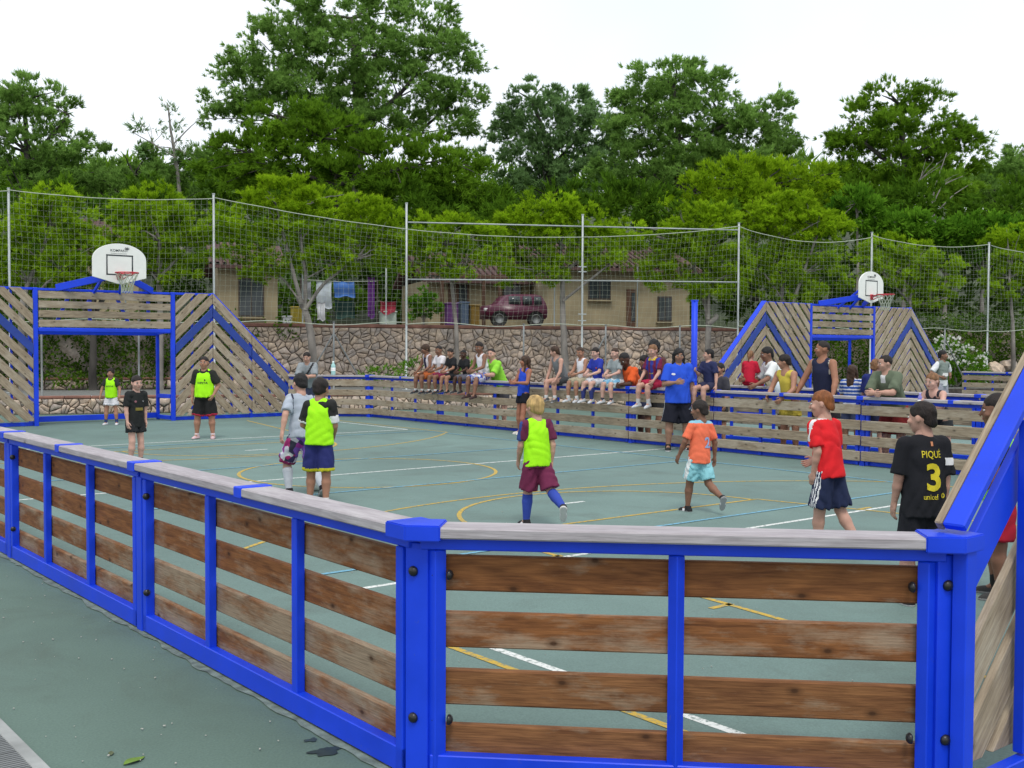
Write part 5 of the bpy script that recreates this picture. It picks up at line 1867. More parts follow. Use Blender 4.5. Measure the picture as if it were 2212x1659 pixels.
PEOPLE = []
def person(label, xy, facing, ps, Ht=None, ztop=None, zbase=0.0, skin=LIGHT, hair=('short', H_DARK), top=None, bib=None, bottom=None, socks=None,
           shoes=((.03, .03, .03), (.5, .5, .5)), bulk=1.0, hr=.155, vs=.0125, paint=None, group=None, strap=None, sh=.096, bare=False):
    J = joints(ps, hr, bulk, sh)
    if Ht is None:
        Ht = (ztop - zbase) / J['topz']
    S = Ht
    J = {k: (v * S if isinstance(v, np.ndarray) and k not in ('U', 'Rt', 'Ft', 'hu', 'hf', 'hrgt') and not k.startswith(('fd', 'fu', 'd2', 'u2')) else v) for k, v in J.items()}
    hh = hr * S
    F = np.array([facing[0], facing[1], 0.0])
    F /= np.linalg.norm(F)
    Rg = np.array([F[1], -F[0], 0])
    org = np.array([xy[0], xy[1], zbase])
    Mw = np.stack([Rg, F, np.array([0, 0, 1.0])], 0)
    toW = lambda P: org + P @ Mw
    root = empty('person', org, label, 'person', group)
    U, Rt, Ft = J['U'], J['Rt'], J['Ft']
    sqT = (Ft, 1.38)
    b = bulk
    allp = np.array([v for k, v in J.items() if isinstance(v, np.ndarray) and k not in ('U', 'Rt', 'Ft', 'hu', 'hf', 'hrgt') and not k.startswith(('fd', 'fu', 'd2', 'u2'))])
    LO, HI = allp.min(0) - .12 * S, allp.max(0) + .12 * S

    def emit(name, VF, mats, idx=None, parent=root):
        V, Fq = VF
        if not len(Fq):
            return None
        me = fast_mesh(name, toW(V), [Fq], True, mats, idx)
        return link(name, me, parent)

    # ---- body
    f = Sdf(LO, HI, vs)
    f.ell(J['hipc'] + U * .01 * S, np.stack([Rt, Ft, U]), np.array([.080 * b, .068 * b, .07]) * S, .03 * S)
    f.cone(J['hipc'] + U * .03 * S, .067 * b * S, J['chest'], .077 * (.6 + .4 * b) * S, .03 * S, sqT)
    f.cone(J['chest'], .077 * (.6 + .4 * b) * S, J['chest'] + U * .055 * S, .060 * S, .03 * S, sqT)
    for n, sd in (('l', -1), ('r', 1)):
        f.cone(J['chest'] + U * .06 * S, .042 * S, J['sho' + n] - Rt * sd * .012 * S, .033 * S, .025 * S)
        f.cone(J['sho' + n], .031 * (.5 + .5 * b) * S, J['elb' + n], .0245 * (.5 + .5 * b) * S, .018 * S)
        me_ = J['elb' + n] * .62 + J['wri' + n] * .38
        f.cone(J['elb' + n], .0245 * (.5 + .5 * b) * S, me_, .0235 * (.5 + .5 * b) * S, .008 * S)
        f.cone(me_, .0235 * (.5 + .5 * b) * S, J['wri' + n], .0155 * S, .008 * S)
        f.cone(J['hip' + n], .052 * b * S, J['knee' + n], .0345 * (.5 + .5 * b) * S, .02 * S)
        calf = J['knee' + n] * .66 + J['ank' + n] * .34 - np.cross(J['d2' + n], np.array([1, 0, 0])) * .006 * S
        f.cone(J['knee' + n], .0345 * (.5 + .5 * b) * S, calf, .036 * (.5 + .5 * b) * S, .012 * S)
        f.cone(calf, .036 * (.5 + .5 * b) * S, J['ank' + n], .0205 * S, .012 * S)
        f.cone(J['ank' + n], .021 * S, J['ank' + n] + J['fd' + n] * .07 * S - J['fu' + n] * .033 * S, .014 * S, .010 * S)
    f.cone(J['neck'] - U * .035 * S, .04 * S, J['headc'] - J['hu'] * .2 * hh, .031 * (.6 + .4 * b) * S, .018 * S)
    bv, bf = f.net()
    parts = [(bv, bf, 0)]
    # head on a finer grid
    hu, hf, hg = J['hu'], J['hf'], J['hrgt']
    HM = np.stack([hg, hf, hu])
    hc = J['headc']
    f = Sdf(hc - .72 * hh, hc + .72 * hh, hh / 24 if vs < .0125 else hh / 17)
    f.ell(hc + hu * .09 * hh - hf * .03 * hh, HM, np.array([.345, .425, .41]) * hh, .02)
    f.ell(hc - hu * .20 * hh + hf * .10 * hh, HM, np.array([.275, .30, .285]) * hh, .12 * hh)
    f.ell(hc - hu * .40 * hh + hf * .24 * hh, HM, np.array([.13, .11, .09]) * hh, .10 * hh)
    f.cone(hc + hf * .40 * hh + hu * .06 * hh, .035 * hh, hc + hf * .475 * hh - hu * .10 * hh, .062 * hh, .05 * hh)
    f.ell(hc + hf * .36 * hh - hu * .235 * hh, HM, np.array([.125, .06, .045]) * hh, .04 * hh)
    for sd in (-1, 1):
        f.ell(hc + hg * sd * .352 * hh - hf * .04 * hh - hu * .03 * hh, HM, np.array([.045, .085, .125]) * hh, .02 * hh)
        f.ell(hc + hg * sd * .145 * hh + hf * .43 * hh + hu * .045 * hh, HM, np.array([.075, .07, .045]) * hh, .0, True)
        f.ell(hc + hg * sd * .20 * hh + hf * .30 * hh - hu * .10 * hh, HM, np.array([.12, .10, .10]) * hh, .08 * hh)
    f.cone(hc - hu * .3 * hh - hf * .06 * hh, .21 * hh, hc - hu * .62 * hh - hf * .10 * hh, .22 * hh, .06 * hh)
    v_, f_ = f.net()
    parts.append((v_, f_, 0))
    def ball(c, r, M=HM, n=6):
        u, w_ = np.meshgrid(np.linspace(0, 2 * math.pi, n * 2, endpoint=False), np.linspace(.02, math.pi - .02, n))
        q = np.stack([np.cos(u) * np.sin(w_), np.sin(u) * np.sin(w_), np.cos(w_)], -1).reshape(-1, 3) * r
        V = c + q @ M
        i = np.arange(n * n * 2).reshape(n, 2 * n)
        Fq = np.stack([i[:-1].ravel(), np.roll(i, -1, 1)[:-1].ravel(), np.roll(i, -1, 1)[1:].ravel(), i[1:].ravel()], 1)
        return V, Fq
    for sd in (-1, 1):
        e = hc + hg * sd * .145 * hh + hf * .372 * hh + hu * .045 * hh
        parts.append((*ball(e, np.array([.062, .04, .036]) * hh), 2))
        parts.append((*ball(e + hf * .022 * hh, np.array([.03, .024, .032]) * hh), 1))
        parts.append((*ball(hc + hg * sd * .15 * hh + hf * .405 * hh + hu * .125 * hh, np.array([.085, .035, .018]) * hh), 4))
    parts.append((*ball(hc + hf * .412 * hh - hu * .225 * hh, np.array([.105, .02, .022]) * hh), 3))
    # hands
    hl = .098 * S
    for n, sd in (('l', -1), ('r', 1)):
        d = J['u2' + n]
        w0 = J['wri' + n]
        inward = unit(-Rt * sd - (-Rt * sd @ d) * d) if abs(Rt @ d) < .9 else unit(Ft - (Ft @ d) * d)
        s_ = np.cross(d, inward) * sd
        s_ = unit(s_ if s_ @ (Ft + U) > 0 else -s_)     # thumb side: forwards / up
        g_ = Sdf(w0 + d * .055 * S - .095 * S, w0 + d * .055 * S + .095 * S, max(.0042, vs * .40))
        palm = w0 + d * hl * .30
        g_.cone(w0 - d * .015 * S, .0155 * S, w0 + d * hl * .1, .0155 * S, .006)
        g_.ell(palm, np.stack([s_, inward, d]), np.array([.024, .0125, .03]) * S, .010)
        for k in range(4):
            o = (1.5 - k) * .0112 * S
            b0 = w0 + d * hl * .52 + s_ * o
            ln_ = hl * (.42, .47, .44, .34)[k]
            spread = s_ * (1.5 - k) * .07
            d1 = unit(d + inward * .35 + spread)
            d2 = unit(d + inward * 1.15 + spread)
            m1 = b0 + d1 * ln_ * .52
            g_.cone(b0 - d * .01 * S, .0066 * S, m1, .0060 * S, .003)
            g_.cone(m1, .0060 * S, m1 + d2 * ln_ * .5, .0050 * S, .002)
        t0 = w0 + d * hl * .16 + s_ * .016 * S
        t1 = t0 + unit(d * .8 + s_ * .75 + inward * .35) * hl * .27
        g_.cone(t0, .0082 * S, t1, .0066 * S, .005)
        g_.cone(t1, .0066 * S, t1 + unit(d + s_ * .15 + inward * .55) * hl * .22, .0055 * S, .003)
        v_, f_ = g_.net()
        parts.append((v_, f_, 0))
    if bare:
        pass
    nV, Vs, Fs, Is = 0, [], [], []
    for v_, f_, m_ in parts:
        Vs.append(v_); Fs.append(f_ + nV); Is.append(np.full(len(f_), m_)); nV += len(v_)
    emit('body', (np.concatenate(Vs), np.concatenate(Fs)), [skin_mat(skin), EYE_D, EYE_W, LIP, hair_mat(hair[1])], np.concatenate(Is))

    # ---- hair
    st, hcol = hair
    if st != 'none':
        f = Sdf(hc - np.array([.8, .8, 1.9 if st in ('long', 'pony') else .8]) * hh, hc + .72 * hh, hh / 22 if vs < .0125 else hh / 16)
        th, lift = {'buzz': (1.015, .025), 'short': (1.035, .045), 'messy': (1.08, .05), 'bowl': (1.12, .03), 'long': (1.09, .03), 'pony': (1.05, .03), 'thin': (1.012, .02)}[st]
        f.ell(hc + hu * (.09 + lift) * hh - hf * (.03 + lift * .5) * hh, HM, np.array([.345 * th + .004, .425 * th, .41 * th]) * hh, .0)
        if st in ('short', 'messy', 'bowl', 'pony'):
            f.ell(hc - hu * .13 * hh - hf * .26 * hh, HM, np.array([.285, .22, .26]) * hh, .06 * hh)
        if st == 'messy':
            for k in range(26):
                u = unit(rng.normal(size=3) + np.array([0, 0, .4]))
                q = hc + hu * .12 * hh + (u[0] * .34 * hg + u[1] * .42 * hf + u[2] * .41 * hu) * hh
                f.cone(q, .085 * hh, q + unit(u[0] * hg + u[1] * hf + (u[2] - .3) * hu) * .06 * hh, .05 * hh, .05 * hh)
        # clear the face and the neck
        lowf = {'buzz': .30, 'short': .27, 'messy': .25, 'bowl': .17, 'long': .26, 'pony': .28, 'thin': .36}[st]
        f.ell(hc + hf * .50 * hh + hu * (lowf - .46) * hh, HM, np.array([.37, .40, .46]) * hh, 0, True)
        nape = {'buzz': -.14, 'short': -.24, 'messy': -.28, 'bowl': -.36, 'long': -.5, 'pony': -.2, 'thin': -.16}[st]
        f.cut(hc + hu * nape * hh - hf * .25 * hh, unit(-hu * .8 + hf * .55))
        if st == 'long':
            dn = unit(-np.array([0, 0, 1.0]) - Ft * .12)
            f.cone(hc - hf * .20 * hh + hu * .05 * hh, .34 * hh, hc - hf * .22 * hh + dn * 1.05 * hh, .27 * hh, .08 * hh, (Ft, 1.5))
            f.cone(hc - hf * .22 * hh + dn * 1.05 * hh, .27 * hh, hc - hf * .18 * hh + dn * 1.45 * hh, .10 * hh, .06 * hh, (Ft, 1.5))
            for sd in (-1, 1):
                f.cone(hc + hg * sd * .36 * hh - hf * .02 * hh + hu * .1 * hh, .10 * hh, hc + hg * sd * .40 * hh + hf * .05 * hh - np.array([0, 0, .95 * hh]), .12 * hh, .06 * hh)
        if st == 'pony':
            q0 = hc - hf * .46 * hh + hu * .12 * hh
            f.cone(q0, .12 * hh, q0 - hf * .14 * hh - np.array([0, 0, .35 * hh]), .12 * hh, .04 * hh)
            f.cone(q0 - hf * .14 * hh - np.array([0, 0, .35 * hh]), .12 * hh, q0 - hf * .06 * hh - np.array([0, 0, .9 * hh]), .05 * hh, .03 * hh)
        f.ripple(.013 * hh * (2.0 if st in ('messy', 'long') else 1), 26 / hh * .45, rng.uniform(0, 6))
        emit('hair', f.net(), [hair_mat(hcol)])

    # ---- shirt
    def torso(f, inf, hem, w=1.0, hemr=.1):
        hemr -= .012
        hp_ = J['hipc'] - U * hem * S
        f.cone(hp_, (hemr * (.2 + .8 * b) + inf) * S, J['chest'], (.077 * (.6 + .4 * b) + inf) * S * w, .02 * S, (Ft, 1.22), False, True)
        f.cone(J['chest'], (.077 * (.6 + .4 * b) + inf) * S * w, J['chest'] + U * .05 * S, (.060 + inf) * S * w, .02 * S, (Ft, 1.38))
    shirt = None
    if top:
        f = Sdf(LO, HI, vs)
        inf = top.get('loose', .010)
        hem = top.get('hem', .03)
        torso(f, inf, hem, 1.0, top.get('hemr', .096))
        sf = top.get('sleeve', .72)
        for n, sd in (('l', -1), ('r', 1)):
            sr = (.036 if sf > 0 else .038) * (.6 + .4 * b)
            f.cone(J['chest'] + U * .062 * S, (.038 + inf) * S, J['sho' + n] - Rt * sd * (.014 if sf > 0 else .034) * S, sr * S, .02 * S)
            if sf > 0:
                e_ = J['sho' + n] + (J['elb' + n] - J['sho' + n]) * sf
                f.cone(J['sho' + n], (.033 * (.6 + .4 * b) + inf * .5) * S, e_, (.036 * (.6 + .4 * b) + inf * .5) * S, .014 * S, None, True)
                if sf >= 1:
                    f.cone(J['elb' + n], .036 * S, J['wri' + n], .026 * S, .01, None, True)
        # neck opening
        if sf > 0:
            f.cone(J['neck'] - U * .03 * S, .047 * S, J['neck'] + U * .004 * S, .043 * S, .012 * S, None, True)
            f.ell(J['neck'] + U * .022 * S + Ft * .035 * S, np.stack([Rt, Ft, U]), np.array([.036, .04, .030]) * S, 0, True)
        else:
            f.ell(J['neck'] + U * .03 * S + Ft * .02 * S, np.stack([Rt, Ft, U]), np.array([.042, .085, .062]) * S, 0, True)
        f.folds(.0036 * S, .11 * S, int(rng.integers(1e6)))
        v_, f_ = f.net()
        mats = [as_mat(top['col'])]
        idx = None
        if 'paint' in top:
            mats += [as_mat(c) for c in top['mats']]
            C_ = v_[f_].mean(1)
            q = C_ - J['hipc']
            idx = top['paint'](q @ Rt / S, q @ Ft / S, q @ U / S, C_, J, S)
        shirt = emit('shirt', (v_, f_), mats, idx)
    if bib:
        f = Sdf(LO, HI, vs)
        inf = (top or {}).get('loose', .010) + .010
        torso(f, inf, bib.get('hem', .035), 1.02, .100)
        for n, sd in (('l', -1), ('r', 1)):
            f.cone(J['chest'] + U * .066 * S, .046 * S, J['sho' + n] - Rt * sd * .036 * S + U * .004 * S, .036 * S, .018 * S)
        for n, sd in (('l', -1), ('r', 1)):
            f.ell(J['sho' + n] + Rt * sd * .022 * S - U * .045 * S, np.stack([Rt, Ft, U]), np.array([.046, .085, .095]) * S, 0, True)
        f.ell(J['neck'] + U * .022 * S + Ft * .03 * S, np.stack([Rt, Ft, U]), np.array([.05, .062, .055]) * S, 0, True)
        f.folds(.0036 * S, .12 * S, int(rng.integers(1e6)))
        shirt = emit('bib', f.net(), [NEON_M])

    # ---- shorts
    if bottom:
        f = Sdf(LO, HI, vs)
        ln = bottom.get('len', .8)
        fl = bottom.get('flare', .012)
        f.ell(J['hipc'] + U * .005 * S, np.stack([Rt, Ft, U]), np.array([.083 * b, .066 * b, .07]) * S, .02 * S)
        for n in 'lr':
            e_ = J['hip' + n] + (J['knee' + n] - J['hip' + n]) * min(ln, 1)
            f.cone(J['hip' + n], .058 * b * S, e_, (.050 * (.5 + .5 * b) + fl) * S, .02 * S, None, ln <= 1)
            if ln > 1:
                e2 = J['knee' + n] + (J['ank' + n] - J['knee' + n]) * (ln - 1)
                f.cone(J['knee' + n], (.05 + fl * .5) * S, e2, (.036 + fl) * S, .012, None, True)
        f.cut(J['hipc'] + U * (.004 if top and top.get('hem', .03) >= .03 and not ps['sit'] else .05) * S, U)
        f.folds(.0040 * S, .10 * S, int(rng.integers(1e6)))
        v_, f_ = f.net()
        mats = [as_mat(bottom['col'])]
        idx = None
        if 'trim' in bottom or 'side' in bottom:
            C_ = v_[f_].mean(1)
            idx = np.zeros(len(f_), int)
            if 'side' in bottom:
                mats.append(as_mat(bottom['side']))
                wdt = bottom.get('side_w', .016) * S
                for n, sd in (('l', -1), ('r', 1)):
                    hx = J['hip' + n] + (J['knee' + n] - J['hip' + n]) * .5
                    rel = C_ - hx
                    out = rel[:, 0] * sd
                    fw_ = rel @ unit(np.cross(J['knee' + n] - J['hip' + n], [1., 0, 0]))
                    m_ = (out > .03 * S) & (np.abs(fw_) < wdt)
                    if bottom.get('stripes'):
                        m_ &= (np.floor(np.abs(fw_ / S + .1) / .0085) % 2 == 0)
                    idx[m_] = len(mats) - 1
            if 'trim' in bottom:
                mats.append(as_mat(bottom['trim']))
                for n in 'lr':
                    d = unit(J['knee' + n] - J['hip' + n])
                    t_ = (C_ - J['hip' + n]) @ d / np.linalg.norm(J['knee' + n] - J['hip' + n])
                    nearer = np.linalg.norm(C_ - (J['hip' + n] + d * np.linalg.norm(J['knee' + n] - J['hip' + n]) * ln), axis=1) < .12 * S
                    idx[(t_ > ln - bottom.get('trim_w', .09)) & nearer] = len(mats) - 1
        emit('shorts', (v_, f_), mats, idx)
    # ---- socks and shoes
    for n in 'lr':
        ank, fd, fu = J['ank' + n], J['fd' + n], J['fu' + n]
        rt_ = np.cross(fd, fu)
        if socks:
            e_ = ank + (J['knee' + n] - ank) * socks[1]
            f = Sdf(np.minimum(ank, e_) - .06 * S, np.maximum(ank, e_) + .06 * S, vs * .7)
            calf = J['knee' + n] * .66 + ank * .34
            if socks[1] > .55:
                f.cone(ank, .026 * S, calf, .041 * (.5 + .5 * b) * S, .008)
                f.cone(calf, .041 * (.5 + .5 * b) * S, e_, .040 * (.5 + .5 * b) * S, .006, None, True)
            else:
                f.cone(ank - J['d2' + n] * .0, .027 * S, e_, .0285 * S, .006, None, True)
            emit('sock', f.net(), [as_mat(socks[0])])
        if shoes:
            f = Sdf(ank - fu * .02 * S + fd * .03 * S - .115 * S, ank - fu * .02 * S + fd * .03 * S + .115 * S, vs * .62)
            sole = ank - fu * .034 * S
            f.cone(sole - fd * .022 * S, .026 * S, sole + fd * .07 * S - fu * .004 * S, .0265 * S, .012 * S, (rt_, 1.08))
            f.cone(sole + fd * .05 * S, .028 * S, sole + fd * .088 * S - fu * .006 * S, .021 * S, .01 * S)
            f.cone(sole - fd * .012 * S + fu * .005 * S, .030 * S, ank + fu * .008 * S - fd * .003 * S, .028 * S, .012 * S)
            f.cut(ank - fu * .045 * S, -fu)
            f.cut(ank + fu * .012 * S, fu)
            v_, f_ = f.net()
            C_ = v_[f_].mean(1)
            idx = ((C_ - (ank - fu * .045 * S)) @ fu < .011 * S).astype(int)
            if len(shoes) > 2:
                q = (C_ - ank)
                idx[(np.abs(q @ fd - .03 * S) < .012 * S) & (np.abs(q @ rt_) > .018 * S)] = 2
            emit('shoe', (v_, f_), [as_mat(c) for c in shoes], idx)
    info = dict(root=root, J=J, S=S, toW=toW, Mw=Mw, shirt=shirt, org=org)
    PEOPLE.append(info)
    return info

def face_dir(theta):
    """viewing-relative heading: 0 walks away from the camera, 90 to the right, 180 towards it"""
    t = math.radians(theta)
    a = EY * math.cos(t) + EX * math.sin(t)
    return (a[0], a[1])

def print_on(info, me, mat, name, u, v, back=True, wdt=None, skew=0.0, side=0.0, lift=.006):
    """lay flat print on the cloth: u to the right as read, v above the hips (fractions of height)"""
    J, S, toW, Mw = info['J'], info['S'], info['toW'], info['Mw']
    Rt, Ft, U = J['Rt'], J['Ft'], J['U']
    sd = math.radians(side)
    nl = (-Ft if back else Ft)
    xl = (Rt if back else -Rt)
    n2 = nl * math.cos(sd) + xl * math.sin(sd)
    x2 = xl * math.cos(sd) - nl * math.sin(sd)
    c = J['hipc'] + U * v * S + x2 * u * S + n2 * .35 * S
    n = len(me.vertices)
    bm = bmesh.new()
    bm.from_mesh(me)
    bmesh.ops.triangulate(bm, faces=bm.faces[:])
    for _ in range(3):
        long_ = [e for e in bm.edges if e.calc_length() > .016]
        if not long_:
            break
        bmesh.ops.subdivide_edges(bm, edges=long_, cuts=1)
        bmesh.ops.triangulate(bm, faces=bm.faces[:])
    sh = info['shirt']
    bv = BVHTree.FromPolygons([v_.co for v_ in sh.data.vertices], [p.vertices[:] for p in sh.data.polygons])
    nw = Vector((n2 @ Mw))
    ok = True
    for v_ in bm.verts:
        p = c + x2 * v_.co.x + U * v_.co.y
        pw = Vector(toW(p[None])[0])
        hit = bv.ray_cast(pw, -nw)
        if hit[0] is None:
            hit = bv.find_nearest(pw - nw * .3 * S)
        v_.co = hit[0] + nw * lift
    bmesh.ops.recalc_face_normals(bm, faces=bm.faces[:])
    bm.to_mesh(me)
    bm.free()
    o = link(name, me, sh, mat)
    return o

def rect_mesh(w_, h_):
    return fast_mesh('print', [(-w_ / 2, -h_ / 2, 0), (w_ / 2, -h_ / 2, 0), (w_ / 2, h_ / 2, 0), (-w_ / 2, h_ / 2, 0)], [[0, 1, 2, 3]])

def disc_mesh(r, ry=None, n=20):
    ry = ry or r
    return fast_mesh('print', [(0, 0, 0)] + [(r * math.cos(2 * math.pi * k / n), ry * math.sin(2 * math.pi * k / n), 0) for k in range(n)], [[[0, 1 + k, 1 + (k + 1) % n] for k in range(n)]])
YEL = pmat('yellow_print', (.62, .52, .015), .7, .04)
WHT = pmat('white_print', (.75, .76, .76), .7, .04)
BLK = pmat('black_print', (.02, .03, .02), .7, .04)
PALEB = pmat('pale_blue_print', (.28, .38, .62), .7, .04)
ORG = pmat('orange_print', (.55, .22, .10), .7, .04)
# ------------------------------------------------------------------ players on the pitch
BLK_C, NAVY, WHITE_C, GREY_C = (.012, .012, .014), (.012, .018, .055), (.70, .71, .72), (.33, .36, .40)
P1 = person('keeper in a neon bib and white shorts standing inside the left goal', (5.79, 20.41), face_dir(178), pose(Al=(5, 22, 25, 5), Ar=(5, 22, 20, 5), Ll=(3, 9, 4, 0), Lr=(3, 9, 4, 0), hp=5),
            Ht=1.21, skin=TAN, hair=('messy', H_DARK), top=dict(col=(.03, .035, .03), sleeve=.62, mats=[WHITE_C], paint=lambda x, y, z, C, J, S: ((np.abs(x) > .165) & (z < .19)).astype(int)), bib=dict(hem=.02),
            bottom=dict(col=(.66, .66, .70), len=.62, flare=.016), socks=((.03, .05, .16), .45), shoes=((.62, .62, .66), (.3, .3, .3)), hr=.165, vs=.015)
print_on(P1, text_mesh('KIPSTA', .15, .032, bold=.02), BLK, 'bib_lettering', 0, .19, False)
P2 = person('boy in an all-black football kit standing by the near left fence', (3.29, 12.13), face_dir(128), pose(Al=(0, 9, 10, 4), Ar=(4, 10, 12, 4), Ll=(4, 4, 8, 0), Lr=(10, 4, 18, 0), hy=-8, hp=6, tl=5),
            Ht=1.28, skin=FAIR, hair=('short', H_DARK), top=dict(col=(.018, .020, .020), sleeve=.80, hem=.075, hemr=.108), bottom=dict(col=(.018, .020, .022), len=.55, flare=.018), socks=(BLK_C, .2), shoes=(BLK_C, (.2, .2, .2)), hr=.16, vs=.0125)
print_on(P2, rect_mesh(.115, .042), pmat('ochre_print', (.20, .16, .02), .7), 'chest_print', 0, .13, False)
print_on(P2, text_mesh('V', .05, .02), WHT, 'chest_mark', .055, .215, False)
print_on(P2, disc_mesh(.016), pmat('crest_print', (.25, .10, .12), .7), 'crest', -.045, .215, False)
P3 = person('stocky boy in a neon bib and black shorts before the chevron boards', (5.95, 15.84), face_dir(180), pose(Ar=(0, 13, 12, 4), Al=(-2, 24, 38, 26), Ll=(2, 9, 2, 0), Lr=(2, 9, 2, 0)),
            Ht=1.52, skin=TAN, hair=('short', H_DARK), top=dict(col=(.02, .022, .018), sleeve=.80, loose=.014), bib=dict(hem=.0), bottom=dict(col=(.014, .014, .014), len=.93, flare=.02, trim=(.38, .02, .05), trim_w=.07), socks=((.6, .5, .52), .12), shoes=((.58, .42, .44), (.10, .09, .09)), bulk=1.18, hr=.15, vs=.014)
print_on(P3, text_mesh('KIPSTA', .19, .038, bold=.02), BLK, 'bib_lettering', 0, .175, False)
FLOR1 = floral_mat('purple_flower_fabric', [(.30, .03, .28), (.62, .60, .68), (.04, .03, .10), (.40, .02, .16), (.18, .08, .40), (.60, .62, .62), (.03, .03, .06)])
P4 = person('running boy in a grey jersey and flowered shorts, half hidden by the bibbed boy', (3.66, 7.80), face_dir(-38), pose(tl=10, ts=4, Ll=(30, 6, 42, 0), Lr=(-14, 4, 30, -30), Al=(-22, 26, 22, 0), Ar=(10, 52, 45, 0), hy=0, hp=8),
            Ht=1.45, skin=LIGHT, hair=('short', H_BLACK), top=dict(col=(.36, .41, .48), sleeve=.78, hem=.03, hemr=.11, mats=[(.04, .04, .07)], paint=lambda x, y, z, C, J, S: ((np.abs(x) > .088) & (np.abs(x) < .10) & (y > -.05) & (z > .2)).astype(int)), bottom=dict(col=FLOR1, len=.98, flare=.018, trim=(.22, .02, .09), trim_w=.1), socks=((.50, .53, .58), .72), shoes=((.02, .018, .022), (.45, .45, .45)), hr=.155, vs=.0115)
P5 = person('boy in a neon bib and navy shorts with yellow hems, back to the camera', (3.37, 6.87), face_dir(8), pose(tl=3, Al=(10, 16, 62, 10), Ar=(8, 8, 40, 20), Ll=(4, 6, 6, 0), Lr=(-2, 3, 4, 0), hy=-6, hp=10),
            Ht=1.37, skin=TAN, hair=('bowl', H_DARK), top=dict(col=(.02, .021, .02), sleeve=.85, loose=.012, mats=[WHITE_C], paint=lambda x, y, z, C, J, S: (((C - J['shol']) @ unit(J['elbl'] - J['shol']) > .76 * np.linalg.norm(J['elbl'] - J['shol'])) & (np.linalg.norm(C - J['elbl'], axis=1) < .09 * S) | ((C - J['shor']) @ unit(J['elbr'] - J['shor']) > .5 * np.linalg.norm(J['elbr'] - J['shor'])) & (np.linalg.norm(C - J['elbr'], axis=1) < .12 * S)).astype(int)),
            bib=dict(hem=.025), bottom=dict(col=(.020, .026, .13), len=.93, flare=.019, trim=(.50, .48, .02), trim_w=.10), socks=((.55, .55, .55), .15), shoes=((.05, .05, .06), (.4, .4, .4)), hr=.16, vs=.0115)
P6 = person('blond boy in a neon bib, maroon shorts and long blue socks', (4.39, 4.44), face_dir(-22), pose(tl=5, Al=(12, 9, 22, 8), Ar=(-8, 10, 20, 6), Ll=(12, 3, 8, 0), Lr=(-20, 9, 44, -60), hy=12, hp=6),
            Ht=1.24, skin=LIGHT, hair=('bowl', H_BLOND), top=dict(col=(.12, .02, .055), sleeve=.74, hem=.05, mats=[(.03, .06, .22), (.5, .38, .05)], paint=lambda x, y, z, C, J, S: np.where((np.abs(x) > .12) & (np.abs((C - J['shol']) @ np.array([0, 1., 0])) < .02 * S), 1, 0)),
            bib=dict(hem=.035), bottom=dict(col=(.15, .022, .065), len=.90, flare=.022), socks=((.035, .07, .38), .93), shoes=((.02, .02, .022), (.62, .62, .60), (.6, .6, .6)), hr=.17, vs=.0105)
P9 = person('small boy in an orange shirt and pale blue shorts walking left', (6.34, 4.11), face_dir(-28), pose(tl=1, ts=3, Al=(8, 20, 18, 4), Ar=(-6, 22, 14, 2), Ll=(14, 3, 8, 0), Lr=(-14, 4, 46, -62), hy=30, hp=8),
            Ht=1.16, skin=BROWN, hair=('short', H_DARK), top=dict(col=(.80, .17, .085), sleeve=.80, hem=.055, hemr=.108, mats=[(.22, .48, .60)], paint=lambda x, y, z, C, J, S: (z > .305).astype(int)),
            bottom=dict(col=(.25, .56, .62), len=.86, flare=.016, side=(.70, .74, .74), side_w=.025), socks=None, shoes=((.02, .02, .022), (.35, .35, .35), (.6, .6, .6)), hr=.17, vs=.0105)
print_on(P9, text_mesh('2', .075, .115, bold=.03), PALEB, 'shirt_number', .015, .135, True, side=8)
P10 = person('red-haired boy in a bright red shirt and navy striped shorts', (5.45, 1.88), face_dir(-34), pose(tl=10, ts=0, Al=(-6, 5, 30, 4), Ar=(10, 6, 60, 26), Ll=(6, 3, 5, 0), Lr=(-6, 6, 30, -28), hy=32, hp=3),
             Ht=1.36, skin=LIGHT, hair=('short', H_GINGER), top=dict(col=(.66, .016, .022), sleeve=.80, hem=.045, hemr=.104, mats=[WHITE_C], paint=lambda x, y, z, C, J, S: ((z > .318) & (np.abs(x) < .062) | ((z > .19) & (x < -.085) & ((np.abs(y + .012 - (.29 - z) * .25) < .010)))).astype(int)),
             bottom=dict(col=(.016, .024, .065), len=.88, flare=.018, side=WHITE_C, side_w=.026, stripes=True), socks=((.36, .38, .40), .22), shoes=((.30, .31, .33), (.15, .15, .16)), hr=.16, vs=.0105)
P11 = person('boy with cropped dark hair in a black number 3 shirt, back to the camera', (4.36, .375), face_dir(-6), pose(tl=3, Al=(4, 9, 14, 2), Ar=(0, 6, 8, 2), Ll=(4, 5, 6, 0), Lr=(-2, 4, 4, 0), hy=34, hp=4),
             Ht=1.36, skin=LIGHT, hair=('short', H_DARK), top=dict(col=(.012, .013, .017), sleeve=.92, hem=.07, hemr=.110, loose=.014), bottom=dict(col=(.012, .013, .018), len=.98, flare=.020), socks=((.02, .02, .022), .2), shoes=((.02, .02, .022), (.5, .5, .5)), hr=.155, vs=.0098)
print_on(P11, text_mesh('PIQU\u00c9', .138, .068, bold=.004), YEL, 'name_lettering', .008, .238, True)
print_on(P11, text_mesh('3', .100, .185, bold=.03), YEL, 'shirt_number', .012, .125, True)
print_on(P11, text_mesh('unicef', .098, .036, bold=.002), YEL, 'sponsor_lettering', -.006, .030, True)
gl = disc_mesh(.018)
print_on(P11, gl, YEL, 'sponsor_emblem', .060, .036, True)
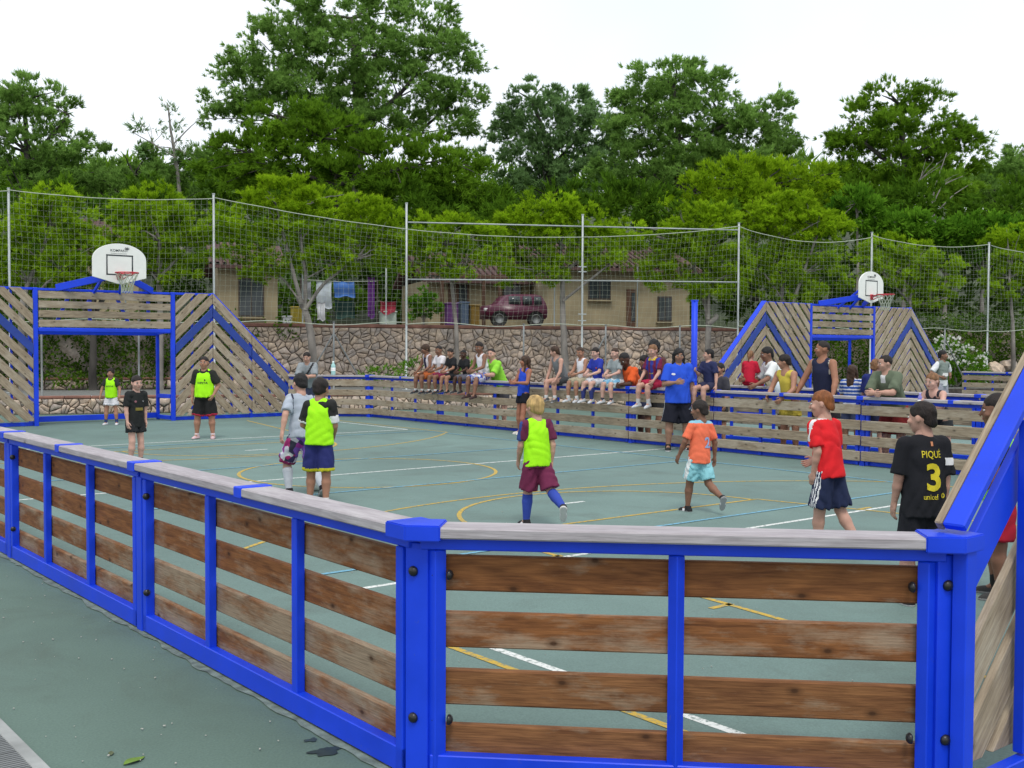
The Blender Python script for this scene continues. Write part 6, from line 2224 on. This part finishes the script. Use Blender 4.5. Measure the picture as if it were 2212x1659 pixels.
for dx, dy, ww, hh_ in ((0, 0, .024, .004), (0, 0, .004, .026), (0, .008, .016, .003)):
    print_on(P11, rect_mesh(ww, hh_), BLK, 'emblem_line', .060 + dx, .036 + dy, True, lift=.0085)
print_on(P11, rect_mesh(.035, .05), WHT, 'sleeve_badge', .0, .20, True, side=68)
print_on(P11, rect_mesh(.016, .030), ORG, 'collar_badge', .012, .288, True)
P12 = person('boy in a neon bib mostly hidden behind the blue sloping beam at right', (5.005, .178), face_dir(-75), pose(Al=(8, 8, 30, 10), Ar=(8, 8, 30, 10), hp=4), Ht=1.40, skin=BROWN, hair=('short', H_DARK),
             top=dict(col=(.015, .016, .015), sleeve=.8), bib=dict(hem=.03), bottom=dict(col=(.36, .012, .03), len=.9, flare=.02), socks=((.02, .02, .02), .3), shoes=((.05, .05, .05), (.3, .3, .3)), hr=.16, vs=.016)
# coach and the girl inside the far fence
P7 = person('woman in a blue polo shirt and long black shorts by the far fence', (11.32, 8.98), face_dir(176), pose(tl=1, Ar=(12, 14, 88, 38), Al=(2, 12, 8, 3), Ll=(2, 8, 2, 0), Lr=(2, 8, 2, 0), hp=6), Ht=1.73, skin=(.30, .165, .11), hair=('long', H_BLACK),
            top=dict(col=(.022, .085, .60), sleeve=.84, hem=.055, hemr=.112, loose=.016), bottom=dict(col=(.010, .011, .020), len=.99, flare=.026, side=WHITE_C, side_w=.005), socks=((.02, .02, .02), .1), shoes=((.02, .02, .02), (.6, .6, .6), (.55, .55, .55)), bulk=1.16, hr=.135, vs=.0145)
print_on(P7, disc_mesh(.030, .018), WHT, 'chest_badge', -.06, .225, False)
P8 = person('long-haired girl in a blue vest and black shorts leaning by the far fence', (11.40, 13.15), face_dir(-128), pose(tl=-5, Al=(18, 10, 70, 25), Ar=(18, 10, 75, 30), Ll=(12, 3, 6, 0), Lr=(6, 3, 12, 0), hy=-38, hp=2), Ht=1.56, skin=(.33, .14, .085), hair=('long', H_BROWN),
            top=dict(col=(.018, .065, .52), sleeve=0, hem=.03, loose=.004, mats=[(.012, .02, .10)], paint=lambda x, y, z, C, J, S: (y < -.02).astype(int)), bottom=dict(col=(.010, .010, .016), len=.48, flare=.010), socks=None, shoes=((.62, .60, .56), (.55, .55, .52)), hr=.142, vs=.0145, bulk=.92)

# ------------------------------------------------------------------ spectators on and behind the far fence
SEAT = 1.03
SG, LG = 'spectators seated on the far fence', 'spectators standing behind the far fence'
def sitter(label, px, ytop, skin, hair, top, bottom, shoes, ps=None, turn=0, socks=None, x=W + .03, **k):
    y = on_x(px, x, 1.45)
    zt = z_at((x, y), ytop)
    q = dict(sit=True, tl=14, Ll=(82, 7, 84, -12), Lr=(82, 7, 80, -12), Al=(32, 9, 48, 26), Ar=(32, 9, 48, 26), hp=8)
    q.update(ps or {})
    a = math.radians(180 + turn)
    return person(label, (x, y), (math.cos(a), math.sin(a)), pose(**q), ztop=zt, zbase=SEAT, skin=skin, hair=hair, top=top, bottom=bottom, shoes=shoes, socks=socks, group=k.pop('group', SG), vs=k.pop('vs', .019), **k)

def stander(label, px, ytop, x, skin, hair, top, bottom, ps=None, turn=0, **k):
    y = on_x(px, x, 1.45)
    zt = z_at((x, y), ytop)
    q = dict(tl=32, Al=(62, 6, 50, 58), Ar=(56, 6, 58, 52), hp=-6, Ll=(2, 5, 2, 0), Lr=(2, 5, 2, 0))
    q.update(ps or {})
    a = math.radians(180 + turn)
    return person(label, (x, y), (math.cos(a), math.sin(a)), pose(**q), ztop=zt, skin=skin, hair=hair, top=top, bottom=bottom, group=LG, vs=k.pop('vs', .019), **k)
UP = dict(tl=2, Al=(3, 10, 14, 6), Ar=(3, 10, 14, 6), hp=2)
FLOR2 = floral_mat('blue_flower_fabric', [(.03, .06, .42), (.62, .64, .72), (.14, .05, .30), (.60, .62, .68), (.05, .16, .50), (.45, .46, .60)])
CHECK = floral_mat('pale_blue_check_fabric', [(.16, .40, .60), (.60, .66, .70), (.30, .52, .66), (.62, .66, .68)])
DSH = ((.03, .03, .035), (.30, .30, .30))
WSH = ((.52, .54, .56), (.42, .42, .42))
sitter('leftmost seated girl in a navy and white vest and orange shorts', 930, 744, BROWN, ('bowl', H_BROWN), dict(col=(.62, .58, .62), sleeve=0, loose=.004, mats=[(.02, .02, .05)], paint=lambda x, y, z, C, J, S: (np.abs(x) < .03).astype(int)), dict(col=(.42, .11, .03), len=.85), DSH, dict(Al=(25, 10, 40, 20), Ar=(25, 14, 35, 10), hy=-14), socks=((.5, .5, .5), .14))
sitter('seated boy in a white shirt and maroon shorts beside the girl in the vest', 958, 747, BROWN, ('buzz', H_DARK), dict(col=(.70, .67, .70), sleeve=.7, hem=.0), dict(col=(.20, .02, .06), len=.75), DSH, dict(hy=10), socks=((.6, .6, .6), .12))
sitter('seated boy in a black shirt next to the white shirt and maroon shorts', 982, 753, TAN, ('short', H_DARK), dict(col=(.016, .017, .020), sleeve=.7, hem=.0), dict(col=(.016, .016, .018), len=.72), DSH, dict(hy=20))
sitter('dark-skinned seated boy in a black shirt and grey shorts', 1010, 756, DARK, ('buzz', H_BLACK), dict(col=(.015, .016, .018), sleeve=.7, hem=.0), dict(col=(.12, .12, .15), len=.9), DSH, dict(hy=18))
sitter('seated boy in a sleeveless white top and blue-flowered shorts', 1047, 739, BROWN, ('short', H_DARK), dict(col=(.72, .70, .74), sleeve=0, hem=.0, loose=.006), dict(col=FLOR2, len=.95, flare=.024), ((.05, .03, .03), (.05, .03, .03)), dict(Ll=(80, 14, 66, -10), hy=16, hp=12))
stander('man in a lime green shirt leaning over the fence rail', 1083, 753, W + .38, LIGHT, ('thin', H_DARK), dict(col=(.26, .62, .05), sleeve=.85), dict(col=(.06, .06, .07), len=.9), dict(tl=26, hy=28), hr=.135, bulk=1.1, shoes=DSH)
sitter('seated youth in a grey singlet bending forward, head turned away', 1216, 748, LIGHT, ('short', H_BROWN), dict(col=(.16, .17, .18), sleeve=0, hem=.0, mats=[(.34, .32, .36)], paint=lambda x, y, z, C, J, S: ((x > .0) & (y < .0)).astype(int)), dict(col=(.05, .055, .06), len=.7), ((.10, .10, .10), (.5, .5, .5)), dict(tl=24, Al=(40, 10, 20, 6), Ar=(34, 10, 14, 2), hy=-58, hp=4), socks=((.6, .6, .6), .2))
sitter('seated boy in a white vest and khaki shorts', 1262, 750, TAN, ('buzz', H_BROWN), dict(col=(.72, .72, .76), sleeve=0, hem=.0), dict(col=(.40, .36, .25), len=.92, flare=.02), WSH, dict(tl=10, hy=14, hp=14), socks=((.6, .6, .6), .2))
AON = sitter('seated pale boy in a blue football shirt with white sponsor lettering', 1294, 751, FAIR, ('short', H_DARK), dict(col=(.022, .040, .34), sleeve=.74, hem=.0), dict(col=(.60, .62, .66), len=.72), WSH, dict(tl=10, hy=4), socks=((.03, .04, .16), .6))
print_on(AON, text_mesh('AON', .13, .062, bold=.02), WHT, 'shirt_lettering', 0, .12, False)
print_on(AON, disc_mesh(.016), pmat('red_crest', (.4, .06, .03), .7), 'crest', .05, .20, False)
GT = sitter('seated boy in a grey T-shirt and pale blue checked shorts', 1336, 752, FAIR, ('buzz', H_BROWN), dict(col=(.27, .31, .32), sleeve=.72, hem=.0), dict(col=CHECK, len=.88, flare=.016), WSH, dict(tl=10, hy=0), socks=((.05, .05, .07), .16))
print_on(GT, disc_mesh(.055, .03), pmat('faded_print', (.36, .41, .40), .8), 'faded_print', 0, .15, False)
OS = stander('dark-skinned boy in an orange T-shirt leaning on the fence rail', 1377, 762, W + .36, DARK, ('buzz', H_BLACK), dict(col=(.66, .10, .022), sleeve=.85, loose=.014), dict(col=(.04, .05, .10), len=.9), dict(tl=30, hp=14, hy=8), shoes=DSH, bulk=1.05)
print_on(OS, disc_mesh(.035, .04), pmat('pink_print', (.50, .18, .20), .8), 'shirt_print', 0, .15, False)
BAR = sitter('fair-haired seated boy in a maroon and blue striped shirt and red shorts', 1417, 745, LIGHT, ('short', H_LTBR), dict(col=(.15, .015, .045), sleeve=.74, hem=.0, mats=[(.03, .04, .26), (.55, .42, .03)], paint=lambda x, y, z, C, J, S: np.where((z > .292) & (np.abs(x) < .06), 2, (np.floor((x + .5) / .042) % 2).astype(int))), dict(col=(.36, .015, .05), len=.72), WSH, dict(tl=8, Al=(22, 12, 30, 8), Ar=(22, 12, 30, 14), hy=6), socks=((.5, .5, .5), .3))
print_on(BAR, text_mesh('unicef', .11, .028), YEL, 'shirt_lettering', 0, .13, False)
stander('dark-haired person standing right behind the boy in the striped shirt', 1414, 735, W + .95, BROWN, ('messy', H_BLACK), dict(col=(.10, .04, .04), sleeve=.8), dict(col=(.03, .03, .03), len=.9), UP, 10)
stander('dark-haired child half hidden between the orange and the striped shirts', 1394, 768, W + .9, BROWN, ('bowl', H_BLACK), dict(col=(.02, .02, .025), sleeve=.8), dict(col=(.03, .03, .03), len=.9), UP, 0)
NV = sitter('seated dark-haired boy in a navy T-shirt beside the woman in blue', 1535, 754, LIGHT, ('short', H_BLACK), dict(col=(.022, .028, .085), sleeve=.78, hem=.0), dict(col=(.03, .032, .07), len=.62), ((.05, .08, .14), (.55, .58, .6)), dict(tl=8, Ar=(30, 10, 95, 20), Al=(10, 16, 10, 0), hy=-42, hp=-4), socks=None)
stander('dark-haired child behind the boy in the navy T-shirt', 1556, 784, W + 1.0, TAN, ('short', H_BLACK), dict(col=(.05, .05, .06), sleeve=.8), dict(col=(.03, .03, .03), len=.9), UP, 0)
# between the two fences
stander('woman with short dark hair in a yellow strappy top leaning on the rail', 1709, 766, W + .40, TAN, ('short', H_DARK), dict(col=(.58, .47, .07), sleeve=0, loose=.003), dict(col=(.58, .47, .07), len=.5), dict(tl=16, hy=-62, hp=4, Al=(40, 14, 30, 20), Ar=(36, 12, 40, 24)), hr=.14, shoes=DSH)
stander('tall man in a navy tank top resting both hands on the rail', 1785, 737, W + .50, (.32, .15, .09), ('thin', H_DARK), dict(col=(.016, .02, .05), sleeve=0, hem=.05, loose=.012, mats=[(.45, .42, .36)], paint=lambda x, y, z, C, J, S: ((z > .20) & (np.abs(x) > .082) & (np.abs(x) < .093)).astype(int)), dict(col=(.02, .02, .025), len=.95, flare=.02),
        dict(tl=10, hy=-46, hp=-2, Al=(26, 20, 14, 0), Ar=(26, 22, 14, 0)), hr=.135, bulk=1.12, shoes=DSH)
STR = dict(col=(.68, .70, .76), sleeve=.8, mats=[(.035, .10, .40)], paint=lambda x, y, z, C, J, S: (np.floor((z + 1) / .020) % 2).astype(int))
stander('long-haired girl in a blue and white striped shirt, back to the pitch', 1840, 789, W + 1.3, TAN, ('long', H_BROWN), STR, dict(col=(.06, .08, .16), len=.7), dict(UP, Al=(20, 14, 60, 20), Ar=(20, 14, 60, 20)), 190, hr=.145)
stander('woman with a bun in a plain dark blue shirt, back to the pitch', 1890, 777, W + 1.2, LIGHT, ('messy', H_LTBR), dict(col=(.016, .026, .15), sleeve=.85, loose=.016), dict(col=(.016, .02, .06), len=.9), dict(UP, hp=8), 180, hr=.14, bulk=1.15)
stander('man with receding hair in an olive polo shirt, arms folded on the rail', 1934, 767, W + .38, LIGHT, ('thin', H_DARK), dict(col=(.115, .145, .095), sleeve=.88, loose=.016, mats=[(.55, .56, .56)], paint=lambda x, y, z, C, J, S: ((z > .262) & (np.abs(x) < .022) & (y > .02)).astype(int)), dict(col=(.20, .02, .02), len=.95, flare=.02), dict(tl=26, hy=-36, hp=0), hr=.138, bulk=1.2, shoes=DSH)
GD = stander('girl drinking from a bottle with her elbows on the rail', 2036, 805, W + .36, FAIR, ('pony', H_LTBR), dict(col=(.03, .03, .04), sleeve=0, loose=.002), dict(col=(.03, .035, .04), len=.6), dict(tl=30, hp=2, hy=-6, Al=(66, 14, 40, 62), Ar=(50, 10, 104, 30)), hr=.16, shoes=DSH)
yq = on_x(1618, 13.9, 1.4)
person('girl all in red sitting on the second fence, back to the pitch', (13.9, yq), (.97, .25), pose(sit=True, tl=8, Ll=(82, 8, 60, -12), Lr=(82, 8, 60, -12), Al=(25, 10, 40, 15), Ar=(25, 10, 40, 15), hp=8), ztop=z_at((13.9, yq), 758), zbase=SEAT, skin=LIGHT, hair=('pony', H_LTBR),
       top=dict(col=(.50, .014, .04), sleeve=.9, hem=.02), bottom=dict(col=(.42, .010, .03), len=1.6, flare=.012), shoes=DSH, vs=.019, hr=.15)
yq = on_x(1696, 14.35, 1.4)
person('dark-haired person in a white T-shirt bending beyond the second fence', (14.35, yq), face_dir(-100), pose(tl=34, Al=(70, 20, 30, 0), Ar=(64, 10, 60, 10), hp=-4), ztop=z_at((14.35, yq), 750), skin=BROWN, hair=('short', H_BLACK), top=dict(col=(.66, .69, .68), sleeve=.85), bottom=dict(col=(.02, .03, .09), len=.9), shoes=DSH, vs=.019, hr=.145)
q = campt(27, 2034, 800)
wb = person('boy in a grey and white T-shirt with hands on hips inside the second court', (q[0], q[1]), face_dir(150), pose(Al=(-12, 38, 70, 46), Ar=(-12, 38, 70, 46), hy=38), ztop=z_at(q, 757), skin=BROWN, hair=('short', H_BLACK), top=dict(col=(.19, .23, .21), sleeve=.85, mats=[WHITE_C], paint=lambda x, y, z, C, J, S: ((np.abs(x) > .115) | (z < .05)).astype(int)), bottom=dict(col=(.30, .31, .36), len=.9), shoes=WSH, vs=.019, hr=.145)
print_on(wb, rect_mesh(.20, .08), WHT, 'chest_print', 0, .135, False)
q0 = ground_at(672, 893)
c4 = np.array([11.05, 20.62])
a_ = np.array([-1, -1]) / 2 ** .5
qx = campt(25.6, 671, 800)
person('man in a grey T-shirt with a shoulder strap leaning on the far corner panel', (qx[0], qx[1]), (-.707, -.707), pose(tl=30, Al=(60, 6, 52, 58), Ar=(56, 6, 58, 54), hp=4), ztop=z_at(qx, 761), skin=LIGHT, hair=('short', H_DARK), top=dict(col=(.26, .29, .31), sleeve=.9, loose=.014, mats=[(.03, .03, .035)], paint=lambda x, y, z, C, J, S: ((np.abs(x * .8 + (z - .2) * .55) < .012) & (y > 0)).astype(int)), bottom=dict(col=(.04, .05, .09), len=.95), shoes=DSH, vs=.019, hr=.14, bulk=1.15)

# ------------------------------------------------------------------ small things
def bottle(label, p, h, body, cap_c, r=.035):
    root = empty('drink_bottle', p, label, 'bottle')
    mb, mc = pmat('bottle_%s' % label[:6], body, .25, .05), pmat('bottle_cap_%s' % label[:6], cap_c, .4, .05)
    g_ = Geo()
    z = p[2]
    prof = [(.0, .0), (.0, r), (.04, r), (.6, r), (.72, r * .95), (.84, r * .45), (.9, r * .4)]
    g_.tube([(p[0], p[1], z + a * h + i * 1e-4) for i, (a, _) in enumerate(prof)], [max(q, .002) for _, q in prof], 12)
    link('bottle_body', g_.mesh('bottle_body', mb, True), root)
    g_ = Geo()
    g_.tube([(p[0], p[1], z + .9 * h), (p[0], p[1], z + .99 * h), (p[0], p[1], z + h)], [r * .48, r * .48, r * .1], 10)
    link('bottle_cap', g_.mesh('bottle_cap', mc, True), root)
    g_ = Geo()
    g_.tube([(p[0], p[1], z + .30 * h), (p[0], p[1], z + .4 * h), (p[0], p[1], z + .52 * h)], [r * 1.03] * 3, 12)
    link('bottle_label', g_.mesh('bottle_label', WHT, True), root)
    return root
t_ = .35
bp = r4.P(1.13, 0, 1.028)
bottle('large white and turquoise bottle standing on the far corner rail', tuple(bp), .34, (.36, .62, .60), (.62, .72, .70), .055)
hd = GD['toW']((GD['J']['wrir'] + GD['J']['u2r'] * .045 * GD['S'])[None])[0]
bottle('white and violet bottle held at the mouth of the girl on the rail', (hd[0] - .02, hd[1], hd[2] - .09), .2, (.22, .20, .55), (.3, .26, .6), .03)
# white cap hanging by the woman in yellow
cp = campt(16.9, 1712 - 1, 0)
yq = on_x(1712 - 26, 13.0, 1.2)
root = empty('sun_hat', (13.0, yq, 1.03), 'white sun hat hanging beside the woman in yellow', 'hat')
f = Sdf((-.2, -.2, -.2), (.2, .2, .25), .012)
f.ell((0, 0, .02), np.eye(3), (.10, .10, .15), 0)
f.cut(np.array([0, 0, -.08]), (0, 0, -1))
v_, f_ = f.net()
zt = z_at((13.0, yq), 842)
hm = as_mat((.62, .70, .74))
link('hat_crown', fast_mesh('hat_crown', v_ + np.array([13.0, yq, zt]), [f_], True, [hm]), root)
g_ = Geo()
a2 = np.linspace(0, 2 * math.pi, 22)
g_.tube(np.stack([13.0 + .105 * np.cos(a2), yq + .105 * np.sin(a2), np.full(22, zt - .075)], 1), .022, 6)
link('hat_brim', g_.mesh('hat_brim', hm, True), root)

# football at the foot of the boy in the grey jersey
bq = ground_at(733, 1068)
bm = bmesh.new()
bmesh.ops.create_icosphere(bm, subdivisions=3, radius=.105)
me = bm_mesh('football', bm, True)
bo_ = link('football', me, None, pmat('white_ball_leather', (.66, .68, .62), .4, .06), Matrix.Translation((bq[0] - .075, bq[1] + .42, .11)))
tag(bo_, 'pale football beside the leg of the boy with yellow-hemmed shorts', 'football')

# drain channel, leaves, stains in the foreground
dr = empty('drain_channel', (-1.25, 1.3, 0), 'slotted metal drain channel in a pale concrete edge at the lower left corner', 'drain')
link('drain_bed', box_mesh(.30, 6.0, .012, BLACK, 0), dr, None, Matrix.Translation((-1.33, 3.2, .004)))
link('drain_kerb', box_mesh(.06, 6.0, .022, CONC, .004), dr, None, Matrix.Translation((-1.15, 3.2, .009)))
link('drain_kerb', box_mesh(.06, 6.0, .022, CONC, .004), dr, None, Matrix.Translation((-1.51, 3.2, .009)))
for k in range(260):
    y = .25 + k * .0225
    link('drain_bar', box_mesh(.30, .010, .012, STEEL_D, 0), dr, None, Matrix.Translation((-1.33, y, .0145)))
def leaf(label, p, s_, rz, c):
    V, Fq = [], []
    n = 9
    for i in range(n):
        t = i / (n - 1)
        w_ = .24 * math.sin(math.pi * t) ** .8 * (1 - .3 * t)
        z = .012 + .05 * t * (1 - t) * 3 + .02 * math.sin(6 * t)
        V += [(t - .5, -w_, z + .02), (t - .5, 0, z - .008), (t - .5, w_, z + .03)]
    for i in range(n - 1):
        a = 3 * i
        Fq += [[a, a + 3, a + 4, a + 1], [a + 1, a + 4, a + 5, a + 2]]
    V = np.array(V)
    k = len(V)
    V2 = V - [0, 0, .006]
    Fq = np.array(Fq)
    F2 = np.concatenate([Fq, Fq[:, ::-1] + k])
    me = fast_mesh('fallen_leaf', np.concatenate([V, V2]) * s_, [F2], True)
    o = link('fallen_leaf', me, None, pmat('leaf_%d' % int(rz * 10), c, .6, .25, 20), Matrix.Translation(p) @ Matrix.Rotation(rz, 4, 'Z'))
    return tag(o, label, 'leaf', 'fallen leaves')
lp = ground_at(290, 1646)
leaf('fresh green fallen leaf near the bottom edge', (lp[0], lp[1], .003), .11, .35, (.12, .22, .02))
lp = ground_at(240, 1629)
leaf('small dull fallen leaf up and left of the fresh green one', (lp[0], lp[1], .003), .055, 1.2, (.08, .10, .035))
def blotch(label, px, py, rx, ry, c, seed):
    q = ground_at(px, py)
    r_ = np.random.default_rng(seed)
    n = 26
    a = np.linspace(0, 2 * math.pi, n, endpoint=False)
    rad = 1 + .25 * np.sin(3 * a + r_.uniform(0, 6)) + .18 * np.sin(5 * a + r_.uniform(0, 6)) + r_.normal(0, .06, n)
    V = [(q[0], q[1], .004)] + [(q[0] + rx * rad[i] * math.cos(a[i]), q[1] + ry * rad[i] * math.sin(a[i]), .004) for i in range(n)]
    m = pmat('stain_%d' % seed, c, .5, .2, 20)
    o = link('ground_stain', fast_mesh('ground_stain', V, [[[0, 1 + k, 1 + (k + 1) % n] for k in range(n)]], mats=[m]))
    o['kind'] = 'structure'
blotch('', 705, 1624, .07, .045, (.022, .038, .026), 3)
blotch('', 672, 1600, .03, .02, (.03, .05, .036), 4)
# sand gathered along the foot of the near fences
V, Fq, n = [], [], 0
gg = Geo()
for run, s0, s1 in ((r1, .0, 12.0), (r2, -.05, r2.len + .1)):
    k = 160
    tt = np.linspace(s0, s1, k)
    out = .03 + .018 * np.abs(np.sin(tt * 2.3)) + .02 * np.abs(np.sin(tt * 7.1)) + rng.uniform(0, .02, k)
    A = np.array([run.P(a, -.03, .006) for a in tt])
    B = np.array([run.P(a, o_, .005) for a, o_ in zip(tt, out)])
    V_ = np.concatenate([A, B])
    i = np.arange(k - 1)
    gg.add(V_, np.stack([i, i + 1, i + 1 + k, i + k], 1))
SAND = pmat('blown_sand', (.150, .195, .165), .95, .35, 14, .5, 80)
o = link('blown_sand', gg.mesh('blown_sand', SAND))
o['kind'] = 'stuff'
# grit and litter on the court surfaces
gg = Geo()
for k in range(260):
    if k < 150:
        x, y = rng.uniform(-1.1, -.1), rng.uniform(.3, 9)
    else:
        x, y = rng.uniform(.2, 6), rng.uniform(-.5, 7)
    s_ = rng.uniform(.002, .007)
    gg.box((x, y, .006 + s_ / 2), s_ * rng.uniform(.7, 2), s_, s_ * .7, Matrix.Rotation(rng.uniform(0, 3), 4, 'Z'))
o = link('grit', gg.mesh('grit', pmat('pale_grit', (.42, .42, .38), .9)))
o['kind'] = 'stuff'
print('OBJECTS', len(bpy.data.objects), 'TRIS', sum(len(m.loops) - 2 * len(m.polygons) for m in bpy.data.meshes))
